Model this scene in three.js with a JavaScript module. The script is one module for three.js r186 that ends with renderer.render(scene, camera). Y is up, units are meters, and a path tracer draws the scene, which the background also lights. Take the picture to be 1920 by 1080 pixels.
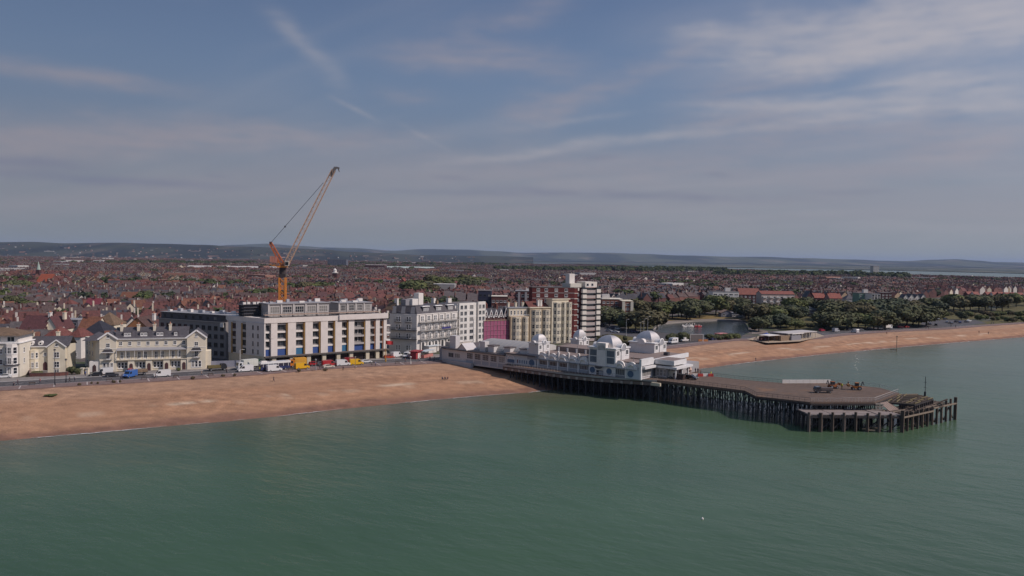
import * as THREE from 'three';
import { mergeGeometries } from 'three/addons/utils/BufferGeometryUtils.js';
import { ImprovedNoise } from 'three/addons/math/ImprovedNoise.js';
import { MarchingCubes } from 'three/addons/objects/MarchingCubes.js';

// ---------- camera, sky, sun, exposure ----------
const scene = new THREE.Scene();
const EYE = 46, FOCAL = 1450, ROLL = 0.83 * Math.PI / 180, PITCH = Math.atan(56 / FOCAL);
const camera = new THREE.PerspectiveCamera(2 * Math.atan(540 / FOCAL) * 180 / Math.PI, 16 / 9, 1, 60000);
camera.rotation.order = 'YXZ';
camera.position.set(0, EYE, 0);
camera.rotation.set(-PITCH, 0, ROLL);
scene.add(camera);
const renderer = new THREE.WebGLRenderer({ antialias: true });
renderer.toneMapping = THREE.LinearToneMapping;
renderer.toneMappingExposure = 1;
renderer.shadowMap.enabled = true;

const SUN_AZ = 107 * Math.PI / 180, SUN_EL = 43 * Math.PI / 180;      // azimuth clockwise from the view direction
const SUN = new THREE.Vector3(Math.sin(SUN_AZ) * Math.cos(SUN_EL), Math.sin(SUN_EL), -Math.cos(SUN_AZ) * Math.cos(SUN_EL));
const sun = new THREE.DirectionalLight(new THREE.Color().setRGB(1, 0.885, 0.83), 3.5);
sun.position.copy(SUN).multiplyScalar(900).add(new THREE.Vector3(0, 0, -320));
sun.target.position.set(0, 0, -320);
sun.castShadow = true;
Object.assign(sun.shadow.camera, { left: -420, right: 420, top: 420, bottom: -420, near: 10, far: 2200 });
sun.shadow.mapSize.set(4096, 4096);
scene.add(sun, sun.target);

const noise3 = new ImprovedNoise();
const N3 = (x, y, z = 0) => noise3.noise(x, y, z);
const fbm = (x, y, z = 0, o = 4) => { let s = 0, a = 0.5; for (let i = 0; i < o; i++) { s += a * N3(x, y, z + i * 7.3); x *= 2.03; y *= 2.03; a *= 0.5; } return s; };
const sstep = (a, b, x) => { const t = Math.min(1, Math.max(0, (x - a) / (b - a))); return t * t * (3 - 2 * t); };
const mixv = (a, b, t) => a + (b - a) * t;

function ray(px, py) {                 // direction through a point of the 1920 x 1080 photograph, used to survey the ground
  let x = (px - 960) / FOCAL, y = -(py - 540) / FOCAL, z = -1, c = Math.cos(ROLL), s = Math.sin(ROLL);
  [x, y] = [c * x - s * y, s * x + c * y]; c = Math.cos(-PITCH); s = Math.sin(-PITCH); [y, z] = [c * y - s * z, s * y + c * z];
  return [x, y, z];
}
// sky: air and thin high cloud, computed for every direction on a flat cloud sheet overhead
const airScale = 0.95;
function skyTexture() {
  const W = 2048, H = 1024, data = new Float32Array(W * H * 4);
  const high = [0.084, 0.129, 0.237], mid = [0.132, 0.193, 0.305], low = [0.226, 0.247, 0.268];
  const white = [0.40, 0.375, 0.395], grey = [0.315, 0.285, 0.318], blueGrey = [0.185, 0.20, 0.285];
  const below = [0.12, 0.14, 0.14];
  // wisps and streaks of thin cloud, surveyed on the photograph: [x, y, half length, thickness, slope, strength, kind]; kept as azimuth and elevation
  const streaks = [
    [150, 143, 230, 13, 0.07, 0.7, 1], [585, 95, 75, 20, 0.8, 0.34, 0], [545, 60, 60, 16, 0.5, 0.2, 0], [662, 202, 44, 3, 0.44, 0.6, 0], [800, 260, 52, 3.5, 0.53, 0.3, 0], [900, 112, 200, 22, 0.04, 0.55, 1], [940, 45, 150, 26, -0.3, 0.32, 1],
    [420, 258, 430, 24, -0.02, 0.75, 1], [60, 262, 330, 22, 0, 0.6, 1], [60, 304, 125, 7, 0.02, 0.95, 2], [200, 337, 245, 6, 0.03, 1.0, 2], [410, 332, 30, 4, 0.05, 0.4, 2],
    [1080, 274, 270, 9, -0.12, 0.6, 0], [1420, 242, 210, 8, -0.05, 0.38, 0], [1060, 228, 120, 5, -0.12, 0.35, 0], [1010, 205, 90, 34, -0.3, 0.4, 1], [1150, 155, 190, 22, -0.28, 0.4, 1], [760, 178, 70, 12, 0.05, 0.3, 1],
    [1640, 82, 380, 30, 0.05, 1.0, 0], [1810, 30, 320, 46, -0.02, 1.2, 0], [1310, 62, 60, 16, 0.05, 0.5, 0], [1600, 108, 300, 15, 0.05, 0.6, 0], [1500, 50, 180, 20, -0.1, 0.5, 0],
    [1800, 178, 180, 30, 0.06, 0.9, 0], [1760, 150, 130, 10, 0.05, 0.45, 0], [1480, 197, 220, 13, 0.05, 0.85, 0], [1650, 214, 210, 14, 0.02, 0.55, 0], [1620, 165, 140, 3, -0.07, 0.4, 0], [1420, 150, 160, 26, -0.1, 0.35, 1],
    [1560, 255, 270, 30, -0.02, 0.5, 1], [1380, 225, 130, 24, 0, 0.45, 1], [1700, 310, 270, 22, -0.15, 0.42, 1], [1840, 260, 160, 30, -0.1, 0.4, 1], [1100, 320, 420, 26, 0, 0.4, 1],
    [1180, 367, 340, 7, 0.045, 0.6, 2], [840, 360, 170, 4, 0.02, 0.35, 2], [850, 332, 42, 4, 0.04, 0.35, 2], [1345, 328, 24, 4, 0.1, 0.4, 2], [1590, 360, 90, 4, 0.03, 0.3, 2], [1130, 296, 34, 3, 0, 0.35, 2],
  ].map(([x, y, L, T, S, P, K]) => { const d = ray(x, y), k = Math.cos(Math.atan((x - 960) / FOCAL)) ** 2 * 57.3 / FOCAL; return [Math.atan2(d[0], -d[2]) * 57.3, Math.atan2(d[1], Math.hypot(d[0], d[2])) * 57.3, L * k, T * 57.3 / FOCAL, -(S - 0.0145), P, K]; });
  for (let r = 0; r < H; r++) {
    const el = ((r + 0.5) / H - 0.5) * Math.PI, elD = el * 180 / Math.PI, sy = Math.sin(el);
    for (let c = 0; c < W; c++) {
      const th = ((c + 0.5) / W - 0.5) * 2 * Math.PI, x = Math.cos(th) * Math.cos(el), z = Math.sin(th) * Math.cos(el);
      const i = (r * W + c) * 4;
      const cosS = x * SUN.x + sy * SUN.y + z * SUN.z;
      const glow = 0.3 * Math.pow(Math.max(0, cosS), 3) + 0.85 * Math.pow(Math.max(0, cosS * 0.5 + 0.5), 2);
      const e = Math.max(0, sy), a = sstep(0, 0.26, e), b = sstep(0.15, 0.9, e);
      let col = [0, 1, 2].map((k) => (mixv(mixv(low[k], mid[k], Math.pow(a, 0.75)), high[k], Math.max(b, 0.85 * sstep(0.19, 0.36, e)))) * (1 + glow));
      if (elD < -0.4) col = below.slice();
      else if (elD > 0.2) {
        // cirrus sheet with long wind-drawn fibres
        const k = 1 / (e + 0.10), px = x * k, pz = z * k;
        const u = px * 0.86 + pz * 0.5, v = -px * 0.5 + pz * 0.86;
        const warp = fbm(u * 0.5 + 3.1, v * 0.5, 1.7, 3);
        const big = fbm(u * 0.42 + 11, v * 0.55 + 2 * warp, 4.2, 3), fib = fbm(u * 1.0 + warp * 2, v * 3.6 + warp * 2, 9.1, 5);
        const cover = sstep(-0.12, 0.42, big + 0.5 * fib + 0.02) * 0.17 * sstep(0, 0.06, e);
        const veil = 0.7 * sstep(0.17, 0.085, e) * sstep(0.01, 0.06, e) * (0.62 + 0.9 * fbm(u * 0.3, v * 1.5, 2.2, 4));
        const azD = Math.atan2(x, -z) * 180 / Math.PI;
        let hi = cover * (0.75 + 0.35 * sstep(-10, 40, azD) * (azD < 170 ? 1 : 0)), gr = Math.max(0, veil), bl = 0;
        if (Math.abs(azD) < 62 && elD < 32) {
          const wob = fbm(azD * 0.22, elD * 0.4, 5.5, 4), wob2 = fbm(azD * 0.35 + 9, elD * 2.6, 8.5, 5);
          for (const [A, E, L, T, S, P, K] of streaks) {
            const du = azD - A, dv = elD - E - S * du + wob * T * 1.6;
            if (Math.abs(du) > L * 1.6 || Math.abs(dv) > T * 3.4) continue;
            const g = Math.exp(-Math.pow(Math.abs(du) / L, 3) * 1.6) * Math.exp(-(dv * dv) / (T * T)) * P * (K === 0 ? 0.95 : 1.25) * Math.max(0, 0.85 + wob2 * 1.3);
            if (K === 0) hi += g; else if (K === 1) gr += g; else bl += g;
          }
        }
        hi = 1 - Math.exp(-Math.max(0, hi)); gr = 1 - Math.exp(-Math.max(0, gr)); bl = 1 - Math.exp(-Math.max(0, bl));
        col = col.map((q, n) => mixv(mixv(mixv(q, grey[n] * (1 + glow * 0.6), gr * 0.85), white[n] * (1 + glow * 0.8), hi * 0.85), blueGrey[n], bl * 0.85));
      } else col = col.map((q, n) => mixv(below[n], q, sstep(-0.4, 0.2, elD)));
      for (let n = 0; n < 3; n++) data[i + n] = col[n] * airScale;
      data[i + 3] = 1;
    }
  }
  const t = new THREE.DataTexture(data, W, H, THREE.RGBAFormat, THREE.FloatType);
  t.mapping = THREE.EquirectangularReflectionMapping; t.magFilter = THREE.LinearFilter; t.colorSpace = THREE.LinearSRGBColorSpace; t.needsUpdate = true;
  return t;
}
scene.background = skyTexture();
scene.environment = scene.background;
scene.fog = new THREE.FogExp2(new THREE.Color().setRGB(0.48, 0.64, 1.0), 0.000024);

// ---------- helpers ----------
let seed = 20417;
const rnd = () => { seed = (seed + 0x6D2B79F5) | 0; let t = Math.imul(seed ^ (seed >>> 15), 1 | seed); t = (t + Math.imul(t ^ (t >>> 7), 61 | t)) ^ t; return ((t ^ (t >>> 14)) >>> 0) / 4294967296; };
const rr = (a, b) => a + (b - a) * rnd();
const pick = (a) => a[Math.floor(rnd() * a.length)];
function G(px, py, h = 4.5) { const r = ray(px, py), t = (h - EYE) / r[1]; return [r[0] * t, r[2] * t]; }
function atDepth(px, d) { const r = ray(px, 480), t = d / -r[2]; return [r[0] * t, -d]; }
function heightAt(P, px, py) { const r = ray(px, py); return EYE + r[1] * (P[1] / r[2]); }
function project(x, y, z) { y -= EYE; let c = Math.cos(PITCH), s = Math.sin(PITCH); [y, z] = [c * y - s * z, s * y + c * z]; c = Math.cos(-ROLL); s = Math.sin(-ROLL); [x, y] = [c * x - s * y, s * x + c * y]; return [960 + FOCAL * x / -z, 540 - FOCAL * y / -z]; }

const used = new Map();
function numbered(n) { const k = used.get(n) ?? 0; used.set(n, k + 1); return k ? `${n}_${String(k).padStart(3, '0')}` : n; }
function tag(o, label, category, group, kind) { if (label) o.userData.label = label; if (category) o.userData.category = category; if (group) o.userData.group = group; if (kind) o.userData.kind = kind; return o; }
function thing(name, label, category, pos = [0, 0, 0], turn = 0, group) {
  const o = new THREE.Group(); o.name = numbered(name); o.position.set(...pos); o.rotation.y = turn; scene.add(o);
  return tag(o, label, category, group);
}
function part(name, geo, mat, parent, pos, turn) {
  const m = new THREE.Mesh(geo, mat); m.name = name; m.castShadow = m.receiveShadow = true;
  if (pos) m.position.set(...pos); if (turn) m.rotation.y = turn;
  parent.add(m); return m;
}
function structure(name, geo, mat, parent = scene) { const m = part(numbered(name), geo, mat, parent); if (parent === scene) m.userData.kind = 'structure'; return m; }
function copyOf(src, name, label, pos, turn, group) {
  const c = src.clone(); c.name = numbered(name); scene.add(c); c.position.set(...pos); c.rotation.y = turn ?? src.rotation.y; c.userData = { ...src.userData };
  if (label) c.userData.label = label; if (group) c.userData.group = group; return c;
}

// collects faces with uv in metres into one geometry
class MB {
  constructor() { this.p = []; this.n = []; this.u = []; this.c = null; }
  tri(a, b, c, ua, ub, uc) {
    const e = [b[0] - a[0], b[1] - a[1], b[2] - a[2]], f = [c[0] - a[0], c[1] - a[1], c[2] - a[2]];
    let n = [e[1] * f[2] - e[2] * f[1], e[2] * f[0] - e[0] * f[2], e[0] * f[1] - e[1] * f[0]]; const l = Math.hypot(...n) || 1; n = n.map((q) => q / l);
    const map = (q) => (Math.abs(n[1]) > 0.85 ? [q[0], q[2]] : Math.abs(n[0]) > Math.abs(n[2]) ? [q[2], q[1]] : [q[0], q[1]]);
    for (const [q, w] of [[a, ua], [b, ub], [c, uc]]) { this.p.push(...q); this.n.push(...n); this.u.push(...(w ?? map(q))); if (this.c) this.c.push(...this.color); }
    return this;
  }
  quad(a, b, c, d) { this.tri(a, b, c); return this.tri(a, c, d); }
  tint(c) { if (!this.c) { this.c = []; } this.color = c; return this; }
  box(x0, x1, y0, y1, z0, z1) {
    const v = (i, j, k) => [i ? x1 : x0, j ? y1 : y0, k ? z1 : z0];
    this.quad(v(0, 0, 1), v(1, 0, 1), v(1, 1, 1), v(0, 1, 1)); this.quad(v(1, 0, 0), v(0, 0, 0), v(0, 1, 0), v(1, 1, 0));
    this.quad(v(1, 0, 1), v(1, 0, 0), v(1, 1, 0), v(1, 1, 1)); this.quad(v(0, 0, 0), v(0, 0, 1), v(0, 1, 1), v(0, 1, 0));
    this.quad(v(0, 1, 1), v(1, 1, 1), v(1, 1, 0), v(0, 1, 0)); return this.quad(v(0, 0, 0), v(1, 0, 0), v(1, 0, 1), v(0, 0, 1));
  }
  cbox(x, y, z, w, h, d) { return this.box(x - w / 2, x + w / 2, y, y + h, z - d / 2, z + d / 2); }
  bar(a, b, w, h = w) {             // square bar between two points
    const d = new THREE.Vector3(...b).sub(new THREE.Vector3(...a)), L = d.length(); d.normalize();
    const s = Math.abs(d.y) > 0.95 ? new THREE.Vector3(1, 0, 0) : new THREE.Vector3(0, 1, 0).cross(d).normalize(), t = d.clone().cross(s);
    const q = (e, i, j) => { const o = e ? b : a; return [o[0] + s.x * i * w / 2 + t.x * j * h / 2, o[1] + s.y * i * w / 2 + t.y * j * h / 2, o[2] + s.z * i * w / 2 + t.z * j * h / 2]; };
    const ring = [[1, 1], [-1, 1], [-1, -1], [1, -1]];
    for (let k = 0; k < 4; k++) { const [i, j] = ring[k], [m, n] = ring[(k + 1) % 4]; this.quad(q(0, i, j), q(0, m, n), q(1, m, n), q(1, i, j)); }
    this.quad(q(0, -1, 1), q(0, 1, 1), q(0, 1, -1), q(0, -1, -1)); return this.quad(q(1, 1, 1), q(1, -1, 1), q(1, -1, -1), q(1, 1, -1));
  }
  cyl(x, y, z, r0, r1, h, n = 8, cap = true) {
    const q = (k, r, yy) => { const a = k / n * 2 * Math.PI; return [x + Math.sin(a) * r, yy, z + Math.cos(a) * r]; };
    for (let k = 0; k < n; k++) { this.quad(q(k, r0, y), q(k + 1, r0, y), q(k + 1, r1, y + h), q(k, r1, y + h)); if (cap) this.tri([x, y + h, z], q(k, r1, y + h), q(k + 1, r1, y + h)); }
    return this;
  }
  prism(poly, y0, y1, bottom = true) {  // poly: [x,z] anticlockwise seen from above (x right, z towards the viewer)
    const m = poly.length;
    let area = 0; for (let i = 0; i < m; i++) { const [a, b] = poly[i], [c, d] = poly[(i + 1) % m]; area += a * d - c * b; }
    const P = area > 0 ? poly.slice().reverse() : poly;
    for (let i = 0; i < m; i++) { const [a, b] = P[i], [c, d] = P[(i + 1) % m]; this.quad([a, y0, b], [c, y0, d], [c, y1, d], [a, y1, b]); }
    for (const [i, j, k] of THREE.ShapeUtils.triangulateShape(P.map((q) => new THREE.Vector2(q[0], -q[1])), [])) {
      const A = P[i], B = P[j], C = P[k];
      const up = (B[1] - A[1]) * (C[0] - A[0]) - (B[0] - A[0]) * (C[1] - A[1]) > 0, [D, E] = up ? [B, C] : [C, B];
      this.tri([A[0], y1, A[1]], [D[0], y1, D[1]], [E[0], y1, E[1]]); if (bottom) this.tri([A[0], y0, A[1]], [E[0], y0, E[1]], [D[0], y0, D[1]]);
    }
    return this;
  }
  profile(pts, z0, z1) {            // outline in x,y (anticlockwise), drawn out along z
    let area = 0; for (let i = 0; i < pts.length; i++) { const [a, b] = pts[i], [c, d] = pts[(i + 1) % pts.length]; area += a * d - c * b; }
    const P = area < 0 ? pts.slice().reverse() : pts, m = P.length;
    for (let i = 0; i < m; i++) { const [a, b] = P[i], [c, d] = P[(i + 1) % m]; this.quad([a, b, z1], [a, b, z0], [c, d, z0], [c, d, z1]); }
    for (const [i, j, k] of THREE.ShapeUtils.triangulateShape(P.map((q) => new THREE.Vector2(...q)), [])) {
      const up = (P[j][0] - P[i][0]) * (P[k][1] - P[i][1]) - (P[k][0] - P[i][0]) * (P[j][1] - P[i][1]) > 0, [d, e] = up ? [j, k] : [k, j];
      this.tri([...P[i], z1], [...P[d], z1], [...P[e], z1]); this.tri([...P[i], z0], [...P[e], z0], [...P[d], z0]);
    }
    return this;
  }
  gable(x0, x1, z0, z1, y0, y1, over = 0.3, axis = 'x', thick = 0.18) {   // pitched roof with thickness, ridge along axis
    const s = (pts, a, b) => this.profile(pts, a, b);
    if (axis === 'z') { const m = (x0 + x1) / 2, k = (y1 - y0) / (m - x0); return s([[x0 - over, y0 - over * k], [m, y1], [x1 + over, y0 - over * k], [x1 + over, y0 - over * k + thick], [m, y1 + thick], [x0 - over, y0 - over * k + thick]], z0 - over, z1 + over); }
    const g = new MB().gable(z0, z1, x0, x1, y0, y1, over, 'z', thick);
    for (let i = 0; i < g.p.length; i += 9) this.tri([g.p[i + 2], g.p[i + 1], g.p[i]], [g.p[i + 8], g.p[i + 7], g.p[i + 6]], [g.p[i + 5], g.p[i + 4], g.p[i + 3]]);
    return this;
  }
  hip(x0, x1, z0, z1, y0, y1, over = 0.3) {
    x0 -= over; x1 += over; z0 -= over; z1 += over; const h = Math.min(x1 - x0, z1 - z0) / 2, a = [x0, y0, z1], b = [x1, y0, z1], c = [x1, y0, z0], d = [x0, y0, z0];
    let r0, r1; if (x1 - x0 >= z1 - z0) { const zm = (z0 + z1) / 2; r0 = [x0 + h, y1, zm]; r1 = [x1 - h, y1, zm]; this.quad(a, b, r1, r0); this.quad(c, d, r0, r1); this.tri(b, c, r1); this.tri(d, a, r0); }
    else { const xm = (x0 + x1) / 2; r0 = [xm, y1, z1 - h]; r1 = [xm, y1, z0 + h]; this.quad(b, c, r1, r0); this.quad(d, a, r0, r1); this.tri(a, b, r0); this.tri(c, d, r1); }
    return this.quad(d, c, b, a);
  }
  geo() {
    const g = new THREE.BufferGeometry(); g.setAttribute('position', new THREE.Float32BufferAttribute(this.p, 3)); g.setAttribute('normal', new THREE.Float32BufferAttribute(this.n, 3)); g.setAttribute('uv', new THREE.Float32BufferAttribute(this.u, 2));
    if (this.c) g.setAttribute('color', new THREE.Float32BufferAttribute(this.c, 3)); return g;
  }
  build(name, mat, parent, pos, turn) { return part(name, this.geo(), mat, parent, pos, turn); }
}
const mb = () => new MB();

// ---------- materials ----------
function canvasTex(size, fn, repeatMetres, srgb = false) {
  const d = new Uint8Array(size * size * 4);
  for (let y = 0; y < size; y++) for (let x = 0; x < size; x++) { const c = fn(x / size, y / size); const i = (y * size + x) * 4; d[i] = c[0]; d[i + 1] = c[1]; d[i + 2] = c[2]; d[i + 3] = 255; }
  const t = new THREE.DataTexture(d, size, size); t.magFilter = THREE.LinearFilter; t.minFilter = THREE.LinearMipmapLinearFilter; t.wrapS = t.wrapT = THREE.RepeatWrapping;
  t.repeat.set(1 / repeatMetres, 1 / repeatMetres); if (srgb) t.colorSpace = THREE.SRGBColorSpace; t.needsUpdate = true; return t;
}
// tiling noise: blends four shifted copies
function tile(f, u, v, p) { const a = f(u * p, v * p), b = f((u - 1) * p, v * p), c = f(u * p, (v - 1) * p), d = f((u - 1) * p, (v - 1) * p), x = sstep(0, 1, u), y = sstep(0, 1, v); return (a * (1 - x) + b * x) * (1 - y) + (c * (1 - x) + d * x) * y; }
const clamp255 = (v) => Math.max(0, Math.min(255, v));
const grimeMap = canvasTex(512, (u, v) => { const n = tile((a, b) => fbm(a, b, 3, 5), u, v, 7), s = tile((a, b) => fbm(a * 6, b * 0.7, 8, 3), u, v, 5), k = 240 + 22 * n + 10 * s; return [clamp255(k + 3), clamp255(k), clamp255(k - 5)]; }, 14, true);
const roofMap = canvasTex(512, (u, v) => { const row = Math.floor(v * 40), off = row % 2 * 0.5, col = Math.floor(u * 26 + off), h = Math.abs(Math.sin(row * 12.9898 + col * 78.233) * 43758.5453) % 1; const n = tile((a, b) => fbm(a, b, 5, 4), u, v, 6); const e = (v * 40) % 1 < 0.12 ? -40 : 0; const k = 205 + 34 * (h - 0.5) + 70 * n + e; return [clamp255(k), clamp255(k - 2), clamp255(k - 2)]; }, 9, true);
const brickMap = canvasTex(512, (u, v) => { const row = Math.floor(v * 64), col = Math.floor(u * 22 + (row % 2) * 0.5), h = Math.abs(Math.sin(row * 7.31 + col * 39.7) * 9631.7) % 1, n = tile((a, b) => fbm(a, b, 6, 4), u, v, 5); const k = 205 + 46 * (h - 0.5) + 60 * n; return [clamp255(k), clamp255(k - 4), clamp255(k - 6)]; }, 5, true);
const mats = new Map();
function mat(r, g, b, o = {}) {
  const key = JSON.stringify([r, g, b, Object.fromEntries(Object.entries(o).map(([k, v]) => [k, v?.uuid ?? v]))]);
  if (!mats.has(key)) { const { phys, ...rest } = o; const m = new (phys ? THREE.MeshPhysicalMaterial : THREE.MeshStandardMaterial)({ roughness: 0.85, ...rest }); m.color.setRGB(r, g, b); mats.set(key, m); }
  return mats.get(key);
}
const paint = (r, g, b, rough = 0.8) => mat(r, g, b, { map: grimeMap, roughness: rough });
const brick = (r, g, b) => mat(r, g, b, { map: brickMap, roughness: 0.92 });
const tiles = (r, g, b, rough = 0.8) => mat(r, g, b, { map: roofMap, roughness: rough });
const GLASS = mat(0.02, 0.024, 0.03, { roughness: 0.12, metalness: 0 }), PANES = [GLASS, GLASS, mat(0.035, 0.038, 0.045, { roughness: 0.1 }), mat(0.075, 0.075, 0.078, { roughness: 0.15 }), mat(0.20, 0.19, 0.175, { roughness: 0.3 })];
const GLASSPALE = mat(0.10, 0.11, 0.12, { roughness: 0.2 });
const WHITE = paint(0.74, 0.71, 0.68), OFFWHITE = paint(0.66, 0.62, 0.58), CREAM = paint(0.73, 0.665, 0.53), PALECREAM = paint(0.72, 0.675, 0.58), GREYWALL = paint(0.36, 0.34, 0.34);
const TRIM = mat(0.78, 0.76, 0.73, { roughness: 0.6 }), DARKTRIM = mat(0.06, 0.055, 0.06, { roughness: 0.6 }), IRON = mat(0.03, 0.03, 0.035, { roughness: 0.55 });
const SLATE = tiles(0.115, 0.105, 0.115, 0.7), DARKSLATE = tiles(0.045, 0.043, 0.055, 0.6), REDTILE = tiles(0.235, 0.078, 0.06), ORANGETILE = tiles(0.29, 0.12, 0.065), TANTILE = tiles(0.26, 0.17, 0.10), BROWNTILE = tiles(0.14, 0.075, 0.06), MAROONTILE = tiles(0.155, 0.058, 0.058);
const FLATROOF = paint(0.17, 0.15, 0.145), LEAD = paint(0.30, 0.30, 0.32);
const REDBRICK = brick(0.22, 0.09, 0.075), DARKBRICK = brick(0.12, 0.05, 0.05), BUFFBRICK = brick(0.36, 0.26, 0.17);

// a window: frame with glazing bars, and its pane as a sub-part; shapes are shared
const winCache = new Map();
function winGeo(w, h, nx, ny, f) {
  const key = [w, h, nx, ny, f].join();
  if (!winCache.has(key)) {
    const m = mb(), d = 0.07; m.box(-w / 2, w / 2, 0, f, 0.003, d); m.box(-w / 2, w / 2, h - f, h, 0.003, d); m.box(-w / 2, -w / 2 + f, f, h - f, 0.003, d); m.box(w / 2 - f, w / 2, f, h - f, 0.003, d);
    for (let i = 1; i < nx; i++) { const x = -w / 2 + w * i / nx; m.box(x - f / 2.6, x + f / 2.6, f, h - f, 0.003, d - 0.012); }
    for (let i = 1; i < ny; i++) { const y = h * i / ny; m.box(-w / 2 + f, w / 2 - f, y - f / 3, y + f / 3, 0.003, d - 0.02); }
    m.box(-w / 2 - 0.08, w / 2 + 0.08, -0.12, 0, 0.003, 0.16);
    winCache.set(key, [m.geo(), mb().box(-w / 2 + f * 0.6, w / 2 - f * 0.6, f * 0.6, h - f * 0.6, 0.002, 0.032).geo()]);
  }
  return winCache.get(key);
}
function win(parent, x, y, z, w, h, { ry = 0, nx = 1, ny = 2, f = 0.12, frame = TRIM, glass, name = 'window' } = {}) {
  glass ??= PANES[Math.floor(Math.abs(Math.sin(x * 12.99 + y * 78.23 + z * 37.7) * 43758.5) % 1 * PANES.length)];
  const [a, b] = winGeo(w, h, nx, ny, f), m = part(name, a, frame, parent, [x, y, z], ry); part('pane', b, glass, m); return m;
}
// a building's frame: x runs along the facade from its left to its right end, z points out of the facade, y up from its base
function frameOf(A, B) { const tx = B[0] - A[0], tz = B[1] - A[1]; return { turn: Math.atan2(-tz, tx), len: Math.hypot(tx, tz) }; }
function building(name, label, A, B, y = 4.4, category = 'building', group) { const f = frameOf(A, B), o = thing(name, label, category, [A[0], y, A[1]], f.turn, group); o.len = f.len; return o; }
// ---------- setting: coast, sea, beach, land, roads, lake, hills ----------
const shore = [[-420, -50], [-240, -128], [-123.6, -185.9], [-109.6, -193.1], [-92.8, -203.4], [-71.2, -215.2], [-42.3, -237], [-10.1, -256.3], [8.8, -265.1], [45, -296], [79.9, -327.4], [107.3, -350.5], [158.9, -387.9], [219.8, -428.4], [330, -496.4], [480, -590], [800, -790], [1400, -1200]];
const topPix = [[0, 732], [163, 722], [240, 718], [460, 704], [500, 701], [580, 694], [660, 688], [737, 685], [820, 681], [960, 672], [1130, 661], [1260, 653], [1380, 638], [1530, 636], [1570, 630], [1640, 624], [1720, 619.5], [1780, 617], [1850, 611], [1920, 606.5]];
const beachTop = [[-420, -120], [-240, -190], ...topPix.map((q) => G(q[0], q[1], 4.4)), [520, -650], [840, -850], [1440, -1260]];
function resample(line, step, near) {          // evenly spaced points; coarse outside the near range of x
  const out = [line[0]];
  for (let i = 1; i < line.length; i++) { const [a, b] = [line[i - 1], line[i]], L = Math.hypot(b[0] - a[0], b[1] - a[1]), s = (a[0] > near[0] && b[0] < near[1]) ? step : step * 12, n = Math.max(1, Math.round(L / s)); for (let k = 1; k <= n; k++) out.push([mixv(a[0], b[0], k / n), mixv(a[1], b[1], k / n)]); }
  return out;
}
function smoothLine(l, n) { for (let k = 0; k < n; k++) l = l.map((q, i) => (i === 0 || i === l.length - 1 ? q : [(l[i - 1][0] + 2 * q[0] + l[i + 1][0]) / 4, (l[i - 1][1] + 2 * q[1] + l[i + 1][1]) / 4])); return l; }
const shoreFine = smoothLine(resample(shore, 1.5, [-260, 500]), 40), topFine = smoothLine(resample(beachTop, 1.5, [-260, 540]), 24);
function nearestOn(line, p, from = 0, to = line.length - 1) { let best = 1e9, at = null; for (let i = from; i < to; i++) { const [a, b] = [line[i], line[i + 1]], dx = b[0] - a[0], dz = b[1] - a[1], t = Math.min(1, Math.max(0, ((p[0] - a[0]) * dx + (p[1] - a[1]) * dz) / (dx * dx + dz * dz))), q = [a[0] + dx * t, a[1] + dz * t], d = Math.hypot(q[0] - p[0], q[1] - p[1]); if (d < best) { best = d; at = [q, i]; } } return [best, ...at]; }

function gridMesh(cols, rows, at) {            // at(i, j) -> {p, c, uv}
  const pos = [], col = [], uv = [], idx = [];
  for (let j = 0; j < rows; j++) for (let i = 0; i < cols; i++) { const q = at(i, j); pos.push(...q.p); col.push(...q.c); uv.push(...(q.uv ?? [q.p[0], q.p[2]])); if (i && j) { const a = (j - 1) * cols + i - 1, b = a + 1, c = a + cols, d = c + 1; idx.push(a, c, b, b, c, d); } }
  const g = new THREE.BufferGeometry(); g.setAttribute('position', new THREE.Float32BufferAttribute(pos, 3)); g.setAttribute('color', new THREE.Float32BufferAttribute(col, 3)); g.setAttribute('uv', new THREE.Float32BufferAttribute(uv, 2)); g.setIndex(idx); g.computeVertexNormals(); return g;
}

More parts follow.
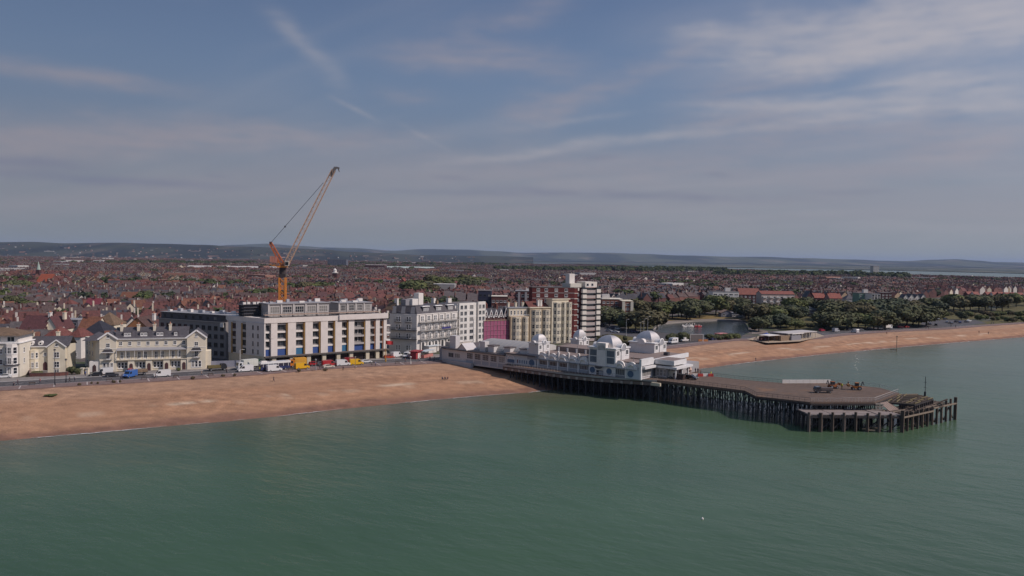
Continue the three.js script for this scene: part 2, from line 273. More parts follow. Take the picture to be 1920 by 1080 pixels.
{ // sea
  const xs = [], zs = [];
  for (let x = -30000; x < -1000; x += 7000) xs.push(x); xs.push(-900, -600, -420, -330); for (let x = -270; x <= 440; x += 2) xs.push(x); xs.push(480, 540, 640, 800, 1100, 1600, 2400, 3600, 6000, 12000, 30000);
  zs.push(2000, 600, 200, 40, 0, -30, -60); for (let z = -84; z >= -560; z -= 2) zs.push(z); zs.push(-600, -700, -900, -1300, -2000, -3200, -5000, -9000, -30000);
  const coarse = shore;
  const g = gridMesh(xs.length, zs.length, (i, j) => {
    const x = xs[i], z = zs[j], near = x > -280 && x < 450 && z < -80 && z > -562;
    let y = 0, sed = 0;
    if (near) {
      const w = (a, l, s) => N3((x * Math.cos(a) + z * Math.sin(a)) / l, (z * Math.cos(a) - x * Math.sin(a)) / (l * 2.6), s);
      y = 0.10 * w(1.9, 7, 1) + 0.08 * w(2.35, 4.6, 5) + 0.08 * w(1.2, 11, 9) + 0.14 * w(1.7, 30, 2);
      const d = nearestOn(coarse, [x, z])[0]; y *= sstep(0, 22, d);
      sed = Math.exp(-d / 13) + 0.35 * Math.exp(-d / 45);
    }
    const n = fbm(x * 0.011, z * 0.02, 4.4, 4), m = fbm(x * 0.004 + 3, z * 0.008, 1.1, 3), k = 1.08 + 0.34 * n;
    const far = sstep(60, 330, x) * 0.5;  // paler to the right: sky reflection and sand put into the base colour
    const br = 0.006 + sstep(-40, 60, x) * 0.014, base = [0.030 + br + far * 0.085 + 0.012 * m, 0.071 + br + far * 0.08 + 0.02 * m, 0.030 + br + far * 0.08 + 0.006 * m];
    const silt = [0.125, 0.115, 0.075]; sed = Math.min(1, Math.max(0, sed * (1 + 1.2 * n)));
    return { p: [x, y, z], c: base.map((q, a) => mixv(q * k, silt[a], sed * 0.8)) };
  });
  const hgt = (u, v) => { let s = 0; for (const [p, q, a, o] of [[8, 20, 1, 3.1], [17, 40, 0.7, 7.7], [38, 80, 0.42, 1.9], [70, 120, 0.22, 5.2]]) { const f = (x, y) => N3(x, y, o); s += a * tile2(f, u, v, p, q); } return s; };
  function tile2(f, u, v, p, q) { const a = f(u * p, v * q), b = f((u - 1) * p, v * q), c = f(u * p, (v - 1) * q), d = f((u - 1) * p, (v - 1) * q), x = sstep(0.35, 0.65, u), y = sstep(0.35, 0.65, v); return (a * (1 - x) + b * x) * (1 - y) + (c * (1 - x) + d * x) * y; }
  const bump = canvasTex(768, (u, v) => { const k = clamp255(128 + 80 * hgt(u, v)); return [k, k, k]; }, 64); bump.rotation = 0.5;
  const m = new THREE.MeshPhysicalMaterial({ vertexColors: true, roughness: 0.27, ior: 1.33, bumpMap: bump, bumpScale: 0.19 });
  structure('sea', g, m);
}

const shingle = canvasTex(640, (u, v) => { const n = tile((a, b) => fbm(a, b, 2, 5), u, v, 14), m = tile((a, b) => fbm(a, b, 12, 3), u, v, 90), w = tile((a, b) => fbm(a, b * 3, 22, 4), u, v, 5), k = 214 + 60 * n + 58 * m + 40 * w; return [clamp255(k + 6), clamp255(k), clamp255(k - 8)]; }, 46, true);
const shingleBump = canvasTex(512, (u, v) => { const k = clamp255(128 + 90 * tile((a, b) => fbm(a, b, 3, 5), u, v, 30)); return [k, k, k]; }, 16);
{ // beach: a shingle bank from below the water up to the promenade
  const rows = 44, line = shoreFine.filter((q, i) => i % 1 === 0);
  let guess = 0;
  const prof = [[-0.7, -2.6], [-0.12, -0.5], [0, 0.0], [0.10, 0.85], [0.2, 1.35], [0.33, 2.35], [0.4, 2.5], [0.52, 2.75], [0.6, 3.35], [0.68, 3.5], [0.85, 4.0], [1, 4.3], [1.12, 4.25]];
  const yAt = (t) => { for (let k = 1; k < prof.length; k++) if (t <= prof[k][0]) { const [a, b] = [prof[k - 1], prof[k]]; return mixv(a[1], b[1], (t - a[0]) / (b[0] - a[0])); } return 4.25; };
  const across = line.map((q) => { const r = nearestOn(topFine, q, Math.max(0, guess - 60), Math.min(topFine.length - 1, guess + 160)); guess = r[2]; return r[1]; });
  const smooth = smoothLine(across, 30);
  let len = 0;
  const run = line.map((q, i) => (len += i ? Math.hypot(q[0] - line[i - 1][0], q[1] - line[i - 1][1]) : 0));
  const g = gridMesh(line.length, rows, (i, j) => {
    const t = -0.5 + 1.6 * (j / (rows - 1)), a = line[i], b = smooth[i], s = run[i];
    const cusp = 0.035 * N3(s / 13, 1.5, 0) + 0.02 * N3(s / 5, 7.5, 0), tt = t + cusp * (t > 0 && t < 0.9 ? 1 : 0);
    const x = mixv(a[0], b[0], t), z = mixv(a[1], b[1], t), und = fbm(s / 16, t * 5, 3.3, 4);
    const y = yAt(tt) + (t > 0.05 && t < 1 ? 0.28 * und + 0.12 * N3(s / 3, t * 14, 2) : 0) - (t > 0.98 ? 0.1 : 0);
    const wet = 1 - sstep(0.05, 0.13, t + 0.05 * N3(s / 9, 3.3, 1) + 0.02 * N3(s / 2.2, 9, 1));
    const crest = Math.max(Math.exp(-Math.pow((t - 0.37 - 0.03 * N3(s / 40, 1, 1)) / 0.028, 2)) * sstep(-0.05, 0.3, N3(s / 11, 4.4, 2) + 0.5 * N3(s / 3.3, 2.2, 7)), 0.5 * Math.exp(-Math.pow((t - 0.30) / 0.03, 2)) * sstep(0.1, 0.4, N3(s / 8, 8.4, 2)));  // pale streaks: sunlit ridge tops and shell lines painted into the colour
    const lineDark = Math.exp(-Math.pow((t - 0.56 - 0.02 * N3(s / 25, 3, 1)) / 0.035, 2)) * (0.6 + 0.8 * N3(s / 7, 1.2, 5));
    const k = 1 + 0.16 * und + 0.14 * fbm(s / 4, t * 12, 6, 3) + 0.10 * N3(s / 60, t * 26, 4) + 0.07 * N3(s / 30, t * 60, 7), dry = sstep(0.55, 0.75, t);
    let c = [mixv(0.465, 0.475, dry), mixv(0.265, 0.292, dry), mixv(0.158, 0.188, dry)].map((q) => q * k);
    c = c.map((q, n) => mixv(q, [0.25, 0.135, 0.095][n], wet * 0.9)); c = c.map((q, n) => mixv(q, [0.70, 0.55, 0.41][n], Math.min(1, crest * 1.15))); c = c.map((q, n) => mixv(q, [0.30, 0.17, 0.11][n], Math.max(0, lineDark) * 0.45));
    return { p: [x, y, z], c };
  });
  structure('shingle_beach', g, new THREE.MeshStandardMaterial({ vertexColors: true, map: shingle, bumpMap: shingleBump, bumpScale: 0.2, roughness: 0.95 }));
  // white foam where small waves break along the edge of the water
  const f = mb();
  for (let i = 2; i < line.length - 2; i++) {
    const s = run[i], k = N3(s / 17, 0.4, 3) + 0.7 * N3(s / 5, 2.4, 1), a = line[i], b = line[i + 1], x = a[0];
    if (x < -200 || x > 480) continue;
    const right = x > 60 ? 0.42 : x < -20 && x > -75 ? 0.1 : 0.22; if (k + right < 0.02) continue;
    const dx = b[0] - a[0], dz = b[1] - a[1], L = Math.hypot(dx, dz), n = [-dz / L, dx / L], w = 0.12 + 0.75 * Math.min(0.8, k + right) * (0.55 + 0.9 * Math.max(0, N3(s / 2.3, 7, 3) + 0.3)), o = 0.2 + 0.7 * N3(s / 6, 5, 5) + 0.5 * N3(s / 2, 3, 9), wb = w * (0.7 + 0.6 * N3(s / 1.7, 8, 8));
    const P = (q, e) => [q[0] + n[0] * e, 0.10, q[1] + n[1] * e];
    f.quad(P(a, o), P(a, o + w), P(b, o + wb), P(b, o + 0.1 * N3(s, 1, 1)));
    const k2 = N3(s / 9, 6.4, 8) + 0.5 * N3(s / 3, 1.4, 4); if (k2 > 0.3) { const o2 = -2.5 - 2.5 * N3(s / 30, 2, 2), w2 = 0.15 + 0.5 * (k2 - 0.3); f.quad(P(a, o2), P(a, o2 - w2), P(b, o2 - w2 * 0.9), P(b, o2)); }
  }
  const foam = f.build(numbered('wave_foam'), mat(0.52, 0.51, 0.49, { roughness: 1 }), scene); tag(foam, 'thin broken line of white foam along the waterline of the beach', 'foam', null, 'stuff');
}

// promenade, road and kerbed pavement follow the top of the beach
function offsetLine(line, d) { return line.map((q, i) => { const a = line[Math.max(0, i - 3)], b = line[Math.min(line.length - 1, i + 3)], dx = b[0] - a[0], dz = b[1] - a[1], L = Math.hypot(dx, dz); return [q[0] + dz / L * d, q[1] - dx / L * d]; }); }
function ribbon(line, d0, d1, y, skirt = 0, from = -1e9, to = 1e9) {
  const A = offsetLine(line, d0), B = offsetLine(line, d1), m = mb();
  for (let i = 1; i < line.length; i++) { if (line[i][0] < from || line[i][0] > to) continue; const a = A[i - 1], b = A[i], c = B[i], d = B[i - 1], P = (q, e = 0) => [q[0], y - e, q[1]]; m.quad(P(a), P(b), P(c), P(d)); if (skirt) { m.quad(P(a, skirt), P(b, skirt), P(b), P(a)); m.quad(P(c, skirt), P(d, skirt), P(d), P(c)); } }
  return m.geo();
}
const speck = canvasTex(512, (u, v) => { const n = tile((a, b) => fbm(a, b, 2, 5), u, v, 9), m = tile((a, b) => fbm(a, b, 2, 2), u, v, 60), k = 210 + 62 * n + 36 * m; return [clamp255(k), clamp255(k - 2), clamp255(k - 4)]; }, 11, true);
const ASPHALT = mat(0.115, 0.108, 0.112, { map: speck, roughness: 0.95 }), PAVING = mat(0.27, 0.185, 0.165, { map: speck, roughness: 0.95 }), PAVEMENT = mat(0.33, 0.30, 0.28, { map: speck, roughness: 0.95 }), KERB = mat(0.42, 0.39, 0.37, { roughness: 0.9 });
const coastLine = topFine.filter((q, i) => i % 3 === 0 || i === topFine.length - 1);
structure('promenade', ribbon(coastLine, -0.4, 6.6, 4.5, 0.9, -400, 1500), PAVING);
structure('kerb', ribbon(coastLine, 6.6, 6.9, 4.5, 0.3, -400, 325), KERB);
structure('road', ribbon(coastLine, 6.9, 17.5, 4.38, 0, -400, 325), ASPHALT);
structure('kerb', ribbon(coastLine, 17.5, 17.8, 4.5, 0.3, -400, -5), KERB);
structure('pavement', ribbon(coastLine, 17.8, 25, 4.496, 0.3, -400, -5), PAVEMENT);
{ // markings: pale bands across the promenade and dashes along the road
  const m = mb(), A = offsetLine(coastLine, 0.3), B = offsetLine(coastLine, 6.2), c = offsetLine(coastLine, 12.2), e = offsetLine(coastLine, 12.35), k0 = offsetLine(coastLine, 7.4), k1 = offsetLine(coastLine, 7.52);
  for (let i = 2; i < coastLine.length - 1; i++) { const x = coastLine[i][0]; if (x < -260 || x > 420) continue; if (i % 2 === 0) { const a = A[i], b = B[i], dx = coastLine[i + 1][0] - coastLine[i][0], dz = coastLine[i + 1][1] - coastLine[i][1], L = Math.hypot(dx, dz), w = 0.35; m.quad([a[0], 4.505, a[1]], [a[0] + dx / L * w, 4.505, a[1] + dz / L * w], [b[0] + dx / L * w, 4.505, b[1] + dz / L * w], [b[0], 4.505, b[1]]); } }
  structure('paving_band', m.geo(), mat(0.42, 0.36, 0.33, { roughness: 0.9 }));
  const d = mb(); for (let i = 2; i < coastLine.length - 1; i++) { const x = coastLine[i][0]; if (x < -260 || x > 322) continue; const q = (l, t) => [l[t][0], 4.386, l[t][1]]; if (i % 3 !== 0) d.quad(q(c, i), q(c, i + 1), q(e, i + 1), q(e, i)); d.quad(q(k0, i), q(k0, i + 1), q(k1, i + 1), q(k1, i)); }
  structure('road_marking', d.geo(), mat(0.55, 0.53, 0.5, { roughness: 0.9 }));
}

// land sheet with the boating lake let into it
const lakePix = [[1212, 628], [1238, 606], [1258, 604.5], [1300, 601], [1345, 599.8], [1388, 600.8], [1396, 604], [1402, 612], [1405, 623], [1390, 630], [1350, 633], [1290, 634], [1240, 634]];
const lake = lakePix.map((q) => G(q[0], q[1], 4.3));
const landEdge = [...offsetLine(coastLine, 1.2), [1500, -1450], [1500, -1900], [1310, -2080], [1190, -2380], [1080, -2900], [700, -3350], [620, -4200], [330, -5200], [100, -7000], [0, -9500], [-16000, -9500], [-16000, 100], [-2500, 100]];
{
  const sh = new THREE.Shape(landEdge.map((q) => new THREE.Vector2(q[0], -q[1]))); sh.holes.push(new THREE.Path(lake.map((q) => new THREE.Vector2(q[0], -q[1]))));
  const g = new THREE.ShapeGeometry(sh); g.rotateX(-Math.PI / 2); g.translate(0, 4.3, 0);
  const p = g.attributes.position, uv = []; for (let i = 0; i < p.count; i++) uv.push(p.getX(i), p.getZ(i)); g.setAttribute('uv', new THREE.Float32BufferAttribute(uv, 2));
  const earth = canvasTex(512, (u, v) => { const n = tile((a, b) => fbm(a, b, 2, 5), u, v, 12), w = sstep(-0.15, 0.2, n); return [mixv(108, 78, w), mixv(96, 88, w), mixv(92, 56, w)].map((k) => clamp255(k + 40 * tile((a, b) => fbm(a, b, 9, 3), u, v, 50))); }, 160, true);
  structure('ground', g, new THREE.MeshStandardMaterial({ map: earth, roughness: 1, color: 0xd8d8d8 }));
}
const lakeWall = mb(); for (let i = 0; i < lake.length; i++) { const a = lake[i], b = lake[(i + 1) % lake.length]; lakeWall.quad([a[0], 3.2, a[1]], [b[0], 3.2, b[1]], [b[0], 4.3, b[1]], [a[0], 4.3, a[1]]); }
structure('lake_wall', lakeWall.geo(), paint(0.36, 0.32, 0.29));
{
  const sh = new THREE.ShapeGeometry(new THREE.Shape(lake.map((q) => new THREE.Vector2(q[0], -q[1])))); sh.rotateX(-Math.PI / 2); sh.translate(0, 3.6, 0);
  const b = canvasTex(256, (u, v) => { const k = clamp255(128 + 60 * tile((a, c) => fbm(a, c, 3, 4), u, v, 18)); return [k, k, k]; }, 1 / 8);
  structure('lake_water', sh, new THREE.MeshPhysicalMaterial({ color: new THREE.Color().setRGB(0.028, 0.04, 0.042), roughness: 0.1, ior: 1.33, bumpMap: b, bumpScale: 0.12 }));
}
function sheet(name, pix, y, m) { const g = mb(), P = pix.map((q) => G(q[0], q[1], y)); for (const [a, b, c] of THREE.ShapeUtils.triangulateShape(P.map((q) => new THREE.Vector2(q[0], -q[1])), [])) g.tri([P[a][0], y, P[a][1]], [P[b][0], y, P[b][1]], [P[c][0], y, P[c][1]]); return structure(name, g.geo(), m); }
const grassMap = canvasTex(512, (u, v) => { const n = tile((a, b) => fbm(a, b, 2, 5), u, v, 9), m = tile((a, b) => fbm(a, b, 2, 2), u, v, 60), k = 205 + 80 * n + 40 * m; return [clamp255(k + 12 + 30 * n), clamp255(k), clamp255(k - 30)]; }, 40, true);
const LAWN = mat(0.125, 0.12, 0.042, { map: grassMap, roughness: 1 }), DRYGRASS = mat(0.26, 0.20, 0.085, { map: grassMap, roughness: 1 }), PATH = mat(0.34, 0.28, 0.24, { map: speck, roughness: 1 });
sheet('park_lawn', [[1115, 640], [1112, 600], [1180, 592], [1235, 597], [1236, 604], [1208, 629], [1180, 640]], 4.31, LAWN);
sheet('park_lawn', [[1237, 603], [1250, 594], [1330, 588], [1420, 588], [1410, 606], [1403, 606], [1398, 601], [1388, 598.5], [1345, 597.5], [1300, 598.5]], 4.31, DRYGRASS);
sheet('park_lawn', [[1420, 606], [1430, 588], [1560, 576], [1720, 566], [1840, 566], [1870, 592], [1770, 606], [1650, 613], [1560, 619], [1480, 622]], 4.31, LAWN);
sheet('park_lawn', [[1775, 607], [1856, 602], [1870, 575], [1840, 566], [1870, 556], [1990, 550], [1990, 598.5], [1920, 603.8], [1850, 608.2]], 4.305, LAWN);
sheet('path', [[1404, 606], [1412, 606], [1420, 618], [1440, 621], [1440, 624], [1410, 626], [1408, 612]], 4.32, PATH);
sheet('path', [[1237, 606], [1258, 604], [1300, 600.4], [1345, 599.3], [1388, 600.2], [1390, 598.8], [1345, 597.6], [1300, 598.7], [1250, 602]], 4.32, PATH);
sheet('car_park', [[1725, 607], [1740, 599], [1830, 600], [1850, 606], [1800, 611], [1735, 613]], 4.33, ASPHALT);
sheet('park_road', [[1105, 636], [1125, 606], [1140, 606], [1190, 618], [1290, 629], [1330, 638], [1200, 634], [1150, 626]], 4.33, ASPHALT);
sheet('cafe_terrace', [[1400, 636], [1440, 626], [1530, 624], [1546, 630], [1500, 640], [1440, 643]], 4.6, mat(0.58, 0.46, 0.33, { map: speck, roughness: 1 }));
sheet('park_road', [[1410, 627], [1480, 622], [1560, 621], [1640, 615], [1720, 612], [1722, 615], [1640, 619], [1560, 626], [1440, 627]], 4.33, ASPHALT);

// far shore, plain and hills
function hillRange(name, pts, depth, thick, base, colors, grain, seg) {   // crest line: [px, py] of the photograph surveyed at a given distance
  const cols = seg, rows = 46, xs = [pts[0][0], pts[pts.length - 1][0]];
  const crest = (px) => { for (let k = 1; k < pts.length; k++) if (px <= pts[k][0]) { const t = (px - pts[k - 1][0]) / (pts[k][0] - pts[k - 1][0]), s = t * t * (3 - 2 * t); return mixv(pts[k - 1][1], pts[k][1], s); } return pts[pts.length - 1][1]; };
  const g = gridMesh(cols, rows, (i, j) => {
    const px = mixv(xs[0], xs[1], i / (cols - 1)), t = j / (rows - 1), d0 = typeof depth === 'function' ? depth(px) : depth, P = atDepth(px, d0), h = Math.max(3, heightAt(P, px, crest(px)));
    const dist = d0 + (t - 0.6) * thick, x = P[0] * dist / d0, z = -dist, k = t < 0.6 ? sstep(0, 0.6, t) : 1 - 0.7 * sstep(0.6, 1, t);
    const rel = fbm(x * grain * 0.4, z * grain * 0.4, 3, 4);
    const y = base + (h - base) * k * (1 + 0.22 * rel * (1 - Math.pow(k, 3)));
    const f = fbm(x * grain, z * grain * 0.5, 8, 4), w = sstep(-0.06, 0.1, f), f2 = sstep(0.12, 0.25, fbm(x * grain * 1.7 + 5, z * grain * 0.6, 2, 3));
    return { p: [x, y, z], c: [0, 1, 2].map((n) => mixv(mixv(colors[0][n], colors[1][n], w), colors[2][n], f2 * 0.6)) };
  });
  const m = structure(name, g, new THREE.MeshStandardMaterial({ vertexColors: true, roughness: 1 })); m.heightOf = (px, d) => { const P = g.attributes.position, i = Math.round((px - xs[0]) / (xs[1] - xs[0]) * (cols - 1)), d0 = typeof depth === 'function' ? depth(px) : depth, j = Math.round(((d - d0) / thick + 0.6) * (rows - 1)); return i < 0 || i >= cols || j < 0 || j >= rows ? null : P.getY(j * cols + i); }; return m;
}
const woods = [0.014, 0.019, 0.015], fields = [0.036, 0.041, 0.026], straw = [0.10, 0.08, 0.06];
hillRange('hills', [[-500, 462], [120, 465], [380, 463], [440, 459], [500, 457], [560, 461], [610, 464], [660, 465], [740, 470], [790, 467], [870, 468], [930, 471], [980, 474], [1050, 473.5], [1140, 474], [1200, 476], [1280, 479], [1380, 481.5], [1430, 481.5], [1500, 484], [1600, 486.5], [1660, 489], [1700, 489.5], [1750, 487], [1795, 486], [1830, 488.5], [1870, 491.5], [1960, 493], [2400, 500]], 15500, 6000, 8, [woods, fields, straw].map((c) => c.map((v) => v * 2.0)), 0.0011, 300);  // distant range: same land colours lightened, haze painted into them
const nearHills = hillRange('hills', [[-600, 457], [0, 454], [60, 453.5], [120, 456], [220, 455], [300, 457], [380, 459], [440, 462], [520, 464], [600, 467], [660, 472], [720, 474.5], [790, 478], [900, 479.5], [1000, 482]], 7400, 2600, 4.2, [woods, fields, straw], 0.0024, 240);
{
  const sh = new THREE.Shape([[560, -7600], [900, -6400], [1500, -5600], [2580, -5000], [2830, -4300], [3600, -3900], [9000, -3500], [14000, -9000], [14000, -20000], [-14000, -20000], [-14000, -9400], [0, -9400]].map((q) => new THREE.Vector2(q[0], -q[1])));
  const g = new THREE.ShapeGeometry(sh); g.rotateX(-Math.PI / 2); g.translate(0, 2.5, 0); const p = g.attributes.position, uv = []; for (let i = 0; i < p.count; i++) uv.push(p.getX(i), p.getZ(i)); g.setAttribute('uv', new THREE.Float32BufferAttribute(uv, 2));
  const fieldMap = canvasTex(512, (u, v) => { const a = Math.floor(u * 14 + 1.2 * Math.sin(v * 6.28)), b = Math.floor(v * 14 + Math.sin(u * 6.28)), h = Math.abs(Math.sin(((a % 14) + 14) % 14 * 12.9 + ((b % 14) + 14) % 14 * 78.2) * 43758.5) % 1; return h < 0.4 ? [52, 60, 50] : h < 0.75 ? [70, 76, 60] : [102, 97, 82]; }, 3200, true);
  structure('far_plain', g, new THREE.MeshStandardMaterial({ map: fieldMap, roughness: 1 }));
}
// ---------- buildings along the sea front ----------
function bayPoly(x, w, d, s = 0.28) { return [[x - w / 2, 0.02], [x - w / 2 + w * s, d], [x + w / 2 - w * s, d], [x + w / 2, 0.02]]; }
function bay(parent, x, w, y0, y1, d, m, name = 'bay') { return mb().prism(bayPoly(x, w, d), y0, y1).build(name, m, parent); }
function bayWindows(parent, x, w, y, h, d, opt = {}) {       // one window on each face of a canted bay
  const s = 0.28, cw = w * s, a = Math.atan2(d, cw), L = Math.hypot(d, cw);
  win(parent, x, y, d, w - 2 * cw - 0.5, h, { nx: 2, ...opt });
  for (const k of [-1, 1]) win(parent, x + k * (w / 2 - cw / 2), y, d / 2, L - 0.45, h, { ry: k * a, ...opt, nx: 1 });
}
function chimney(parent, x, z, y0, y1, m, w = 0.9, d = 1.7, pots = 3) { const c = mb().cbox(x, y0, z, w, y1 - y0, d).cbox(x, y1, z, w + 0.25, 0.22, d + 0.25).build('chimney', m, parent); const p = mb(); for (let i = 0; i < pots; i++) p.cyl(x, y1 + 0.22, z - d / 2 + d * (i + 0.5) / pots, 0.17, 0.13, 0.7, 6); p.build('chimney_pots', mat(0.35, 0.16, 0.1), c); return c; }
function cornice(parent, x0, x1, z, y, h = 0.4, p = 0.35, m = TRIM) { return mb().box(x0 - p, x1 + p, y, y + h, z + 0.003, z + p).build('cornice', m, parent); }
function railing(parent, a, b, h = 1.05, step = 0.9, m = IRON, name = 'railing') { const g = mb(), L = Math.hypot(b[0] - a[0], b[2] - a[2]), n = Math.max(1, Math.round(L / step)); const q = (t, e) => [mixv(a[0], b[0], t), mixv(a[1], b[1], t) + e, mixv(a[2], b[2], t)]; g.bar(q(0, h), q(1, h), 0.07); g.bar(q(0, h * 0.5), q(1, h * 0.5), 0.04); for (let i = 0; i <= n; i++) g.bar(q(i / n, 0), q(i / n, h), 0.05); return g.build(name, m, parent); }

{ // pale corner block with a tan roof at the left edge
  const b = building('apartment_building', 'pale corner apartment block with tan roof and bay windows at the far left edge', [-190, -249.5], [-162.4, -254.4]), L = b.len;
  mb().box(0, L, 0, 11.1, -12, 0).build('wall', PALECREAM, b);
  mb().box(0.6, L - 0.6, 11.1, 13.7, -11.4, -0.7).build('attic_wall', WHITE, b);
  mb().box(-0.3, L + 0.3, 11.1, 11.35, -12.3, 0.35).build('cornice', TRIM, b);
  mb().hip(-0.1, L + 0.1, -11.8, 0, 13.7, 15.9, 0.5).build('roof', TANTILE, b);
  for (const x of [3, 7.5, 12, 15.5, 19.2, 22.4]) for (const y of [1.0, 4.1, 7.6]) win(b, x, y, 0, 1.2, 1.75);
  for (const x of [10, 14, 18.3, 21, 25.2]) win(b, x, 11.6, -0.7, 2.3, 1.7, { nx: 2, ny: 1 });
  bay(b, 25.6, 3.8, 0, 11, 1.5, WHITE);
  for (const y of [1.1, 4.4, 7.8]) bayWindows(b, 25.6, 3.8, y, 2.2, 1.5, { frame: TRIM });
  mb().prism(bayPoly(25.6, 5.2, 2.4), 4.05, 4.3).build('balcony', DARKTRIM, b); railing(b, [23.4, 4.3, 2.2], [27.8, 4.3, 2.2]);
  for (const z of [-3.4, -8.3]) for (const y of [4.2, 7.7]) win(b, L, y, z, 1.1, 1.8, { ry: Math.PI / 2 });
  const door = mb().box(18.0, 19.4, 0.3, 2.7, 0.004, 0.1).build('door', mat(0.2, 0.22, 0.3), b); mb().box(17.6, 19.8, 2.9, 3.2, 0.004, 0.9).build('porch', WHITE, b);
  mb().box(16.6, 16.72, 0, 11.1, 0.004, 0.12).build('drainpipe', DARKTRIM, b);
}
{ // cream villa
  const A = [-165.3, -262.2], B = [-152.8, -265.8], b = building('villa', 'cream villa with gabled right bay and two arched dormers, left of the long terrace', A, B, 4.4, 'house'), L = b.len;
  mb().box(0, L, 0, 9.2, -9.5, 0).build('wall', CREAM, b);
  const gx = L - 3.4; mb().profile([[gx - 2.7, 0], [gx + 2.7, 0], [gx + 2.7, 9.2], [gx, 11.2], [gx - 2.7, 9.2]], 0.002, 0.9).build('gable_wall', CREAM, b);
  mb().gable(gx - 2.7, gx + 2.7, -4.5, 0.9, 9.2, 11.2, 0.35, 'z').build('gable_roof', SLATE, b);
  for (const k of [-1, 1]) mb().bar([gx + k * 3.15, 8.85, 1.32], [gx, 11.35, 1.32], 0.12, 0.35).build('bargeboard', TRIM, b);
  mb().gable(0, L, -9.5, 0, 9.2, 12.0, 0.35, 'x').build('roof', SLATE, b);
  mb().box(-0.3, L - 6.2, 8.9, 9.2, 0.003, 0.4).build('cornice', TRIM, b);
  for (const x of [1.6, 4.4]) { const d = mb().profile([[x - 0.75, 9.3], [x + 0.75, 9.3], [x + 0.75, 10.3], [x + 0.5, 10.7], [x, 10.9], [x - 0.5, 10.7], [x - 0.75, 10.3]], -2.2, -0.4).build('dormer', WHITE, b); win(d, x, 9.6, -0.4, 0.8, 0.9, { ny: 1, name: 'dormer_window' }); }
  mb().prism(bayPoly(2.4, 3.0, 1.1), 0, 7.9).build('bay', CREAM, b); for (const y of [1.9, 5.2]) bayWindows(b, 2.4, 3.0, y, 1.9, 1.1);
  for (const y of [1.9, 5.2]) win(b, gx, y, 0.9, 1.7, 2.0, { nx: 2 }); win(b, gx, 9.1, 0.9, 1.0, 0.9, { ny: 1 }); win(b, gx, 0.1, 0.9, 1.6, 1.2, { nx: 2 });
  win(b, 5.9, 5.8, 0, 1.0, 1.1); const d = mb().profile([[5.3, 0.9], [6.5, 0.9], [6.5, 3.2], [6.2, 3.65], [5.9, 3.8], [5.6, 3.65], [5.3, 3.2]], 0.004, 0.1).build('door', mat(0.12, 0.05, 0.05), b);
  mb().box(4.9, 6.9, 0, 0.9, 0.004, 1.7).build('steps', PAVEMENT, b);
  chimney(b, 0.7, -5, 10.5, 13.2, CREAM); chimney(b, 8.4, -6, 10.5, 13.4, CREAM);
  // garden wall and shrubs
  const w = thing('garden_wall', 'low red brick garden wall in front of the cream villa', 'wall', [0, 4.4, 0]);
  const P = [[56, 706.5], [86, 706.3], [112, 705.2], [128, 704]].map((q) => G(q[0], q[1], 4.4));
  const Q = [G(56, 695.5, 4.4), ...P]; const gm = mb(); for (let i = 1; i < Q.length; i++) gm.bar([Q[i - 1][0], 0.6, Q[i - 1][1]], [Q[i][0], 0.6, Q[i][1]], 0.35, 1.2); gm.build('wall', REDBRICK, w);
  const cp = mb(); for (let i = 1; i < Q.length; i++) cp.bar([Q[i - 1][0], 1.26, Q[i - 1][1]], [Q[i][0], 1.26, Q[i][1]], 0.5, 0.12); cp.build('coping', PAVING, w);
}
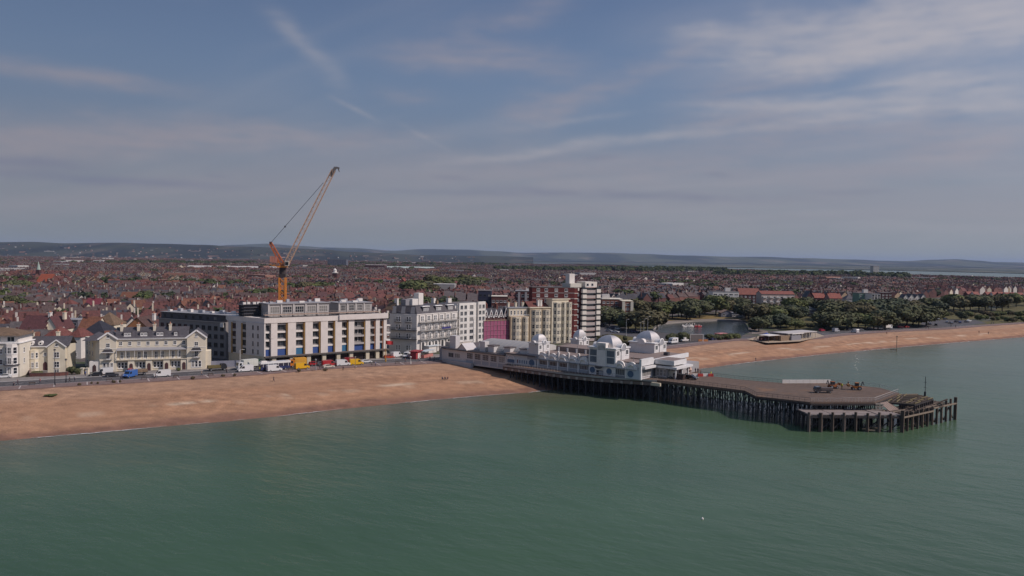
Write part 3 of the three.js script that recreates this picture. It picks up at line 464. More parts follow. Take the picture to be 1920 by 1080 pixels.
{ // long cream terrace
  const A = [-142.6, -266.8], B = [-110.2, -278], b = building('terrace', 'long cream seaside terrace with a gable at each end and a veranda canopy', A, B, 4.4, 'building'), L = b.len, W = paint(0.73, 0.67, 0.55);
  mb().box(5.3, L - 6.2, 0, 11.5, -10, -1.0).build('wall', W, b);
  for (const [x0, x1, z1, pk] of [[0, 5.3, 0, 13.6], [L - 6.2, L, 0.6, 14.1]]) {
    const xm = (x0 + x1) / 2; mb().profile([[x0, 0], [x1, 0], [x1, 11.6], [xm, pk - 0.15], [x0, 11.6]], -10, z1).build('gable_wall', W, b);
    mb().gable(x0, x1, -10, z1, 11.6, pk, 0.4, 'z').build('gable_roof', SLATE, b);
    for (const k of [-1, 1]) mb().bar([xm + k * ((x1 - x0) / 2 + 0.5), 11.4, z1 + 0.46], [xm, pk + 0.1, z1 + 0.46], 0.13, 0.5).build('bargeboard', TRIM, b);
    win(b, xm, 11.7, z1, 0.95, 1.1, { ny: 1, nx: 2 }); win(b, xm, 8.5, z1, 1.25, 1.5, { nx: 2, f: 0.1 }); win(b, xm, 4.5, z1, 1.2, 2.2, { nx: 2 });
    for (const k of [-1, 0, 1]) win(b, xm + k * 1.15, 0.9, z1, 1.0, 2.3, { f: 0.14 });
    mb().profile([[xm - 1.75, 7.0], [xm + 1.75, 7.0], [xm + 1.15, 7.9], [xm - 1.15, 7.9]], z1 + 0.004, z1 + 1.3).build('canopy', DARKTRIM, b); mb().box(xm - 1.9, xm + 1.9, 6.85, 7.0, z1 + 0.004, z1 + 1.5).build('canopy_edge', TRIM, b);
    mb().box(xm - 1.3, xm + 1.3, 4.2, 4.4, z1 + 0.004, z1 + 1.0).build('balcony', LEAD, b); railing(b, [xm - 1.3, 4.4, z1 + 0.95], [xm + 1.3, 4.4, z1 + 0.95], 0.9, 0.5);
    mb().box(x0 - 0.05, x1 + 0.05, 8.0, 8.12, z1 + 0.004, z1 + 0.1).build('string_course', TRIM, b);
  }
  mb().box(L + 0.003, L + 1.6, 0, 6.4, -6, -0.6).build('side_wing', W, b);
  mb().gable(5.0, L - 6.0, -10.5, -0.8, 11.5, 14.9, 0.3, 'x').build('roof', SLATE, b);
  mb().box(5.3, L - 6.2, 11.1, 11.55, -0.997, -0.5).build('cornice', TRIM, b);
  const x0 = 5.3, x1 = L - 6.2, n = 7;
  mb().profile([[-1.0, 8.15], [0.55, 7.45], [0.55, 7.3], [-1.0, 7.3]].map((q) => [q[0], q[1]]), 0, 1).geo();
  { const g = mb(); g.quad([x0, 7.42, 0.65], [x1, 7.42, 0.65], [x1, 8.2, -0.995], [x0, 8.2, -0.995]); g.quad([x0, 7.3, 0.65], [x1, 7.3, 0.65], [x1, 7.42, 0.65], [x0, 7.42, 0.65]); g.quad([x1, 7.3, 0.65], [x0, 7.3, 0.65], [x0, 8.0, -0.995], [x1, 8.0, -0.995]); g.build('veranda_canopy', LEAD, b); }
  mb().box(x0, x1, 3.95, 4.15, -0.995, 0.6).build('balcony', W, b); railing(b, [x0, 4.15, 0.55], [x1, 4.15, 0.55], 0.95, 1.2);
  for (let i = 0; i <= 8; i++) { const x = mixv(x0 + 0.1, x1 - 0.1, i / 8); mb().box(x - 0.05, x + 0.05, 4.15, 7.35, 0.45, 0.55).build('veranda_post', TRIM, b); }
  for (let i = 0; i < 8; i++) win(b, mixv(x0 + 1.2, x1 - 1.2, i / 7), 9.0, -1, 1.1, 1.35, { nx: 2, f: 0.1 });
  for (let i = 0; i < 8; i++) win(b, x0 + 1.6 + (x1 - x0 - 3) / 3.6 * Math.floor(i / 2) + (i % 2) * 2.0, 4.3, -1, 1.1, 2.5, { nx: 2, f: 0.16, glass: i < 2 ? GLASSPALE : GLASS });
  for (let i = 0; i < 4; i++) {
    const w = (x1 - x0) / 4, xa = x0 + w * i; mb().box(xa + 3.6, xa + w, 0, 3.95, -0.997, 0.3).build('porch', W, b);
    const xd = xa + 3.6 + (w - 3.6) / 2, q = mb().profile([[xd - 0.55, 0.1], [xd + 0.55, 0.1], [xd + 0.55, 2.2], [xd + 0.35, 2.65], [xd, 2.8], [xd - 0.35, 2.65], [xd - 0.55, 2.2]], 0.304, 0.4).build('door', mat(0.07, 0.03, 0.03), b);
    for (let k = 0; k < 3; k++) win(b, xa + 0.75 + k * 1.05, 0.9, -1, 0.95, 2.2, { f: 0.15 });
  }
  for (const [x, w] of [[8.6, 2.3], [13.8, 2.3], [19.0, 2.3], [24.2, 1.2]]) { const d = mb().box(x - w / 2 - 0.2, x + w / 2 + 0.2, 11.9, 13.7, -4.2, -1.6).build('dormer', SLATE, b); for (let k = 0; k < (w > 2 ? 2 : 1); k++) win(d, x + (w > 2 ? (k - 0.5) * 1.15 : 0), 12.25, -1.6, 1.0, 1.1, { nx: 2, ny: 1, name: 'dormer_window', f: 0.16 }); }
  for (const x of [6.4, 11.8, 17.0, 22.2]) chimney(b, x, -4.6, 13.2, 15.9, W, 0.8, 1.8, 4);
  // shaded side range
  mb().prism([[0.002, -1.4], [-1.8, -3.4], [-1.8, -5], [-7.5, -18], [0.002, -18]].map((q) => q), 0, 10.8).build('side_range', W, b);
  for (const [x, z] of [[-3.6, -9], [-5, -12.2], [-6.3, -15.2]]) for (const y of [1.0, 4.6, 7.9]) win(b, x - 0.05, y, z, 0.9, 1.7, { ry: -1.157 });
  mb().hip(-5.6, 0.8, -18, -2, 10.8, 12.8, 0.2).build('side_roof', SLATE, b);
  mb().box(-3.2, -0.004, 0, 3.7, -3.6, -0.3).build('porch', WHITE, b); mb().profile([[-2.2, 0.1], [-1.1, 0.1], [-1.1, 2.1], [-1.65, 2.7], [-2.2, 2.1]], -0.297, -0.2).build('door', mat(0.06, 0.03, 0.03), b);
  const g = thing('gate_pier', 'pair of cream gate piers at the left end of the long terrace', 'gate', [0, 4.4, 0]); for (const q of [[154.5, 702], [164, 702]]) { const p = G(q[0], q[1], 4.4); mb().cbox(p[0], 0, p[1], 0.9, 2.0, 0.9).cbox(p[0], 2.0, p[1], 1.15, 0.25, 1.15).build('pier', W, g); }
}
{ // dark new wing behind
  const A = [-146.5, -320.5], B = [-112.8, -304.5], b = building('apartment_wing', 'long dark grey new apartment wing in shade behind the cream terrace', A, B, 4.4, 'building'), L = b.len, D = paint(0.27, 0.25, 0.245), K = mat(0.075, 0.072, 0.085, { map: grimeMap, roughness: 0.6 });
  mb().box(0, L, 0, 14.6, -14, 0).build('wall', D, b); mb().box(0.3, L - 0.3, 14.6, 17.2, -13, -0.9).build('attic_wall', K, b); mb().box(-0.1, L + 0.1, 17.2, 17.4, -13.4, -0.5).build('roof', LEAD, b);
  mb().box(-0.1, L + 0.1, 14.2, 14.62, 0.003, 0.25).build('cornice', paint(0.27, 0.25, 0.24), b);
  for (let i = 0; i < 11; i++) for (let k = 0; k < 4; k++) win(b, 2 + i * (L - 4) / 10, 1.3 + k * 3.3, 0, 1.9, 1.7, { nx: 2, ny: 1, frame: DARKTRIM, glass: GLASS });
  for (let i = 0; i < 9; i++) win(b, 2.5 + i * (L - 5) / 8, 15.1, -0.9, 1.6, 1.4, { nx: 2, ny: 1, frame: DARKTRIM });
  for (let i = 0; i < 10; i++) mb().cbox(2 + i * 3.6, 17.4, -4 - (i * 37 % 5), 1.4 + (i % 3) * 0.5, 0.7 + (i % 2) * 0.5, 1.3).build('roof_plant', i % 3 ? paint(0.42, 0.43, 0.47) : WHITE, b);
  mb().box(L - 2.6, L - 0.8, 12.6, 14.3, 0.26, 0.5).build('white_panel', WHITE, b);
}
{ // white hotel-like block with tall piers
  const A = [-91.2, -284.5], B = [-51, -315.5], b = building('apartment_block', 'large white seafront block with tall pale piers, blue ground panels and grey penthouses', A, B, 4.4, 'building'), L = b.len;
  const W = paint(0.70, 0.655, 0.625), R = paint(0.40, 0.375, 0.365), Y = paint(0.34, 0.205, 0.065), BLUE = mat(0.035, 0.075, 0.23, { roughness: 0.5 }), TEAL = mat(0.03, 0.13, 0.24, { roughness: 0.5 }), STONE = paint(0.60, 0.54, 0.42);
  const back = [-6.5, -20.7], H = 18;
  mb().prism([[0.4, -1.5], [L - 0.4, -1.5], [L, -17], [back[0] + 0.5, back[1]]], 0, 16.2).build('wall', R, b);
  mb().prism([[0, 0.15], [0, -1.3], [back[0], back[1]], [back[0] - 0.01, back[1] - 3], [L, -18], [L, 0.15]].reverse(), 16.2, H).build('parapet', W, b);
  mb().box(0.5, L - 0.5, H + 0.002, H + 0.1, -17, -1.0).build('roof', FLATROOF, b);
  mb().box(29.6, L + 0.3, 16.4, H + 0.45, 0.153, 0.75).build('parapet_panel', W, b);
  // left side: wall with slots
  const sd = Math.atan2(-(0 - back[1]), 0 - back[0]), SL = Math.hypot(...back);
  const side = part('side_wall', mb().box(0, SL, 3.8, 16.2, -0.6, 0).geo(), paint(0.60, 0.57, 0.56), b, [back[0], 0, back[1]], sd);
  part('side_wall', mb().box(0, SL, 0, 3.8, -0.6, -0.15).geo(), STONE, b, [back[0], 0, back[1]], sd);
  for (const [x, w] of [[3.4, 2.6], [9.6, 2.6]]) { mb().box(x - w / 2 - 0.3, x - w / 2 + 0.6, 3.8, 15.6, 0.003, 0.05).build('yellow_panel', Y, side); for (let k = 0; k < 4; k++) { mb().box(x - w / 2 + 0.6, x + w / 2, 4.2 + k * 3.0, 6.3 + k * 3.0, 0.003, 0.04).build('window', GLASS, side); mb().box(x - w / 2 + 0.6, x + w / 2, 6.3 + k * 3.0, 7.2 + k * 3, 0.003, 0.06).build('panel', R, side); } }
  for (const x of [15.1, 18.1]) for (let k = 0; k < 4; k++) win(side, x, 4.6 + k * 3.0, 0, 0.7, 1.5, { frame: DARKTRIM });
  // front: ground floor
  mb().box(0, L + 0.6, 3.55, 3.9, -1.5, 0.9).build('canopy', mat(0.12, 0.10, 0.09), b); mb().box(0, L + 0.6, 3.2, 3.55, -1.49, 0.5).build('fascia', STONE, b);
  mb().box(0.5, L - 0.5, 0.2, 3.2, -1.497, -1.1).build('shop_glazing', mat(0.025, 0.018, 0.018, { roughness: 0.2 }), b);
  const bays = [[0, 2.6, 1], [5.0, 9.1, 0], [12.2, 15.9, 0], [18.9, 22.2, 0], [25.1, 28.2, 0], [31.0, 33.9, 0], [36.3, 41.2, 2], [43.3, 45.8, 3], [47.6, 49.4, 3]];
  let px = 0.0;
  for (let i = 0; i < bays.length; i++) {
    const [x0, x1, kind] = bays[i], next = bays[i + 1]?.[0] ?? L, xp0 = x1, xp1 = next;
    mb().box(xp0, xp1, 3.9, 16.2, -1.497, 0).build('pier', W, b); if (i) mb().box(xp0 - 0.45, xp0, 3.9, 16.2, -1.497, -0.25).build('yellow_panel', kind === 3 ? paint(0.32, 0.16, 0.09) : Y, b);
    mb().box((xp0 + xp1) / 2 - 0.75, (xp0 + xp1) / 2 + 0.75, 0, 3.2, -1.09, 0.05).build('column', STONE, b);
    const gx0 = x0 + 0.05, gx1 = x1 - (i ? 0.5 : 0.05);
    for (let k = 0; k < 4; k++) {
      const y = 4.4 + k * 3.0;
      if (k === 0) mb().box(gx0, gx1, 3.9, 6.3, -1.495, -0.9).build('blue_panel', i % 3 === 2 ? TEAL : BLUE, b); else {
        const wd = kind === 2 ? 2 : 1;
        for (let q = 0; q < wd; q++) { const a0 = mixv(gx0, gx1, q / wd), a1 = mixv(gx0, gx1, (q + 1) / wd); win(b, (a0 + a1) / 2, y, -1.5, a1 - a0 - 0.35, 2.15, { nx: 2, ny: 1, frame: kind >= 2 ? paint(0.35, 0.34, 0.34) : mat(0.2, 0.19, 0.19), f: 0.1 }); }
      }
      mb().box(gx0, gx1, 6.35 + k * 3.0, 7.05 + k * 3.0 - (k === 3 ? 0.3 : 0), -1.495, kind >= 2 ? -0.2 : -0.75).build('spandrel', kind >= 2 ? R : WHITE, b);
    }
  }
  for (const y of [6.3, 9.3, 12.3]) mb().box(L + 0.003, L + 1.8, y + 0.7, y + 1.3, -2.4, -0.3).build('balcony', WHITE, b);
  // set-back penthouses
  const PH = paint(0.40, 0.385, 0.385), PF = paint(0.55, 0.53, 0.52);
  for (const [x0, x1, h, z] of [[3.2, 27.5, 4.9, -4.4], [31.5, 46.0, 4.6, -4.0]]) {
    mb().box(x0, x1, H + 0.1, H + h, z - 10, z).build('penthouse_wall', PH, b); mb().box(x0 - 0.4, x1 + 0.4, H + h, H + h + 0.25, z - 10.4, z + 0.5).build('penthouse_roof', LEAD, b);
    const n = x0 < 10 ? 5 : 4, w = (x1 - x0) / n; for (let i = 0; i < n; i++) { win(b, x0 + w * (i + 0.5), H + 1.5, z, w - 1.3, 2.5, { nx: 4, ny: 2, frame: PF, f: 0.14 }); mb().box(x0 + w * i - 0.25, x0 + w * i + 0.25, H + 0.1, H + h, z + 0.003, z + 0.35).build('pilaster', PF, b); }
    for (let i = 0; i < 6; i++) mb().cbox(x0 + 2 + i * (x1 - x0 - 4) / 5, H + h + 0.25, z - 3 - (i % 3) * 2, 1.1 + (i % 2), 0.6 + 0.3 * (i % 3), 1.2).build('roof_plant', i % 2 ? WHITE : paint(0.4, 0.41, 0.45), b);
  }
  mb().box(0.8, L - 3, H + 0.95, H + 1.2, -3.4, -1.6).build('scaffold_boards', paint(0.42, 0.31, 0.25), b);
  { const g = mb(); for (let i = 0; i < 26; i++) { const x = 1 + i * (L - 4.5) / 25; g.bar([x, H + 0.1, -1.7], [x, H + 2.1, -1.7], 0.07); g.bar([x, H + 0.1, -3.2], [x, H + 2.1, -3.2], 0.07); } for (const y of [1.5, 2.05]) g.bar([1, H + y, -1.7], [L - 3.5, H + y, -1.7], 0.06); g.build('scaffold_poles', mat(0.28, 0.26, 0.25, { metalness: 0.4 }), b); }
  { const g = mb(), k = mb(); for (let i = 0; i < 7; i++) for (let j = 0; j < 3; j++) { const x = -4 + i * 1.5, z = -18.5 + i * 1.4 * 0 + j * 3; g.bar([x + j * 0.6, H, z], [x + j * 0.6, H + 4.6, z], 0.1); } for (let l = 0; l < 4; l++) k.box(-4.3, 6, H + 0.9 + l * 1.15, H + 1.0 + l * 1.15, -18.8, -11.8); g.build('scaffold_poles', IRON, b); k.build('scaffold_boards', mat(0.05, 0.045, 0.05), b); mb().box(-3.4, 2.6, H + 0.1, H + 4.2, -18, -12.4).build('stair_tower', mat(0.04, 0.04, 0.05), b); for (let i = 0; i < 5; i++) mb().cbox(-3 + i * 1.9, H + 4.6, -13 - i % 2, 1.1, 0.8, 1.0).build('roof_plant', WHITE, b); }
}
{ // white Edwardian hotel with dark mansard
  const A = [-40.5, -330], B = [-24.8, -352], b = building('seafront_hotel', 'white Edwardian hotel with bowed balconied bays and a dark mansard roof', A, B, 4.4, 'building'), L = b.len, W = paint(0.74, 0.71, 0.68), back = [-4.2, -11.1], E = 16.7;
  mb().prism([[0, 0], [L, 0], [L, -13], [back[0], back[1] - 1]], 0, E).build('wall', W, b);
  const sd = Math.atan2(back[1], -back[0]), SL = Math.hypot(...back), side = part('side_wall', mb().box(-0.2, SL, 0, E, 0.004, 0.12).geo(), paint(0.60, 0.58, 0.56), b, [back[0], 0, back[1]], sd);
  for (const y of [6.1, 9.9]) { mb().box(0.3, SL + 0.2, y, y + 0.25, 0.123, 1.1).build('balcony', DARKTRIM, side); railing(side, [0.3, y + 0.25, 1.05], [SL, y + 0.25, 1.05], 1, 0.45); }
  for (const x of [3.4, 8.2]) { mb().box(x - 1.5, x + 1.5, 13.4, 13.6, 0.123, 1.0).build('balcony', DARKTRIM, side); railing(side, [x - 1.5, 13.6, 0.95], [x + 1.5, 13.6, 0.95], 1, 0.4); for (const y of [1.4, 6.5, 10.3, 13.7]) for (const k of [-0.6, 0.6]) win(side, x + k, y, 0.12, 0.85, 2.2, { f: 0.12 }); }
  // mansard with tapering panels
  mb().prism([[-0.1, 0.2], [L + 0.1, 0.2], [L + 0.1, -13], [back[0], back[1] - 1]], E, E + 0.35).build('cornice', W, b);
  const a = [[0, 0], [L, 0], [L, -12.5], [back[0], back[1] - 0.6]], t = [[1.0, -1.7], [L - 1.2, -1.7], [L - 1.2, -11], [back[0] + 1.8, back[1] + 0.7]], m = mb(); for (let i = 0; i < 4; i++) { const j = (i + 1) % 4; m.quad([a[i][0], E + 0.35, a[i][1]], [a[j][0], E + 0.35, a[j][1]], [t[j][0], 20.3, t[j][1]], [t[i][0], 20.3, t[i][1]]); } m.prism(t, 20.29, 20.5); m.build('mansard_roof', SLATE, b);
  for (const x of [4.2, 12.6, 20.6]) { mb().box(x - 0.1, x + 4.1, 17.2, 20.0, -3, -0.55).build('dormer', DARKSLATE, b); mb().box(x - 0.3, x + 4.4, 20.0, 20.3, -3, -0.3).build('dormer_roof', TRIM, b); for (let k = 0; k < 3; k++) win(b, x + 1.0 + k * 1.15, 17.7, -0.55, 0.95, 1.7, { nx: 2, f: 0.13, name: 'dormer_window' }); }
  { const g = mb(); for (const u of [1.4, 5.6, 10]) { const q = (e, y, o) => [mixv(back[0], 0, e / SL) + o * 0.9, y, mixv(back[1], 0, e / SL) - 0.02 - o * 0.1]; g.quad(q(u - 1.0, 17.2, -0.15), q(u + 1.0, 17.2, -0.15), q(u + 0.85, 20.2, 0.35), q(u - 0.85, 20.2, 0.35)); } g.build('dormer_panels', LEAD, b); }
  // six bowed bays
  const n = 6, w = (L - 1.6) / n;
  for (let i = 0; i < n; i++) {
    const x = 1.3 + w * (i + 0.5), bow = (r) => { const q = []; for (let k = 0; k <= 8; k++) { const e = Math.PI * k / 8; q.push([x - Math.cos(e) * r, 0.002 + Math.sin(e) * r * 0.62]); } return q; };
    mb().prism(bow(1.45), 4.9, 13.4).build('bow_bay', W, b);
    for (const y of [6.4, 10.2]) for (const [k, ry] of [[-0.72, -0.6], [0, 0], [0.72, 0.6]]) win(b, x + k * 1.25, y, (ry ? 0.66 : 0.9), 0.78, 2.4, { ry, f: 0.12, glass: GLASS });
    for (const k of [-0.5, 0.5]) win(b, x + k, 13.9, 0, 0.85, 2.2, { f: 0.13 });
    mb().box(x - w / 2 + 0.05, x - w / 2 + 0.42, 13.3, E, 0.004, 0.5).build('pilaster', W, b);
    const arch = mb().profile([[x - 0.6, 0.9], [x + 0.6, 0.9], [x + 0.6, 3.9], [x + 0.4, 4.4], [x, 4.6], [x - 0.4, 4.4], [x - 0.6, 3.9]], 0.005, 0.08).build('arched_window', GLASS, b); for (const k of [-1.05, 1.05]) mb().box(x + k - 0.3, x + k + 0.3, 0.2, 4.9, 0.004, 0.7).build('column', W, b);
  }
  for (const y of [5.85, 9.65, 13.25]) { mb().box(0.9, L, y, y + 0.22, 0.006, 1.75).build('balcony', paint(0.38, 0.37, 0.36), b); railing(b, [0.9, y + 0.22, 1.68], [L, y + 0.22, 1.68], 1, 0.6, IRON); }
  mb().box(14.4, 20.5, 9.9, 10.7, 1.76, 1.85).build('blue_banner', mat(0.04, 0.035, 0.16), b);
  // roof boxes
  mb().box(7.6, 10.6, 20.5, 25.6, -9, -6).build('lift_tower', WHITE, b); mb().box(3.2, 6.8, 20.5, 23.2, -9, -5.6).build('roof_box', WHITE, b); mb().box(0.4, 3.1, 20.5, 23.0, -10, -7).build('roof_box', paint(0.25, 0.25, 0.28), b); mb().box(17.5, 18.6, 20.5, 22.0, -5, -4).build('chimney', BUFFBRICK, b); chimney(b, -1.6, -10.5, 19, 23.2, WHITE); chimney(b, 22.5, -10.5, 19, 22.6, WHITE, 1.4);
  mb().gable(-4.4, 0.8, -14.5, -10.5, 18.5, 21.6, 0.1, 'z').build('rear_roof', TANTILE, b);
  mb().box(4.5, 9.5, 0.1, 3.0, 0.71, 3.0).build('porch', WHITE, b); mb().box(4.2, 12, 3.0, 3.2, 0.71, 3.4).build('porch_roof', paint(0.6, 0.66, 0.7), b);
}
{ // white modern block
  const A = [-24.5, -353], B = [-13.2, -366.5], b = building('apartment_block', 'plain white flat-roofed block with square windows, right of the mansard hotel', A, B, 4.4, 'building'), L = b.len, W = paint(0.74, 0.72, 0.69);
  mb().box(0, L, 0, 20.4, -11, -0.3).build('wall', W, b); mb().box(0.4, 11.2, 0, 20.6, -0.297, 0.4).build('front_wall', W, b); mb().box(12.9, L + 0.4, 0, 20.9, -0.297, 0.7).build('front_wall', W, b); mb().box(0.2, L - 0.2, 20.402, 20.5, -10.8, -0.5).build('roof', FLATROOF, b); mb().box(-1.0, -0.003, 0, 19.5, -9, -1).build('side_wing', W, b);
  for (let k = 0; k < 7; k++) { const y = 0.8 + k * 2.85; for (const x of [2.0, 4.6, 8.6]) win(b, x, y, 0.4, x > 8 ? 2.4 : 1.7, 1.65, { nx: 2, ny: 2, f: 0.1, frame: mat(0.3, 0.3, 0.3) }); for (const x of [14.2, 16.6]) win(b, x, y, 0.7, 1.6, 1.65, { nx: 2, f: 0.1, frame: mat(0.3, 0.3, 0.3) }); if (k) mb().box(0.4, 11.2, y - 0.62, y - 0.45, 0.403, 0.5).build('string_course', TRIM, b); }
  mb().box(9.8, 10.05, 2, 13, 0.404, 0.55).build('flue', LEAD, b); chimney(b, 2, -8, 20.5, 22.4, WHITE, 2.2, 1.5, 4);
}
{ // wrapped building
  const A = [-12.6, -365.6], B = [-0.8, -374], b = building('scaffolded_building', 'gothic gabled building wrapped in pink scaffold netting', A, B, 4.4, 'building'), L = b.len, PINK = mat(0.33, 0.09, 0.175, { map: grimeMap, roughness: 0.8 });
  mb().box(0, L, 0, 13.4, -10, -1.6).build('wall', DARKBRICK, b);
  mb().gable(0, L, -10, -1.6, 13.4, 17.0, 0.3, 'x').build('roof', DARKSLATE, b);
  for (let i = 0; i < 5; i++) { const x = 1.6 + i * (L - 3) / 4; mb().profile([[x - 1.2, 13.0], [x + 1.2, 13.0], [x, 16.4 + (i === 4 ? 0.9 : 0)]], -2.2, -1.4).build('gable', DARKBRICK, b); for (const k of [-1, 1]) mb().bar([x + k * 1.3, 12.9, -1.3], [x, 16.7 + (i === 4 ? 0.9 : 0), -1.3], 0.14, 0.28).build('bargeboard', TRIM, b); win(b, x, 13.4, -1.4, 0.7, 1.2, { ny: 1 }); mb().cyl(x, 16.3 + (i === 4 ? 0.9 : 0), -1.6, 0.08, 0.02, 1.5, 5).build('finial', TRIM, b); }
  for (const [x, z] of [[1, -6], [5, -7], [10.4, -6]]) chimney(b, x, z, 15.5, 19.0, REDBRICK);
  const net = (x0, x1, y0, y1, z) => mb().box(x0, x1, y0, y1, z - 0.04, z).build('netting', PINK, b);
  for (let i = 0; i < 4; i++) for (let k = 0; k < 5; k++) net(-0.6 + i * (L + 1) / 4 + 0.03, -0.6 + (i + 1) * (L + 1) / 4 - 0.03, 0.3 + k * 2.3, 2.2 + k * 2.3, 0.1 + 0.08 * ((i + k) % 2));
  for (let k = 0; k <= 5; k++) mb().box(-0.8, L + 0.6, 0.1 + k * 2.3, 0.28 + k * 2.3, -1.4, 0.25).build('scaffold_deck', k === 5 ? paint(0.40, 0.27, 0.2) : mat(0.45, 0.16, 0.24), b);
  for (let i = 0; i <= 8; i++) { const x = -0.7 + i * (L + 1.2) / 8; mb().bar([x, 0, 0.3], [x, 13.0, 0.3], 0.08).build('scaffold_pole', LEAD, b); }
  part('netting', mb().box(-9, 0, 0.3, 11.6, 0, 0.05).geo(), PINK, b, [-0.7, 0, 0], Math.PI / 2 + Math.PI);
}
{ // cream terraces right of the netting
  const bays = (b, list, floors, y0, fh, m) => { for (const [x, w] of list) { bay(b, x, w, 0, y0 + floors * fh - 0.6, 1.2, m); for (let k = 0; k < floors; k++) { bayWindows(b, x, w, y0 + k * fh, fh * 0.62, 1.2, { f: 0.16, frame: PALECREAM }); mb().prism(bayPoly(x, w + 0.4, 1.4), y0 + k * fh + fh * 0.74, y0 + k * fh + fh * 0.82).build('bay_cornice', PALECREAM, b); } } };
  const W = paint(0.69, 0.62, 0.49), S = paint(0.46, 0.37, 0.26);
  let b = building('terraced_house', 'cream terraced house with stone bays and a raised balustraded top floor, beside the pink netting', [-0.4, -371.8], [8.6, -375.6], 4.4, 'house');
  let L = b.len; mb().box(0, L, 0, 13.4, -10, 0).build('wall', S, b); mb().box(0, L, 13.4, 17.3, -10, -2.2).build('top_wall', W, b); mb().box(-0.2, L + 0.2, 17.3, 17.6, -10, -1.9).build('roof', LEAD, b); bays(b, [[3.2, 4.2], [7.9, 2.6]], 4, 0.9, 3.2, W); for (let i = 0; i < 5; i++) win(b, 1.2 + i * 1.8, 14, -2.2, 0.9, 2.2); railing(b, [0, 13.4, -0.1], [L, 13.4, -0.1], 1.0, 0.6, TRIM, 'balustrade'); for (const x of [1.5, 5.4, 9.2]) chimney(b, x, -7, 17.6, 19.7, W);
  b = building('terraced_house', 'cream terraced house with wide stone bays in the middle of the cream row', [9.0, -376.0], [19.6, -380.6], 4.4, 'house');
  L = b.len; mb().box(0, L, 0, 17.4, -11, 0).build('wall', S, b); mb().box(-0.2, L + 0.2, 17.4, 17.8, -11, 0.4).build('cornice', W, b); mb().gable(0, L, -11, -2, 17.8, 20.2, 0, 'x').build('roof', REDTILE, b); bays(b, [[3.4, 5.0], [8.9, 4.2]], 5, 0.9, 3.25, W); for (const x of [5.6, 7]) chimney(b, x, -3, 18, 21, WHITE);
  b = building('apartment_house', 'tall cream bay-fronted house at the right end of the cream row', [19.8, -380.0], [30.2, -386.4], 4.4, 'house');
  L = b.len; mb().box(0, L, 0, 21.4, -11, 0).build('wall', paint(0.66, 0.60, 0.475), b); mb().box(-0.2, L + 0.2, 21.4, 21.9, -11, 0.4).build('cornice', W, b); mb().box(0.3, L - 0.3, 21.902, 22, -10.5, 0).build('roof', FLATROOF, b); bays(b, [[3.2, 4.6], [7.2, 2.2], [10.4, 3.2]], 6, 0.9, 3.3, paint(0.71, 0.66, 0.53));
}
{ // tower block
  const A = [34.6, -386.2], B = [44.6, -392.4], b = building('tower_block', 'ten-storey tower block with white balcony stacks and a dark red brick side', A, B, 4.4, 'building'), L = b.len, W = paint(0.72, 0.68, 0.62), D = brick(0.20, 0.045, 0.04);
  mb().prism([[-3.2, -1.2], [L, -1.2], [L, -14], [-22, -14], [-22, -11]], 0, 27.2).build('wall', D, b);
  for (let k = 0; k < 10; k++) {
    const y = 0.3 + k * 2.72;
    for (const [x0, x1, z] of [[0.4, 2.9, 0.9], [L - 2.5, L, 0.9]]) { mb().box(x0, x1, y, y + 1.75, -0.6, z).build('balcony', W, b); mb().box(x0 + 0.1, x1 - 0.1, y + 1.75, y + 2.72, -0.9, z - 0.5).build('window', k % 3 ? PANES[3] : PANES[2], b); }
    mb().box(3.0, L - 2.6, y, y + 1.3, -1.197, 0.3).build('balcony', paint(0.44, 0.38, 0.365), b); mb().box(3.0, L - 2.6, y + 1.1, y + 2.55, -1.197, -0.9).build('window', k % 3 === 1 ? PANES[4] : GLASSPALE, b); mb().box(3.0, L - 2.6, y + 2.5, y + 2.7, -1.19, 0.5).build('balcony_floor', k % 2 ? paint(0.32, 0.2, 0.19) : LEAD, b);
    mb().box(-3.3, -0.7, y + 2.3, y + 2.6, -1.19, -1.05).build('floor_band', W, b); mb().box(-1.3, -0.5, y + 0.9, y + 2.3, -1.18, -0.95).build('window', W, b);
  }
  mb().box(3.0, L - 1.4, 27.3, 30.2, -8, -0.6).build('roof_house', W, b); for (const x of [4.4, 7.4]) win(b, x, 28, -0.6, 1.6, 1.5, { ny: 1 }); mb().box(-5.2, 1.6, 27.3, 29.4, -9, -2).build('roof_house', paint(0.6, 0.58, 0.52), b); mb().box(-4.4, -1.2, 29.4, 34.2, -7.4, -4).build('lift_tower', WHITE, b);
  const sd = Math.atan2(9.8, 18.8); mb().prism([[-3.0, -1.0], [L + 0.2, -1.0], [L + 0.2, -14.2], [-22.2, -14.2], [-22.2, -10.8]], 27.2, 27.5).build('roof', FLATROOF, b);
  const side = part('side_wall', mb().box(0, 21.2, 0, 27.1, 0.004, 0.06).geo(), D, b, [-22, 0, -11], -Math.atan2(9.8, 18.8));
  for (let k = 5; k < 10; k++) { mb().box(0, 21.2, k * 2.72, k * 2.72 + 0.3, 0.063, 0.12).build('floor_band', paint(0.4, 0.37, 0.36), side); for (const x of [3, 7, 12, 17]) win(side, x, k * 2.72 + 0.9, 0.06, 1.6, 1.4, { nx: 2, ny: 1 }); }
  const f = thing('site_hoarding', 'grey blue site hoarding along the road in front of the dark wing', 'fence', [0, 4.4, 0]);
  const P = [[390, 689.5], [405, 689], [420, 688.5], [438, 688], [455, 687.5], [478, 686]].map((q) => G(q[0], q[1], 4.4)); for (let i = 1; i < P.length; i++) mb().bar([P[i - 1][0], 1.2, P[i - 1][1]], [P[i][0], 1.2, P[i][1]], 0.1, 2.4).build('hoarding_panel', i % 2 ? paint(0.26, 0.27, 0.34) : paint(0.22, 0.23, 0.30), f);
}
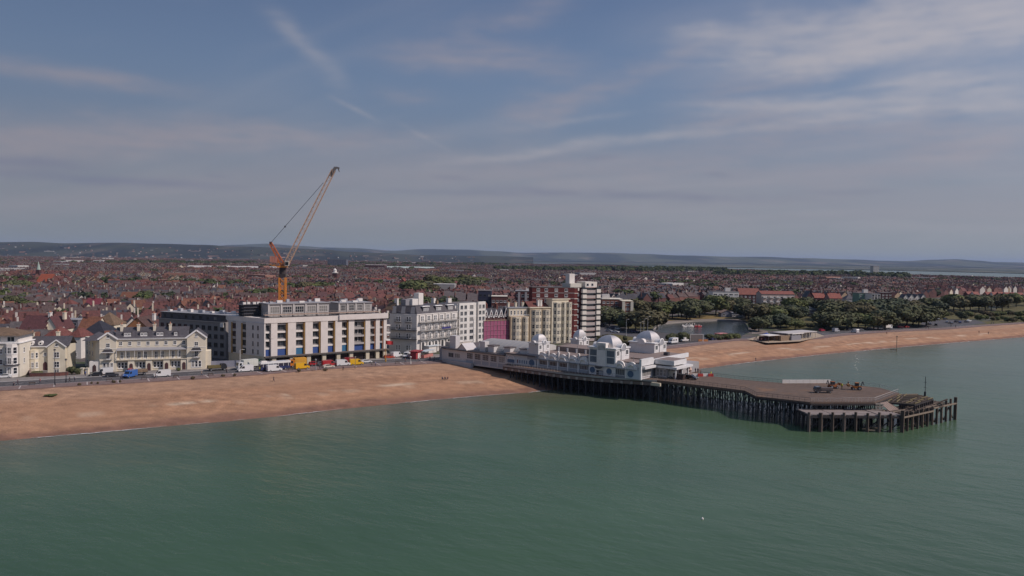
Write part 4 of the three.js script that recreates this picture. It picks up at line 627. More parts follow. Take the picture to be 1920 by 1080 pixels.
// ---------- the pier: local x runs seaward along it, local z towards the near (west) side, y from the sea ----------
const PIER_AT = [9, 0, -277], PIER_TURN = Math.atan2(-Math.sin(39 * Math.PI / 180), Math.cos(39 * Math.PI / 180));
const pierThing = (name, label, cat) => thing(name, label, cat, PIER_AT, PIER_TURN);
const pierPoint = (s, v, y = 7) => { const c = Math.cos(39 * Math.PI / 180), k = Math.sin(39 * Math.PI / 180); return [9 + s * c + v * k, y, -277 + s * k - v * c]; };
const plat = [[-12, -3.9], [16, -4.3], [28, -2.7], [46.8, 3.8], [76, 4.4], [82.4, -2.8], [97.3, -1.3], [111, 11.4], [112.5, 33.3], [105.5, 39.8], [91.2, 39], [79.2, 27.3], [66, 24.3], [52, 24.7], [46, 37.5], [-4, 37.5], [-12, 30]];
const inside = (poly, x, y) => { let r = false; for (let i = 0, j = poly.length - 1; i < poly.length; j = i++) { const [a, b] = poly[i], [c, d] = poly[j]; if (b > y !== d > y && x < ((c - a) * (y - b)) / (d - b) + a) r = !r; } return r; };
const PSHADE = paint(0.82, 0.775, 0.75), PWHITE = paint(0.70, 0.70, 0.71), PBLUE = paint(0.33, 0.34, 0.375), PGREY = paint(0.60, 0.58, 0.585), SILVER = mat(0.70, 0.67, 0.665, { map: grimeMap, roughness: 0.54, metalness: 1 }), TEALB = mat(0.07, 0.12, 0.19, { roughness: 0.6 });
const deckMap = canvasTex(640, (u, v) => { const pl = Math.floor(v * 150), h = Math.abs(Math.sin(pl * 12.9898) * 43758.5453) % 1, n = tile((a, b) => fbm(a, b, 2, 5), u, v, 6), m = tile((a, b) => fbm(a * 5, b, 8, 4), u, v, 9), st = sstep(0.05, 0.35, n), gap = (v * 150) % 1 < 0.14 ? -26 : 0; return [172 + 26 * (h - 0.5) + 40 * m + 34 * st + gap, 160 + 26 * (h - 0.5) + 40 * m + 18 * st + gap, 152 + 26 * (h - 0.5) + 40 * m + gap].map(clamp255); }, 42, true);
const DECK = mat(0.285, 0.222, 0.178, { map: deckMap, roughness: 0.95 }), TIMBER = mat(0.092, 0.068, 0.055, { map: grimeMap, roughness: 0.95 }), DARKTIMBER = mat(0.035, 0.028, 0.028, { roughness: 0.9 }), PALETIMBER = mat(0.24, 0.19, 0.145, { map: grimeMap, roughness: 0.95 }), PILE = mat(0.032, 0.030, 0.034, { roughness: 0.8 }), PALEPILE = mat(0.075, 0.08, 0.088, { roughness: 0.8 });
{
  const p = pierThing('pier', 'long iron pier with a wide timber deck reaching out over the sea', 'pier');
  mb().prism(plat.map(([s, v]) => [s, -v]), 6.62, 7).build('deck', DECK, p);
  for (let i = 0; i < plat.length - 3; i++) { const [a, b] = plat[i], [c, d] = plat[i + 1]; mb().bar([a, 6.35, -b], [c, 6.35, -d], 0.45, 0.5).build('edge_beam', i < 4 ? TIMBER : DARKTIMBER, p); }
  // walkway skirt with pale brackets
  for (let i = 0; i < 3; i++) { const [a, b] = plat[i], [c, d] = plat[i + 1], L = Math.hypot(c - a, d - b), n = Math.round(L / 3.2); mb().bar([a, 6.72, -b + 0.3], [c, 6.72, -d + 0.3], 0.12, 0.62).build('fascia', i === 0 ? paint(0.34, 0.31, 0.30) : paint(0.33, 0.33, 0.32), p); mb().bar([a, 5.62, -b + 0.1], [c, 5.62, -d + 0.1], 0.25, 0.9).build('lower_beam', paint(0.20, 0.15, 0.13), p); for (let k = 0; k < n; k++) { const t = (k + 0.5) / n; mb().cbox(mixv(a, c, t), 5.2, -mixv(b, d, t) + 0.3, 0.9, 0.8, 0.3).build('bracket', paint(0.36, 0.32, 0.29), p); } }
  mb().box(45.4, 48.6, 5.3, 6.3, -3.0, -2.2).build('cream_panel', paint(0.6, 0.54, 0.42), p);
  // piles in rows across the pier, cross braces between them
  const pileG = mb().cyl(0, -3.2, 0, 0.24, 0.2, 9.6, 7, false).geo(), slimG = mb().cyl(0, -3.2, 0, 0.16, 0.15, 9.6, 6, false).geo();
  const stuffBrace = mb(), stuffPile = mb(); let nb = 0, np = 0; const rows = [];
  for (let s = -9; s <= 110; s += s < 43 ? 2.7 : 4.1) { const q = []; for (let v = -2; v <= 38; v += 4.4) if (inside(plat, s, v) && inside(plat, s + 0.6, v)) q.push(v); const e = plat.length; let lo = null, hi = null; for (let v = -5; v < 40; v += 0.25) if (inside(plat, s, v)) { lo ??= v; hi = v; } if (lo !== null) { const n = Math.max(3, Math.round((hi - lo) / (s < 44 ? 3.4 : 4.4))); rows.push([s, Array.from({ length: n + 1 }, (_, k) => mixv(lo + 0.5, hi - 0.5, k / n))]); } }
  rows.forEach(([s, vs], r) => {
    vs.forEach((v, k) => { if (s < 44 && (k > 1 || r % 2)) { stuffPile.cyl(s, -3.2, -v, 0.22, 0.2, 9.6, 6, false); return; } np++; part('pile', k % 2 ? slimG : pileG, (r * 3 + k) % 4 === 1 ? PALEPILE : PILE, p, [s, 0, -v]); });
    mb().bar([s, 6.15, -vs[0]], [s, 6.15, -vs[vs.length - 1]], 0.3, 0.4).build('cross_beam', PILE, p);
    for (let k = 0; k + 1 < vs.length; k++) { const a = -vs[k], b = -vs[k + 1]; if (s > 44 && k < 2) { mb().bar([s, 0.6, a], [s, 5.8, b], 0.13).build('brace', PILE, p); mb().bar([s, 0.6, b], [s, 5.8, a], 0.13).build('brace', PILE, p); } else { stuffBrace.bar([s, 0.6, a], [s, 5.8, b], 0.13); stuffBrace.bar([s, 0.6, b], [s, 5.8, a], 0.13); } }
    const nx = rows[r + 1]; if (nx && s > 40) { const a = [s, -vs[0]], b = [nx[0], -nx[1][0]]; for (const [y0, y1] of [[0.8, 5.9], [5.9, 0.8]]) mb().bar([a[0], y0, a[1]], [b[0], y1, b[1]], 0.12).build('brace', PALEPILE, p); mb().bar([a[0], 3.3, a[1]], [b[0], 3.3, b[1]], 0.12).build('brace', PILE, p); const c = [s + 2.05, (a[1] + b[1]) / 2]; part('pile', slimG, PALEPILE, p, [c[0], 0, c[1] - 0.3]); }
  });
  const sb = stuffBrace.build('inner_braces', PILE, p); sb.userData.kind = 'stuff'; stuffPile.build('inner_piles', PILE, p).userData.kind = 'stuff'; console.log('piles', np);
  // railings round the open deck
  const rail = (a, b, m = IRON, st = 1.5, h = 1.1) => railing(p, [a[0], 7, -a[1]], [b[0], 7, -b[1]], h, st, m);
  rail([48, 4.1], [76, 4.7]); rail([76, 4.7], [82.4, -2.4]); rail([82.4, -2.4], [97.2, -1.0]); rail([97.2, -1.0], [104, 5.2], paint(0.42, 0.40, 0.40), 1.2); rail([104, 5.2], [110.8, 11.6], paint(0.5, 0.48, 0.47), 0.9, 1.2); rail([110.8, 11.6], [112.2, 33.2], paint(0.5, 0.48, 0.47), 0.9, 1.2); rail([112.2, 33.2], [105.4, 39.5], paint(0.30, 0.31, 0.34)); rail([105.4, 39.5], [91.3, 38.7], paint(0.30, 0.31, 0.34)); rail([79.2, 27], [66, 24.1]); rail([66, 24.1], [52, 24.5]); rail([-12, -3.7], [16, -4.1], paint(0.45, 0.43, 0.43), 1.2); rail([16, -4.1], [28, -2.5], paint(0.45, 0.43, 0.43), 1.2); rail([28, -2.5], [46.6, 4], paint(0.45, 0.43, 0.43), 1.2);
  const bar = pierThing('barrier', 'long low white barrier along the far edge of the pier deck', 'barrier'); for (let i = 0; i < 7; i++) { const t = i / 7, u = (i + 0.97) / 7; mb().bar([mixv(79.5, 91, t), 7.6, -mixv(26.4, 38, t)], [mixv(79.5, 91, u), 7.6, -mixv(26.4, 38, u)], 0.18, 1.15).build('panel', WHITE, bar); }
}

const arcPts = (cx, cy, r, n = 10, ky = 1) => Array.from({ length: n + 1 }, (_, k) => { const e = Math.PI * k / n; return [cx + Math.cos(e) * r, cy + Math.sin(e) * r * ky]; });
// square dome: four curved faces meeting in sharp ridges; half-barrel dormers break through each face
function squareDome(parent, x0, x1, z0, z1, y, h, m, name = 'dome', n = 10) {
  const g = mb(), cx = (x0 + x1) / 2, cz = (z0 + z1) / 2, w = (x1 - x0) / 2, d = (z1 - z0) / 2; let last = [w, d, y];
  for (let k = 1; k <= n; k++) { const e = k / n * Math.PI / 2, f = Math.max(0.03, Math.cos(e)), q = [w * f, d * f, y + h * Math.sin(e)]; const c = (o, i, j) => [cx + i * o[0], o[2], cz + j * o[1]]; for (const [[i, j], [a, b]] of [[[-1, 1], [1, 1]], [[1, 1], [1, -1]], [[1, -1], [-1, -1]], [[-1, -1], [-1, 1]]]) g.quad(c(last, i, j), c(last, a, b), c(q, a, b), c(q, i, j)); last = q; }
  g.quad([cx - last[0], last[2], cz + last[1]], [cx + last[0], last[2], cz + last[1]], [cx + last[0], last[2], cz - last[1]], [cx - last[0], last[2], cz - last[1]]);
  const geo = g.geo(), p = geo.attributes.position, nn = geo.attributes.normal;   // curved within each face, sharp at the ridges
  for (let i = 0; i < p.count; i++) { const fx = Math.abs(nn.getX(i)) > Math.abs(nn.getZ(i)) * (w / d) ** 0, sy = Math.min(1, (p.getY(i) - y) / h), cy = Math.sqrt(Math.max(0, 1 - sy * sy)), k = fx ? [Math.sign(nn.getX(i)) * cy * h, sy * w, 0] : [0, sy * d, Math.sign(nn.getZ(i)) * cy * h], L = Math.hypot(...k) || 1; if (Math.abs(nn.getY(i)) < 0.999) nn.setXYZ(i, k[0] / L, k[1] / L, k[2] / L); }
  return part(name, geo, m, parent);
}
function pierTower(b, x0, x1, z0, z1, yb, yc, domeH, big) {   // square tower with dome, dormers and corner windows
  const cx = (x0 + x1) / 2, cz = (z0 + z1) / 2, w = x1 - x0, d = z1 - z0, t = big ? 0.42 : 0.3;
  const tw = mb().box(x0, x1, yb, yc, z0, z1).build('tower', big ? PSHADE : PGREY, b);
  mb().box(x0 - t, x1 + t, yc, yc + 0.35, z0 - t, z1 + t).build('cornice', PWHITE, b);
  const ix = big ? 1.75 : 0.55, iz = big ? 1.15 : 0.8; squareDome(b, x0 + ix, x1 - ix, z0 + iz, z1 - iz, yc + 0.35, domeH, SILVER);
  const r = big ? 1.45 : 0.85, cy = yc + (big ? 0.1 : 0.15);
  const arch = [[cx + r, yc - 0.5], ...arcPts(cx, cy, r), [cx - r, yc - 0.5]];
  for (const [za, zb] of [[cz, z1 + t + 0.1], [z0 - t - 0.1, cz]]) mb().profile(arch, za, zb).build('dormer', big ? PSHADE : PGREY, b);
  const g = mb().profile(arch.map((q) => [q[0] - cx, q[1]]), -w / 2 - t - 0.1, w / 2 + t + 0.1).geo(); part('dormer', g, PWHITE, b, [cx, 0, cz], Math.PI / 2);
  // seaward face: arch surround, pilaster and paired windows
  const ring = [...arcPts(0, cy, r + 0.32), ...arcPts(0, cy, r - 0.05).reverse()]; part('arch_surround', mb().profile(ring, 0, 0.14).geo(), TRIM, b, [x1 + t + 0.11, 0, cz], Math.PI / 2);
  part('arch_infill', mb().profile([[r - 0.05, yc - 0.5], ...arcPts(0, cy, r - 0.05), [-r + 0.05, yc - 0.5]], 0, 0.03).geo(), PBLUE, b, [x1 + t + 0.105, 0, cz], Math.PI / 2);
  mb().box(x1 + 0.003, x1 + 0.35, yb + 0.4, yc - 0.003, cz - r * 0.7, cz + r * 0.7).build('pilaster', PWHITE, b);
  mb().box(x1 + 0.003, x1 + 0.10, yb + 0.2, yc - 0.003, z0, cz - r * 0.75).build('face', PWHITE, b); mb().box(x1 + 0.003, x1 + 0.10, yb + 0.2, yc - 0.003, cz + r * 0.75, z1).build('face', PWHITE, b);
  for (const k of [-1, 1]) win(b, x1 + 0.10, yc - (big ? 2.3 : 2.1), cz + k * d * 0.33, d * 0.2, big ? 1.8 : 1.6, { ry: Math.PI / 2, nx: 2, ny: 1, f: 0.13 });
  return tw;
}
{
  const b = pierThing('pier_pavilion', 'white pier pavilion with four domed towers and an arcaded side in shade', 'building');
  const FR = paint(0.24, 0.185, 0.165);
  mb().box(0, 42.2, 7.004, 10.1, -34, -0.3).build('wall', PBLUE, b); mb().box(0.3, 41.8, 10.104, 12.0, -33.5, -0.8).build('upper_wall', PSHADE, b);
  mb().box(0.4, 41.6, 12.0, 12.35, -33.2, -1.0).build('roof', FR, b);
  mb().box(2, 22.0, 12.36, 14.0, -19.5, -9.5).build('rooflight', FR, b); for (let i = 0; i < 5; i++) mb().cbox(4 + i * 3.9, 12.3, -8.2, 0.55, 1.5, 0.55).build('roof_post', PBLUE, b);
  mb().box(33.6, 41.4, 12.4, 12.75, -32, -9).build('roof', FR, b);
  // arcade: semicircular gables, piers, windows, ledge
  const gables = [2.9, 7.25, 11.6, 15.95, 20.3, 34.9, 39.2], r = 1.62;
  for (const c of gables) {
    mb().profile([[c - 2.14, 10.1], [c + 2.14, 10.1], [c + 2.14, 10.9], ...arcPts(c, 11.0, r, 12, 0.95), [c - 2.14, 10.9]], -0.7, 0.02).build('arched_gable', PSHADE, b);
    mb().profile([...arcPts(c, 10.25, r - 0.15, 12, 1.0), ...arcPts(c, 10.25, r - 0.42, 12, 1.0).reverse()], 0.022, 0.4).build('arch_moulding', PSHADE, b);
    mb().gable(c - 1.5, c + 1.5, -5, -0.7, 11.1, 12.2, 0, 'z').build('gable_roof', PBLUE, b);
    mb().box(c - 2.17, c - 1.75, 7.004, 10.1, -0.298, 0.14).build('pier', PSHADE, b);
  }
  for (let i = 0; i < 6; i++) { const x = 0.75 + i * 4.35; if (i) mb().profile([[x - 0.3, 11], [x + 0.3, 11], [x + 0.3, 13], [x, 13.5], [x - 0.3, 13]], -0.9, -0.3).build('pinnacle', PGREY, b); }
  mb().box(0, 22.7, 9.95, 10.1, 0.025, 0.5).build('ledge', PBLUE, b); mb().box(33.3, 41, 10.0, 10.12, 0.025, 0.45).build('ledge', PBLUE, b);
  for (let i = 0; i < 5; i++) { const c = gables[i]; win(b, c + 0.2, 8.0, -0.3, 3.3, 1.6, { nx: 5, ny: 1, f: 0.13, frame: PGREY }); }
  mb().box(0.6, 22.3, 7.004, 7.9, -0.297, 0.06).build('plinth', PBLUE, b); win(b, 34.9, 7.7, -0.3, 3.5, 2.1, { nx: 5, ny: 1, f: 0.14, frame: PGREY });
  mb().box(36.9, 42.2, 7.004, 10.1, -0.297, 0.0).build('end_wall', paint(0.52, 0.555, 0.60), b);
  const disc = (s, y, rr_, m = TEALB, z = 0.06) => { const q = mb().profile(Array.from({ length: 20 }, (_, k) => [s + Math.cos(k / 10 * Math.PI) * rr_, y + Math.sin(k / 10 * Math.PI) * rr_]), z, z + 0.06).build('round_window', m, b); return q; };
  disc(39.0, 8.55, 1.12); disc(24.3, 8.5, 1.05, TEALB, 0.26); disc(30.9, 8.6, 1.05, TEALB, 0.26);
  // towers
  pierTower(b, 22.8, 33.2, -8.6, 0.2, 7.004, 16.1, 3.9, true); pierTower(b, 23.0, 33.2, -35.3, -26.3, 12.0, 15.9, 3.9, true);
  pierTower(b, -3.4, 0.9, -6.8, 0.0, 9.4, 15.4, 2.9, false); pierTower(b, -3.0, 0.9, -32.8, -26.0, 11.4, 14.8, 3.5, false);
  { const z = 0.2, G1 = paint(0.105, 0.135, 0.175); mb().box(26.2, 29.7, 10.2, 18, z - 2, z + 0.52).build('centre_bay', PSHADE, b);
    for (const [x0, x1] of [[23.3, 25.9], [30.0, 32.7]]) for (const [y0, y1] of [[11.2, 13.2], [13.5, 15.5]]) { const f = mb().box(x0, x1, y0, y1, z + 0.003, z + 0.05).build('window', GLASSPALE, b); f.material = G1; const g = mb(); for (let k = 0; k <= 5; k++) g.box(mixv(x0, x1, k / 5) - 0.05, mixv(x0, x1, k / 5) + 0.05, y0, y1, z + 0.051, z + 0.1); g.build('glazing_bars', PBLUE, f); }
    mb().box(22.7, 33.3, 10.05, 10.25, z + 0.004, z + 0.5).build('ledge', PBLUE, b); mb().box(25.9, 28.6, 7.02, 8.6, z + 0.004, z + 0.08).build('door', mat(0.03, 0.03, 0.04), b); mb().box(26.9, 28.6, 7.05, 8.5, z + 0.081, z + 0.12).build('door', PBLUE, b); mb().profile([[25.6, 9.9], ...arcPts(27.1, 9.95, 1.4, 10, -0.55).reverse(), [29, 9.9]], z + 0.51, z + 0.9).build('canopy', DARKTRIM, b); }
  mb().box(-4.0, 1.6, 9.4, 11.6, -3, 0.04).build('tower_base', PBLUE, b);
  // section towards the land
  mb().box(-14, -0.003, 7.004, 10.6, -30, 0).build('wall', paint(0.58, 0.585, 0.60), b); mb().box(-14.4, 0.3, 10.6, 10.9, -30.4, 0.7).build('roof_edge', DARKTRIM, b); mb().box(-14, 0, 10.902, 11.0, -30, 0.5).build('roof', FR, b);
  mb().profile([...arcPts(-11.6, 8.7, 1.7, 12, 1), ...arcPts(-11.6, 8.7, 1.45, 12, 1).reverse()], 0.004, 0.2).build('arch_moulding', PSHADE, b); mb().box(-13.2, -10, 7.3, 8.7, 0.004, 0.08).build('window', TEALB, b); for (let i = 0; i < 5; i++) win(b, -8.4 + i * 1.05, 7.5, 0, 0.7, 1.5, { f: 0.1, nx: 1, ny: 1, frame: PSHADE, glass: i === 0 ? mat(0.15, 0.03, 0.04) : TEALB }); disc(-1.9, 8.3, 1.25, TEALB, 0.004);
  // seaward end
  mb().box(42.203, 43.0, 11.5, 13.7, -8, 0.1).build('white_parapet', PWHITE, b); mb().box(42.203, 42.8, 11.5, 13.0, -34.2, -8.003).build('white_parapet', PWHITE, b); mb().box(42.203, 43.9, 10.45, 11.2, -8.4, -0.9).build('canopy', PWHITE, b);
  mb().box(42.203, 42.9, 7.004, 11.5, -0.7, 0.1).build('corner_pier', PWHITE, b); win(b, 42.45, 7.8, -4.4, 6.2, 2.5, { ry: Math.PI / 2, nx: 6, ny: 1, f: 0.16, frame: PGREY });
  mb().box(42.203, 42.45, 7.004, 10.4, -8, -0.8).build('end_wall', PGREY, b);
  mb().box(43.004, 50, 11.5, 13.0, -18, -9).build('white_block', PWHITE, b); mb().box(43.4, 49.6, 13.0, 13.06, -17.6, -9.4).build('roof', FR, b); mb().box(43.004, 51.2, 10.3, 11.0, -20.5, -8.6).build('canopy', PWHITE, b);
  mb().box(43.004, 47.2, 7.004, 10.3, -33.5, -9.2).build('end_wall', paint(0.34, 0.33, 0.34), b); for (let i = 0; i < 3; i++) win(b, 44.2 + i * 1.3 - 0.2, 7.6, -9.2, 1.0, 2.3, { nx: 2, f: 0.12, frame: PGREY }); for (let i = 0; i < 3; i++) win(b, 47.2, 7.6, -11 - i * 2.2, 1.7, 2.4, { ry: Math.PI / 2, nx: 2, f: 0.14 });
  part('arched_door', mb().profile([[1.1, 7.05], ...arcPts(0, 8.6, 1.1), [-1.1, 7.05]], 0, 0.08).geo(), mat(0.10, 0.05, 0.05), b, [47.21, 0, -19.4], Math.PI / 2);
  for (const z of [-9.4, -14, -18.4]) mb().box(50.2, 50.6, 7.004, 10.3, z - 0.2, z + 0.2).build('column', PWHITE, b);
  mb().box(42.803, 45.5, 9.3, 9.95, -34.6, -27).build('canopy', PWHITE, b); for (const z of [-28, -31, -34]) mb().box(45, 45.3, 7.004, 9.3, z - 0.15, z + 0.15).build('column', PWHITE, b); mb().box(39, 40.6, 12.75, 13.9, -24, -22.4).build('roof_plant', DARKTRIM, b);
  // flagpole-like vents along the roof
  for (const s of [15.6, 19.9, 38]) mb().cyl(s, 12.3, -3.5, 0.09, 0.07, s < 30 ? 6.5 : 1.6, 6).build('pole', LEAD, b);
}
{
  const b = pierThing('pier_entrance_hall', 'long low pier entrance hall with a grey barrel roof where the pier meets the promenade', 'building'), FR = paint(0.13, 0.11, 0.11), W = paint(0.56, 0.53, 0.52), VAULT = paint(0.34, 0.335, 0.335, 0.6);
  mb().prism([[-50, -3], [-48, -1.2], [-44, -0.1], [-36, 0], [-14.003, 0], [-14.003, -30], [-50, -30]], 4.6, 9.7).build('wall', W, b);
  mb().prism([[-50.6, -3], [-48.4, -0.7], [-44, 0.6], [-14.4, 0.7], [-14.4, -4], [-50.6, -4]], 9.7, 10.0).build('roof_edge', DARKTRIM, b); mb().box(-50.2, -14.42, 10.0, 10.12, -30, -0.2).build('roof', FR, b);
  for (let i = 0; i < 5; i++) { const x = -32 + i * 4.0; win(b, x, 6.9, 0, 3.1, 2.35, { nx: 4, ny: 3, f: 0.13, frame: PGREY }); mb().box(x + 1.75, x + 2.25, 5.2, 9.7, 0.004, 0.14).build('pilaster', W, b); }
  for (const x of [-42, -38.6]) win(b, x, 6.6, -0.02, 2.9, 1.9, { nx: 3, ny: 1, f: 0.12, frame: PGREY });
  mb().prism([[-47.5, -0.6], [-43.6, 0.9], [-30, 1.6], [-30, 0.15], [-43.8, 0.05]], 2.6, 5.6).build('plinth', paint(0.40, 0.40, 0.42), b); mb().box(-34, -14, 5.2, 6.6, 0.004, 0.06).build('dado', paint(0.36, 0.37, 0.41), b);
  mb().box(-51.2, -50.003, 4.4, 9.2, -6, -3).build('dark_wall', PBLUE, b);
  // barrel vault
  const n = 16, g = mb(), R = 8.2, cv = 11.2, y0 = 10.0, rise = 4.1, q = (k) => { const e = Math.PI * k / n; return [-cv - Math.cos(e) * -R, y0 + Math.sin(e) * rise]; };
  for (let k = 0; k < n; k++) { const [za, ya] = q(k), [zb, yb] = q(k + 1); g.quad([-31, ya, za], [-3, ya, za], [-3, yb, zb], [-31, yb, zb]); }
  for (let s = -30.5; s < -3; s += 2.4) for (let k = 0; k < n; k++) { const [za, ya] = q(k), [zb, yb] = q(k + 1); g.bar([s, ya + 0.03, za], [s, yb + 0.03, zb], 0.22, 0.12); }
  g.build('barrel_roof', VAULT, b);
  { const e = mb(), P = Array.from({ length: n + 1 }, (_, k) => q(k)); const sh = P.map(([z, y]) => [-z - cv, y]); part('roof_end', mb().profile(sh, 0, 0.25).geo(), paint(0.55, 0.54, 0.53), b, [-3, 0, -cv], Math.PI / 2); part('roof_end', mb().profile(sh, 0, 0.25).geo(), VAULT, b, [-31.25, 0, -cv], Math.PI / 2); }
  for (const [x, w, h, m] of [[-42.5, 3.2, 15, PGREY], [-26.9, 2.6, 14.0, PGREY]]) mb().box(x - w / 2, x + w / 2, 10.1, h, -3.8, -1.4).build('roof_turret', m, b);
  for (const x of [-22.8, -14.8, -7.2]) { mb().box(x - 1.5, x + 1.5, 10.2, 12.6, -4.6, -1.6).build('ventilator', PGREY, b); mb().box(x - 1.8, x + 1.8, 12.6, 12.85, -4.9, -1.3).build('ventilator_roof', FR, b); }
  mb().box(-5.6, -3.9, 10.95, 13.2, -4.8, -1.6).build('white_box', PWHITE, b);
  mb().gable(-38.5, -33.5, -6, 0.3, 10.1, 12.4, 0.1, 'z').build('gable_roof', PGREY, b); mb().profile([[-38.4, 10.0], [-33.6, 10.0], [-36, 12.2]], 0.0, 0.2).build('gable', W, b);
  mb().prism([[-50, -5], [-44, -4.6], [-44, -14], [-50, -14]], 10.13, 11.8).build('pale_roof', paint(0.55, 0.5, 0.44), b); mb().cbox(-46, 11.8, -8, 4.6, 0.8, 2.4).build('roof_sheet', WHITE, b); mb().box(-33, -28.5, 10.13, 12.3, -9, -6.5).build('pale_roof', WHITE, b);
}
{ // timber landing stage round the head
  const b = pierThing('landing_stage', 'weathered timber landing stage round the pier head, its seaward part stripped to beams', 'jetty');
  const C0 = [99.2, -7.8], C1 = [118.6, 9.4], C2 = [126.4, 39.5], I0 = [93.9, -2.1], I1 = [112.2, 15.2];
  const at = (A, B, t) => [mixv(A[0], B[0], t), mixv(A[1], B[1], t)];
  for (let i = 0; i < 4; i++) { // deck in four sections, slightly out of line
    const a = at(C0, C1, i / 4 + 0.004), c = at(C0, C1, (i + 1) / 4 - 0.004), d = at(I0, I1, (i + 1) / 4 - 0.004), e = at(I0, I1, i / 4 + 0.004), y = 4.55 + [0, 0.02, -0.12, 0][i];
    for (let k = 0; k < 6; k++) { const p0 = at(a, e, k / 6 + 0.006), p1 = at(c, d, k / 6 + 0.006), p2 = at(c, d, (k + 1) / 6 - 0.006), p3 = at(a, e, (k + 1) / 6 - 0.006); mb().prism([p0, p1, p2, p3].map((q) => [q[0], -q[1]]), y, y + 0.2 + 0.03 * ((k * 7 + i * 3) % 3)).build('deck_plank', (k + i) % 3 ? mat(0.29, 0.245, 0.23, { map: grimeMap }) : mat(0.24, 0.20, 0.185, { map: grimeMap }), b); }
  }
  const post = (q, top, r = 0.3, m = TIMBER) => mb().bar([q[0], -3, -q[1]], [q[0] + rr(-0.08, 0.08), top, -q[1] + rr(-0.08, 0.08)], r * 2).build('post', m, b);
  for (let i = 0; i <= 8; i++) { const q = at(C0, C1, i / 8); post(q, i === 8 ? 6.0 : rr(5.1, 5.6), i === 8 || i === 1 ? 0.42 : 0.3, i % 3 ? TIMBER : mat(0.15, 0.115, 0.10, { map: grimeMap })); post(at(I0, I1, i / 8), 4.5, 0.25, DARKTIMBER); const m = at(q, at(I0, I1, i / 8), 0.5); post(m, 4.5, 0.22, DARKTIMBER); mb().bar([q[0], 4.3, -q[1]], [at(I0, I1, i / 8)[0], 4.3, -at(I0, I1, i / 8)[1]], 0.35, 0.4).build('cross_beam', DARKTIMBER, b); if (i < 8) { const n = at(C0, C1, (i + 1) / 8); if (i !== 4) mb().bar([q[0], 0.7, -q[1] - 0.6], [n[0], 3.5, -n[1] - 0.6], 0.25).build('brace', DARKTIMBER, b); mb().bar([q[0], 4.1, -q[1] + 0.1], [n[0], 4.1, -n[1] + 0.1], 0.3, 0.55).build('waler', DARKTIMBER, b); } }
  for (const [t, y, o, l] of [[0.56, 0.7, 1.0, 2.2], [0.6, 0.5, 0.4, 3], [0.66, 1.3, 1.2, 2.0], [0.69, 2.1, 1.2, 2], [0.64, 0.9, 2, 3.4]]) { const q = at(C0, C1, t); mb().bar([q[0], y, -q[1] - o], [q[0] + l * 0.7, y - 0.4 * (o > 1 ? 1 : 0), -q[1] - o - l * 0.5], 0.28).build('broken_beam', PALETIMBER, b); }
  for (let i = 0; i <= 11; i++) { const q = at(C1, C2, i / 11); if (i) post(q, i > 8 ? 6.1 + 0.2 * (i - 8) : rr(5.0, 5.6), i === 11 ? 0.4 : 0.28, i % 2 ? TIMBER : mat(0.165, 0.12, 0.09, { map: grimeMap })); const w = [q[0] - 6.5, q[1] + 1.0]; post(w, 4.6, 0.24, DARKTIMBER); mb().bar([q[0] + 0.3, 4.55, -q[1]], [w[0], 4.55, -w[1]], 0.3, 0.35).build('cross_beam', i % 2 ? PALETIMBER : TIMBER, b); if (i < 11) { const n = at(C1, C2, (i + 1) / 11); mb().bar([q[0] + 0.35, i > 5 ? 4.9 : 4.1, -q[1]], [n[0] + 0.35, i > 5 ? 4.9 : 4.1, -n[1]], 0.3, 0.4).build('waler', i === 7 ? TIMBER : PALETIMBER, b); mb().bar([q[0] - 0.6, i % 2 ? 0.4 : 3.9, -q[1]], [n[0] - 0.6, i % 2 ? 3.9 : 0.4, -n[1]], 0.24).build('brace', TIMBER, b); } }
  for (let k = 0; k < 8; k++) { const o = 0.8 + k * 0.85, a = [C1[0] - o + 0.4, C1[1] + 1 + o * 0.15], c = [C2[0] - o, C2[1] - 0.5]; const y = 4.85 + 0.05 * (k % 3); for (let j = 0; j < 4; j++) { if ((k * 5 + j * 3) % 7 === 0) continue; const p0 = at(a, c, j / 4 + 0.01), p1 = at(a, c, (j + 1) / 4 - 0.01); mb().bar([p0[0], y, -p0[1]], [p1[0], y + rr(-0.1, 0.1), -p1[1]], 0.28, 0.25).build('beam', (k + j) % 3 ? TIMBER : PALETIMBER, b); } }
  // the taller bare frame beyond the deck end
  const F0 = [113, 17], F1 = [119.6, 18.6], F2 = [121.6, 33], F3 = [116.5, 38.2], F4 = [113, 33.5];
  for (let k = 0; k <= 12; k++) { const p0 = at(F0, F4, k / 12), p1 = k < 9 ? at(F1, F2, k / 9) : at(F2, F3, (k - 9) / 3); mb().bar([p0[0], 6.55, -p0[1]], [p1[0], 6.5, -p1[1]], 0.26, 0.34).build('beam', k % 3 ? mat(0.16, 0.12, 0.08, { map: grimeMap }) : PALETIMBER, b); post(p1, 6.3, 0.2, DARKTIMBER); post(at(p0, p1, 0.45), 6.3, 0.18, DARKTIMBER); }
  for (let k = 0; k < 7; k++) { const t = k / 6, p0 = at(F0, F1, t), p1 = k < 3 ? at(F4, F3, t) : at(F2, F3, 1 - t); for (let j = 0; j < 3; j++) { const q0 = at(p0, p1, j / 3 + 0.02), q1 = at(p0, p1, (j + 1) / 3 - 0.02); mb().bar([q0[0], 6.78, -q0[1]], [q1[0], 6.78, -q1[1]], 0.22, 0.2).build('joist', (j + k) % 2 ? TIMBER : mat(0.20, 0.16, 0.08, { map: grimeMap }), b); } }
  for (const [q, p] of [[F1, F2], [F2, F3], [F0, F1]]) mb().bar([q[0], 6.25, -q[1]], [p[0], 6.25, -p[1]], 0.3, 0.4).build('beam', DARKTIMBER, b);
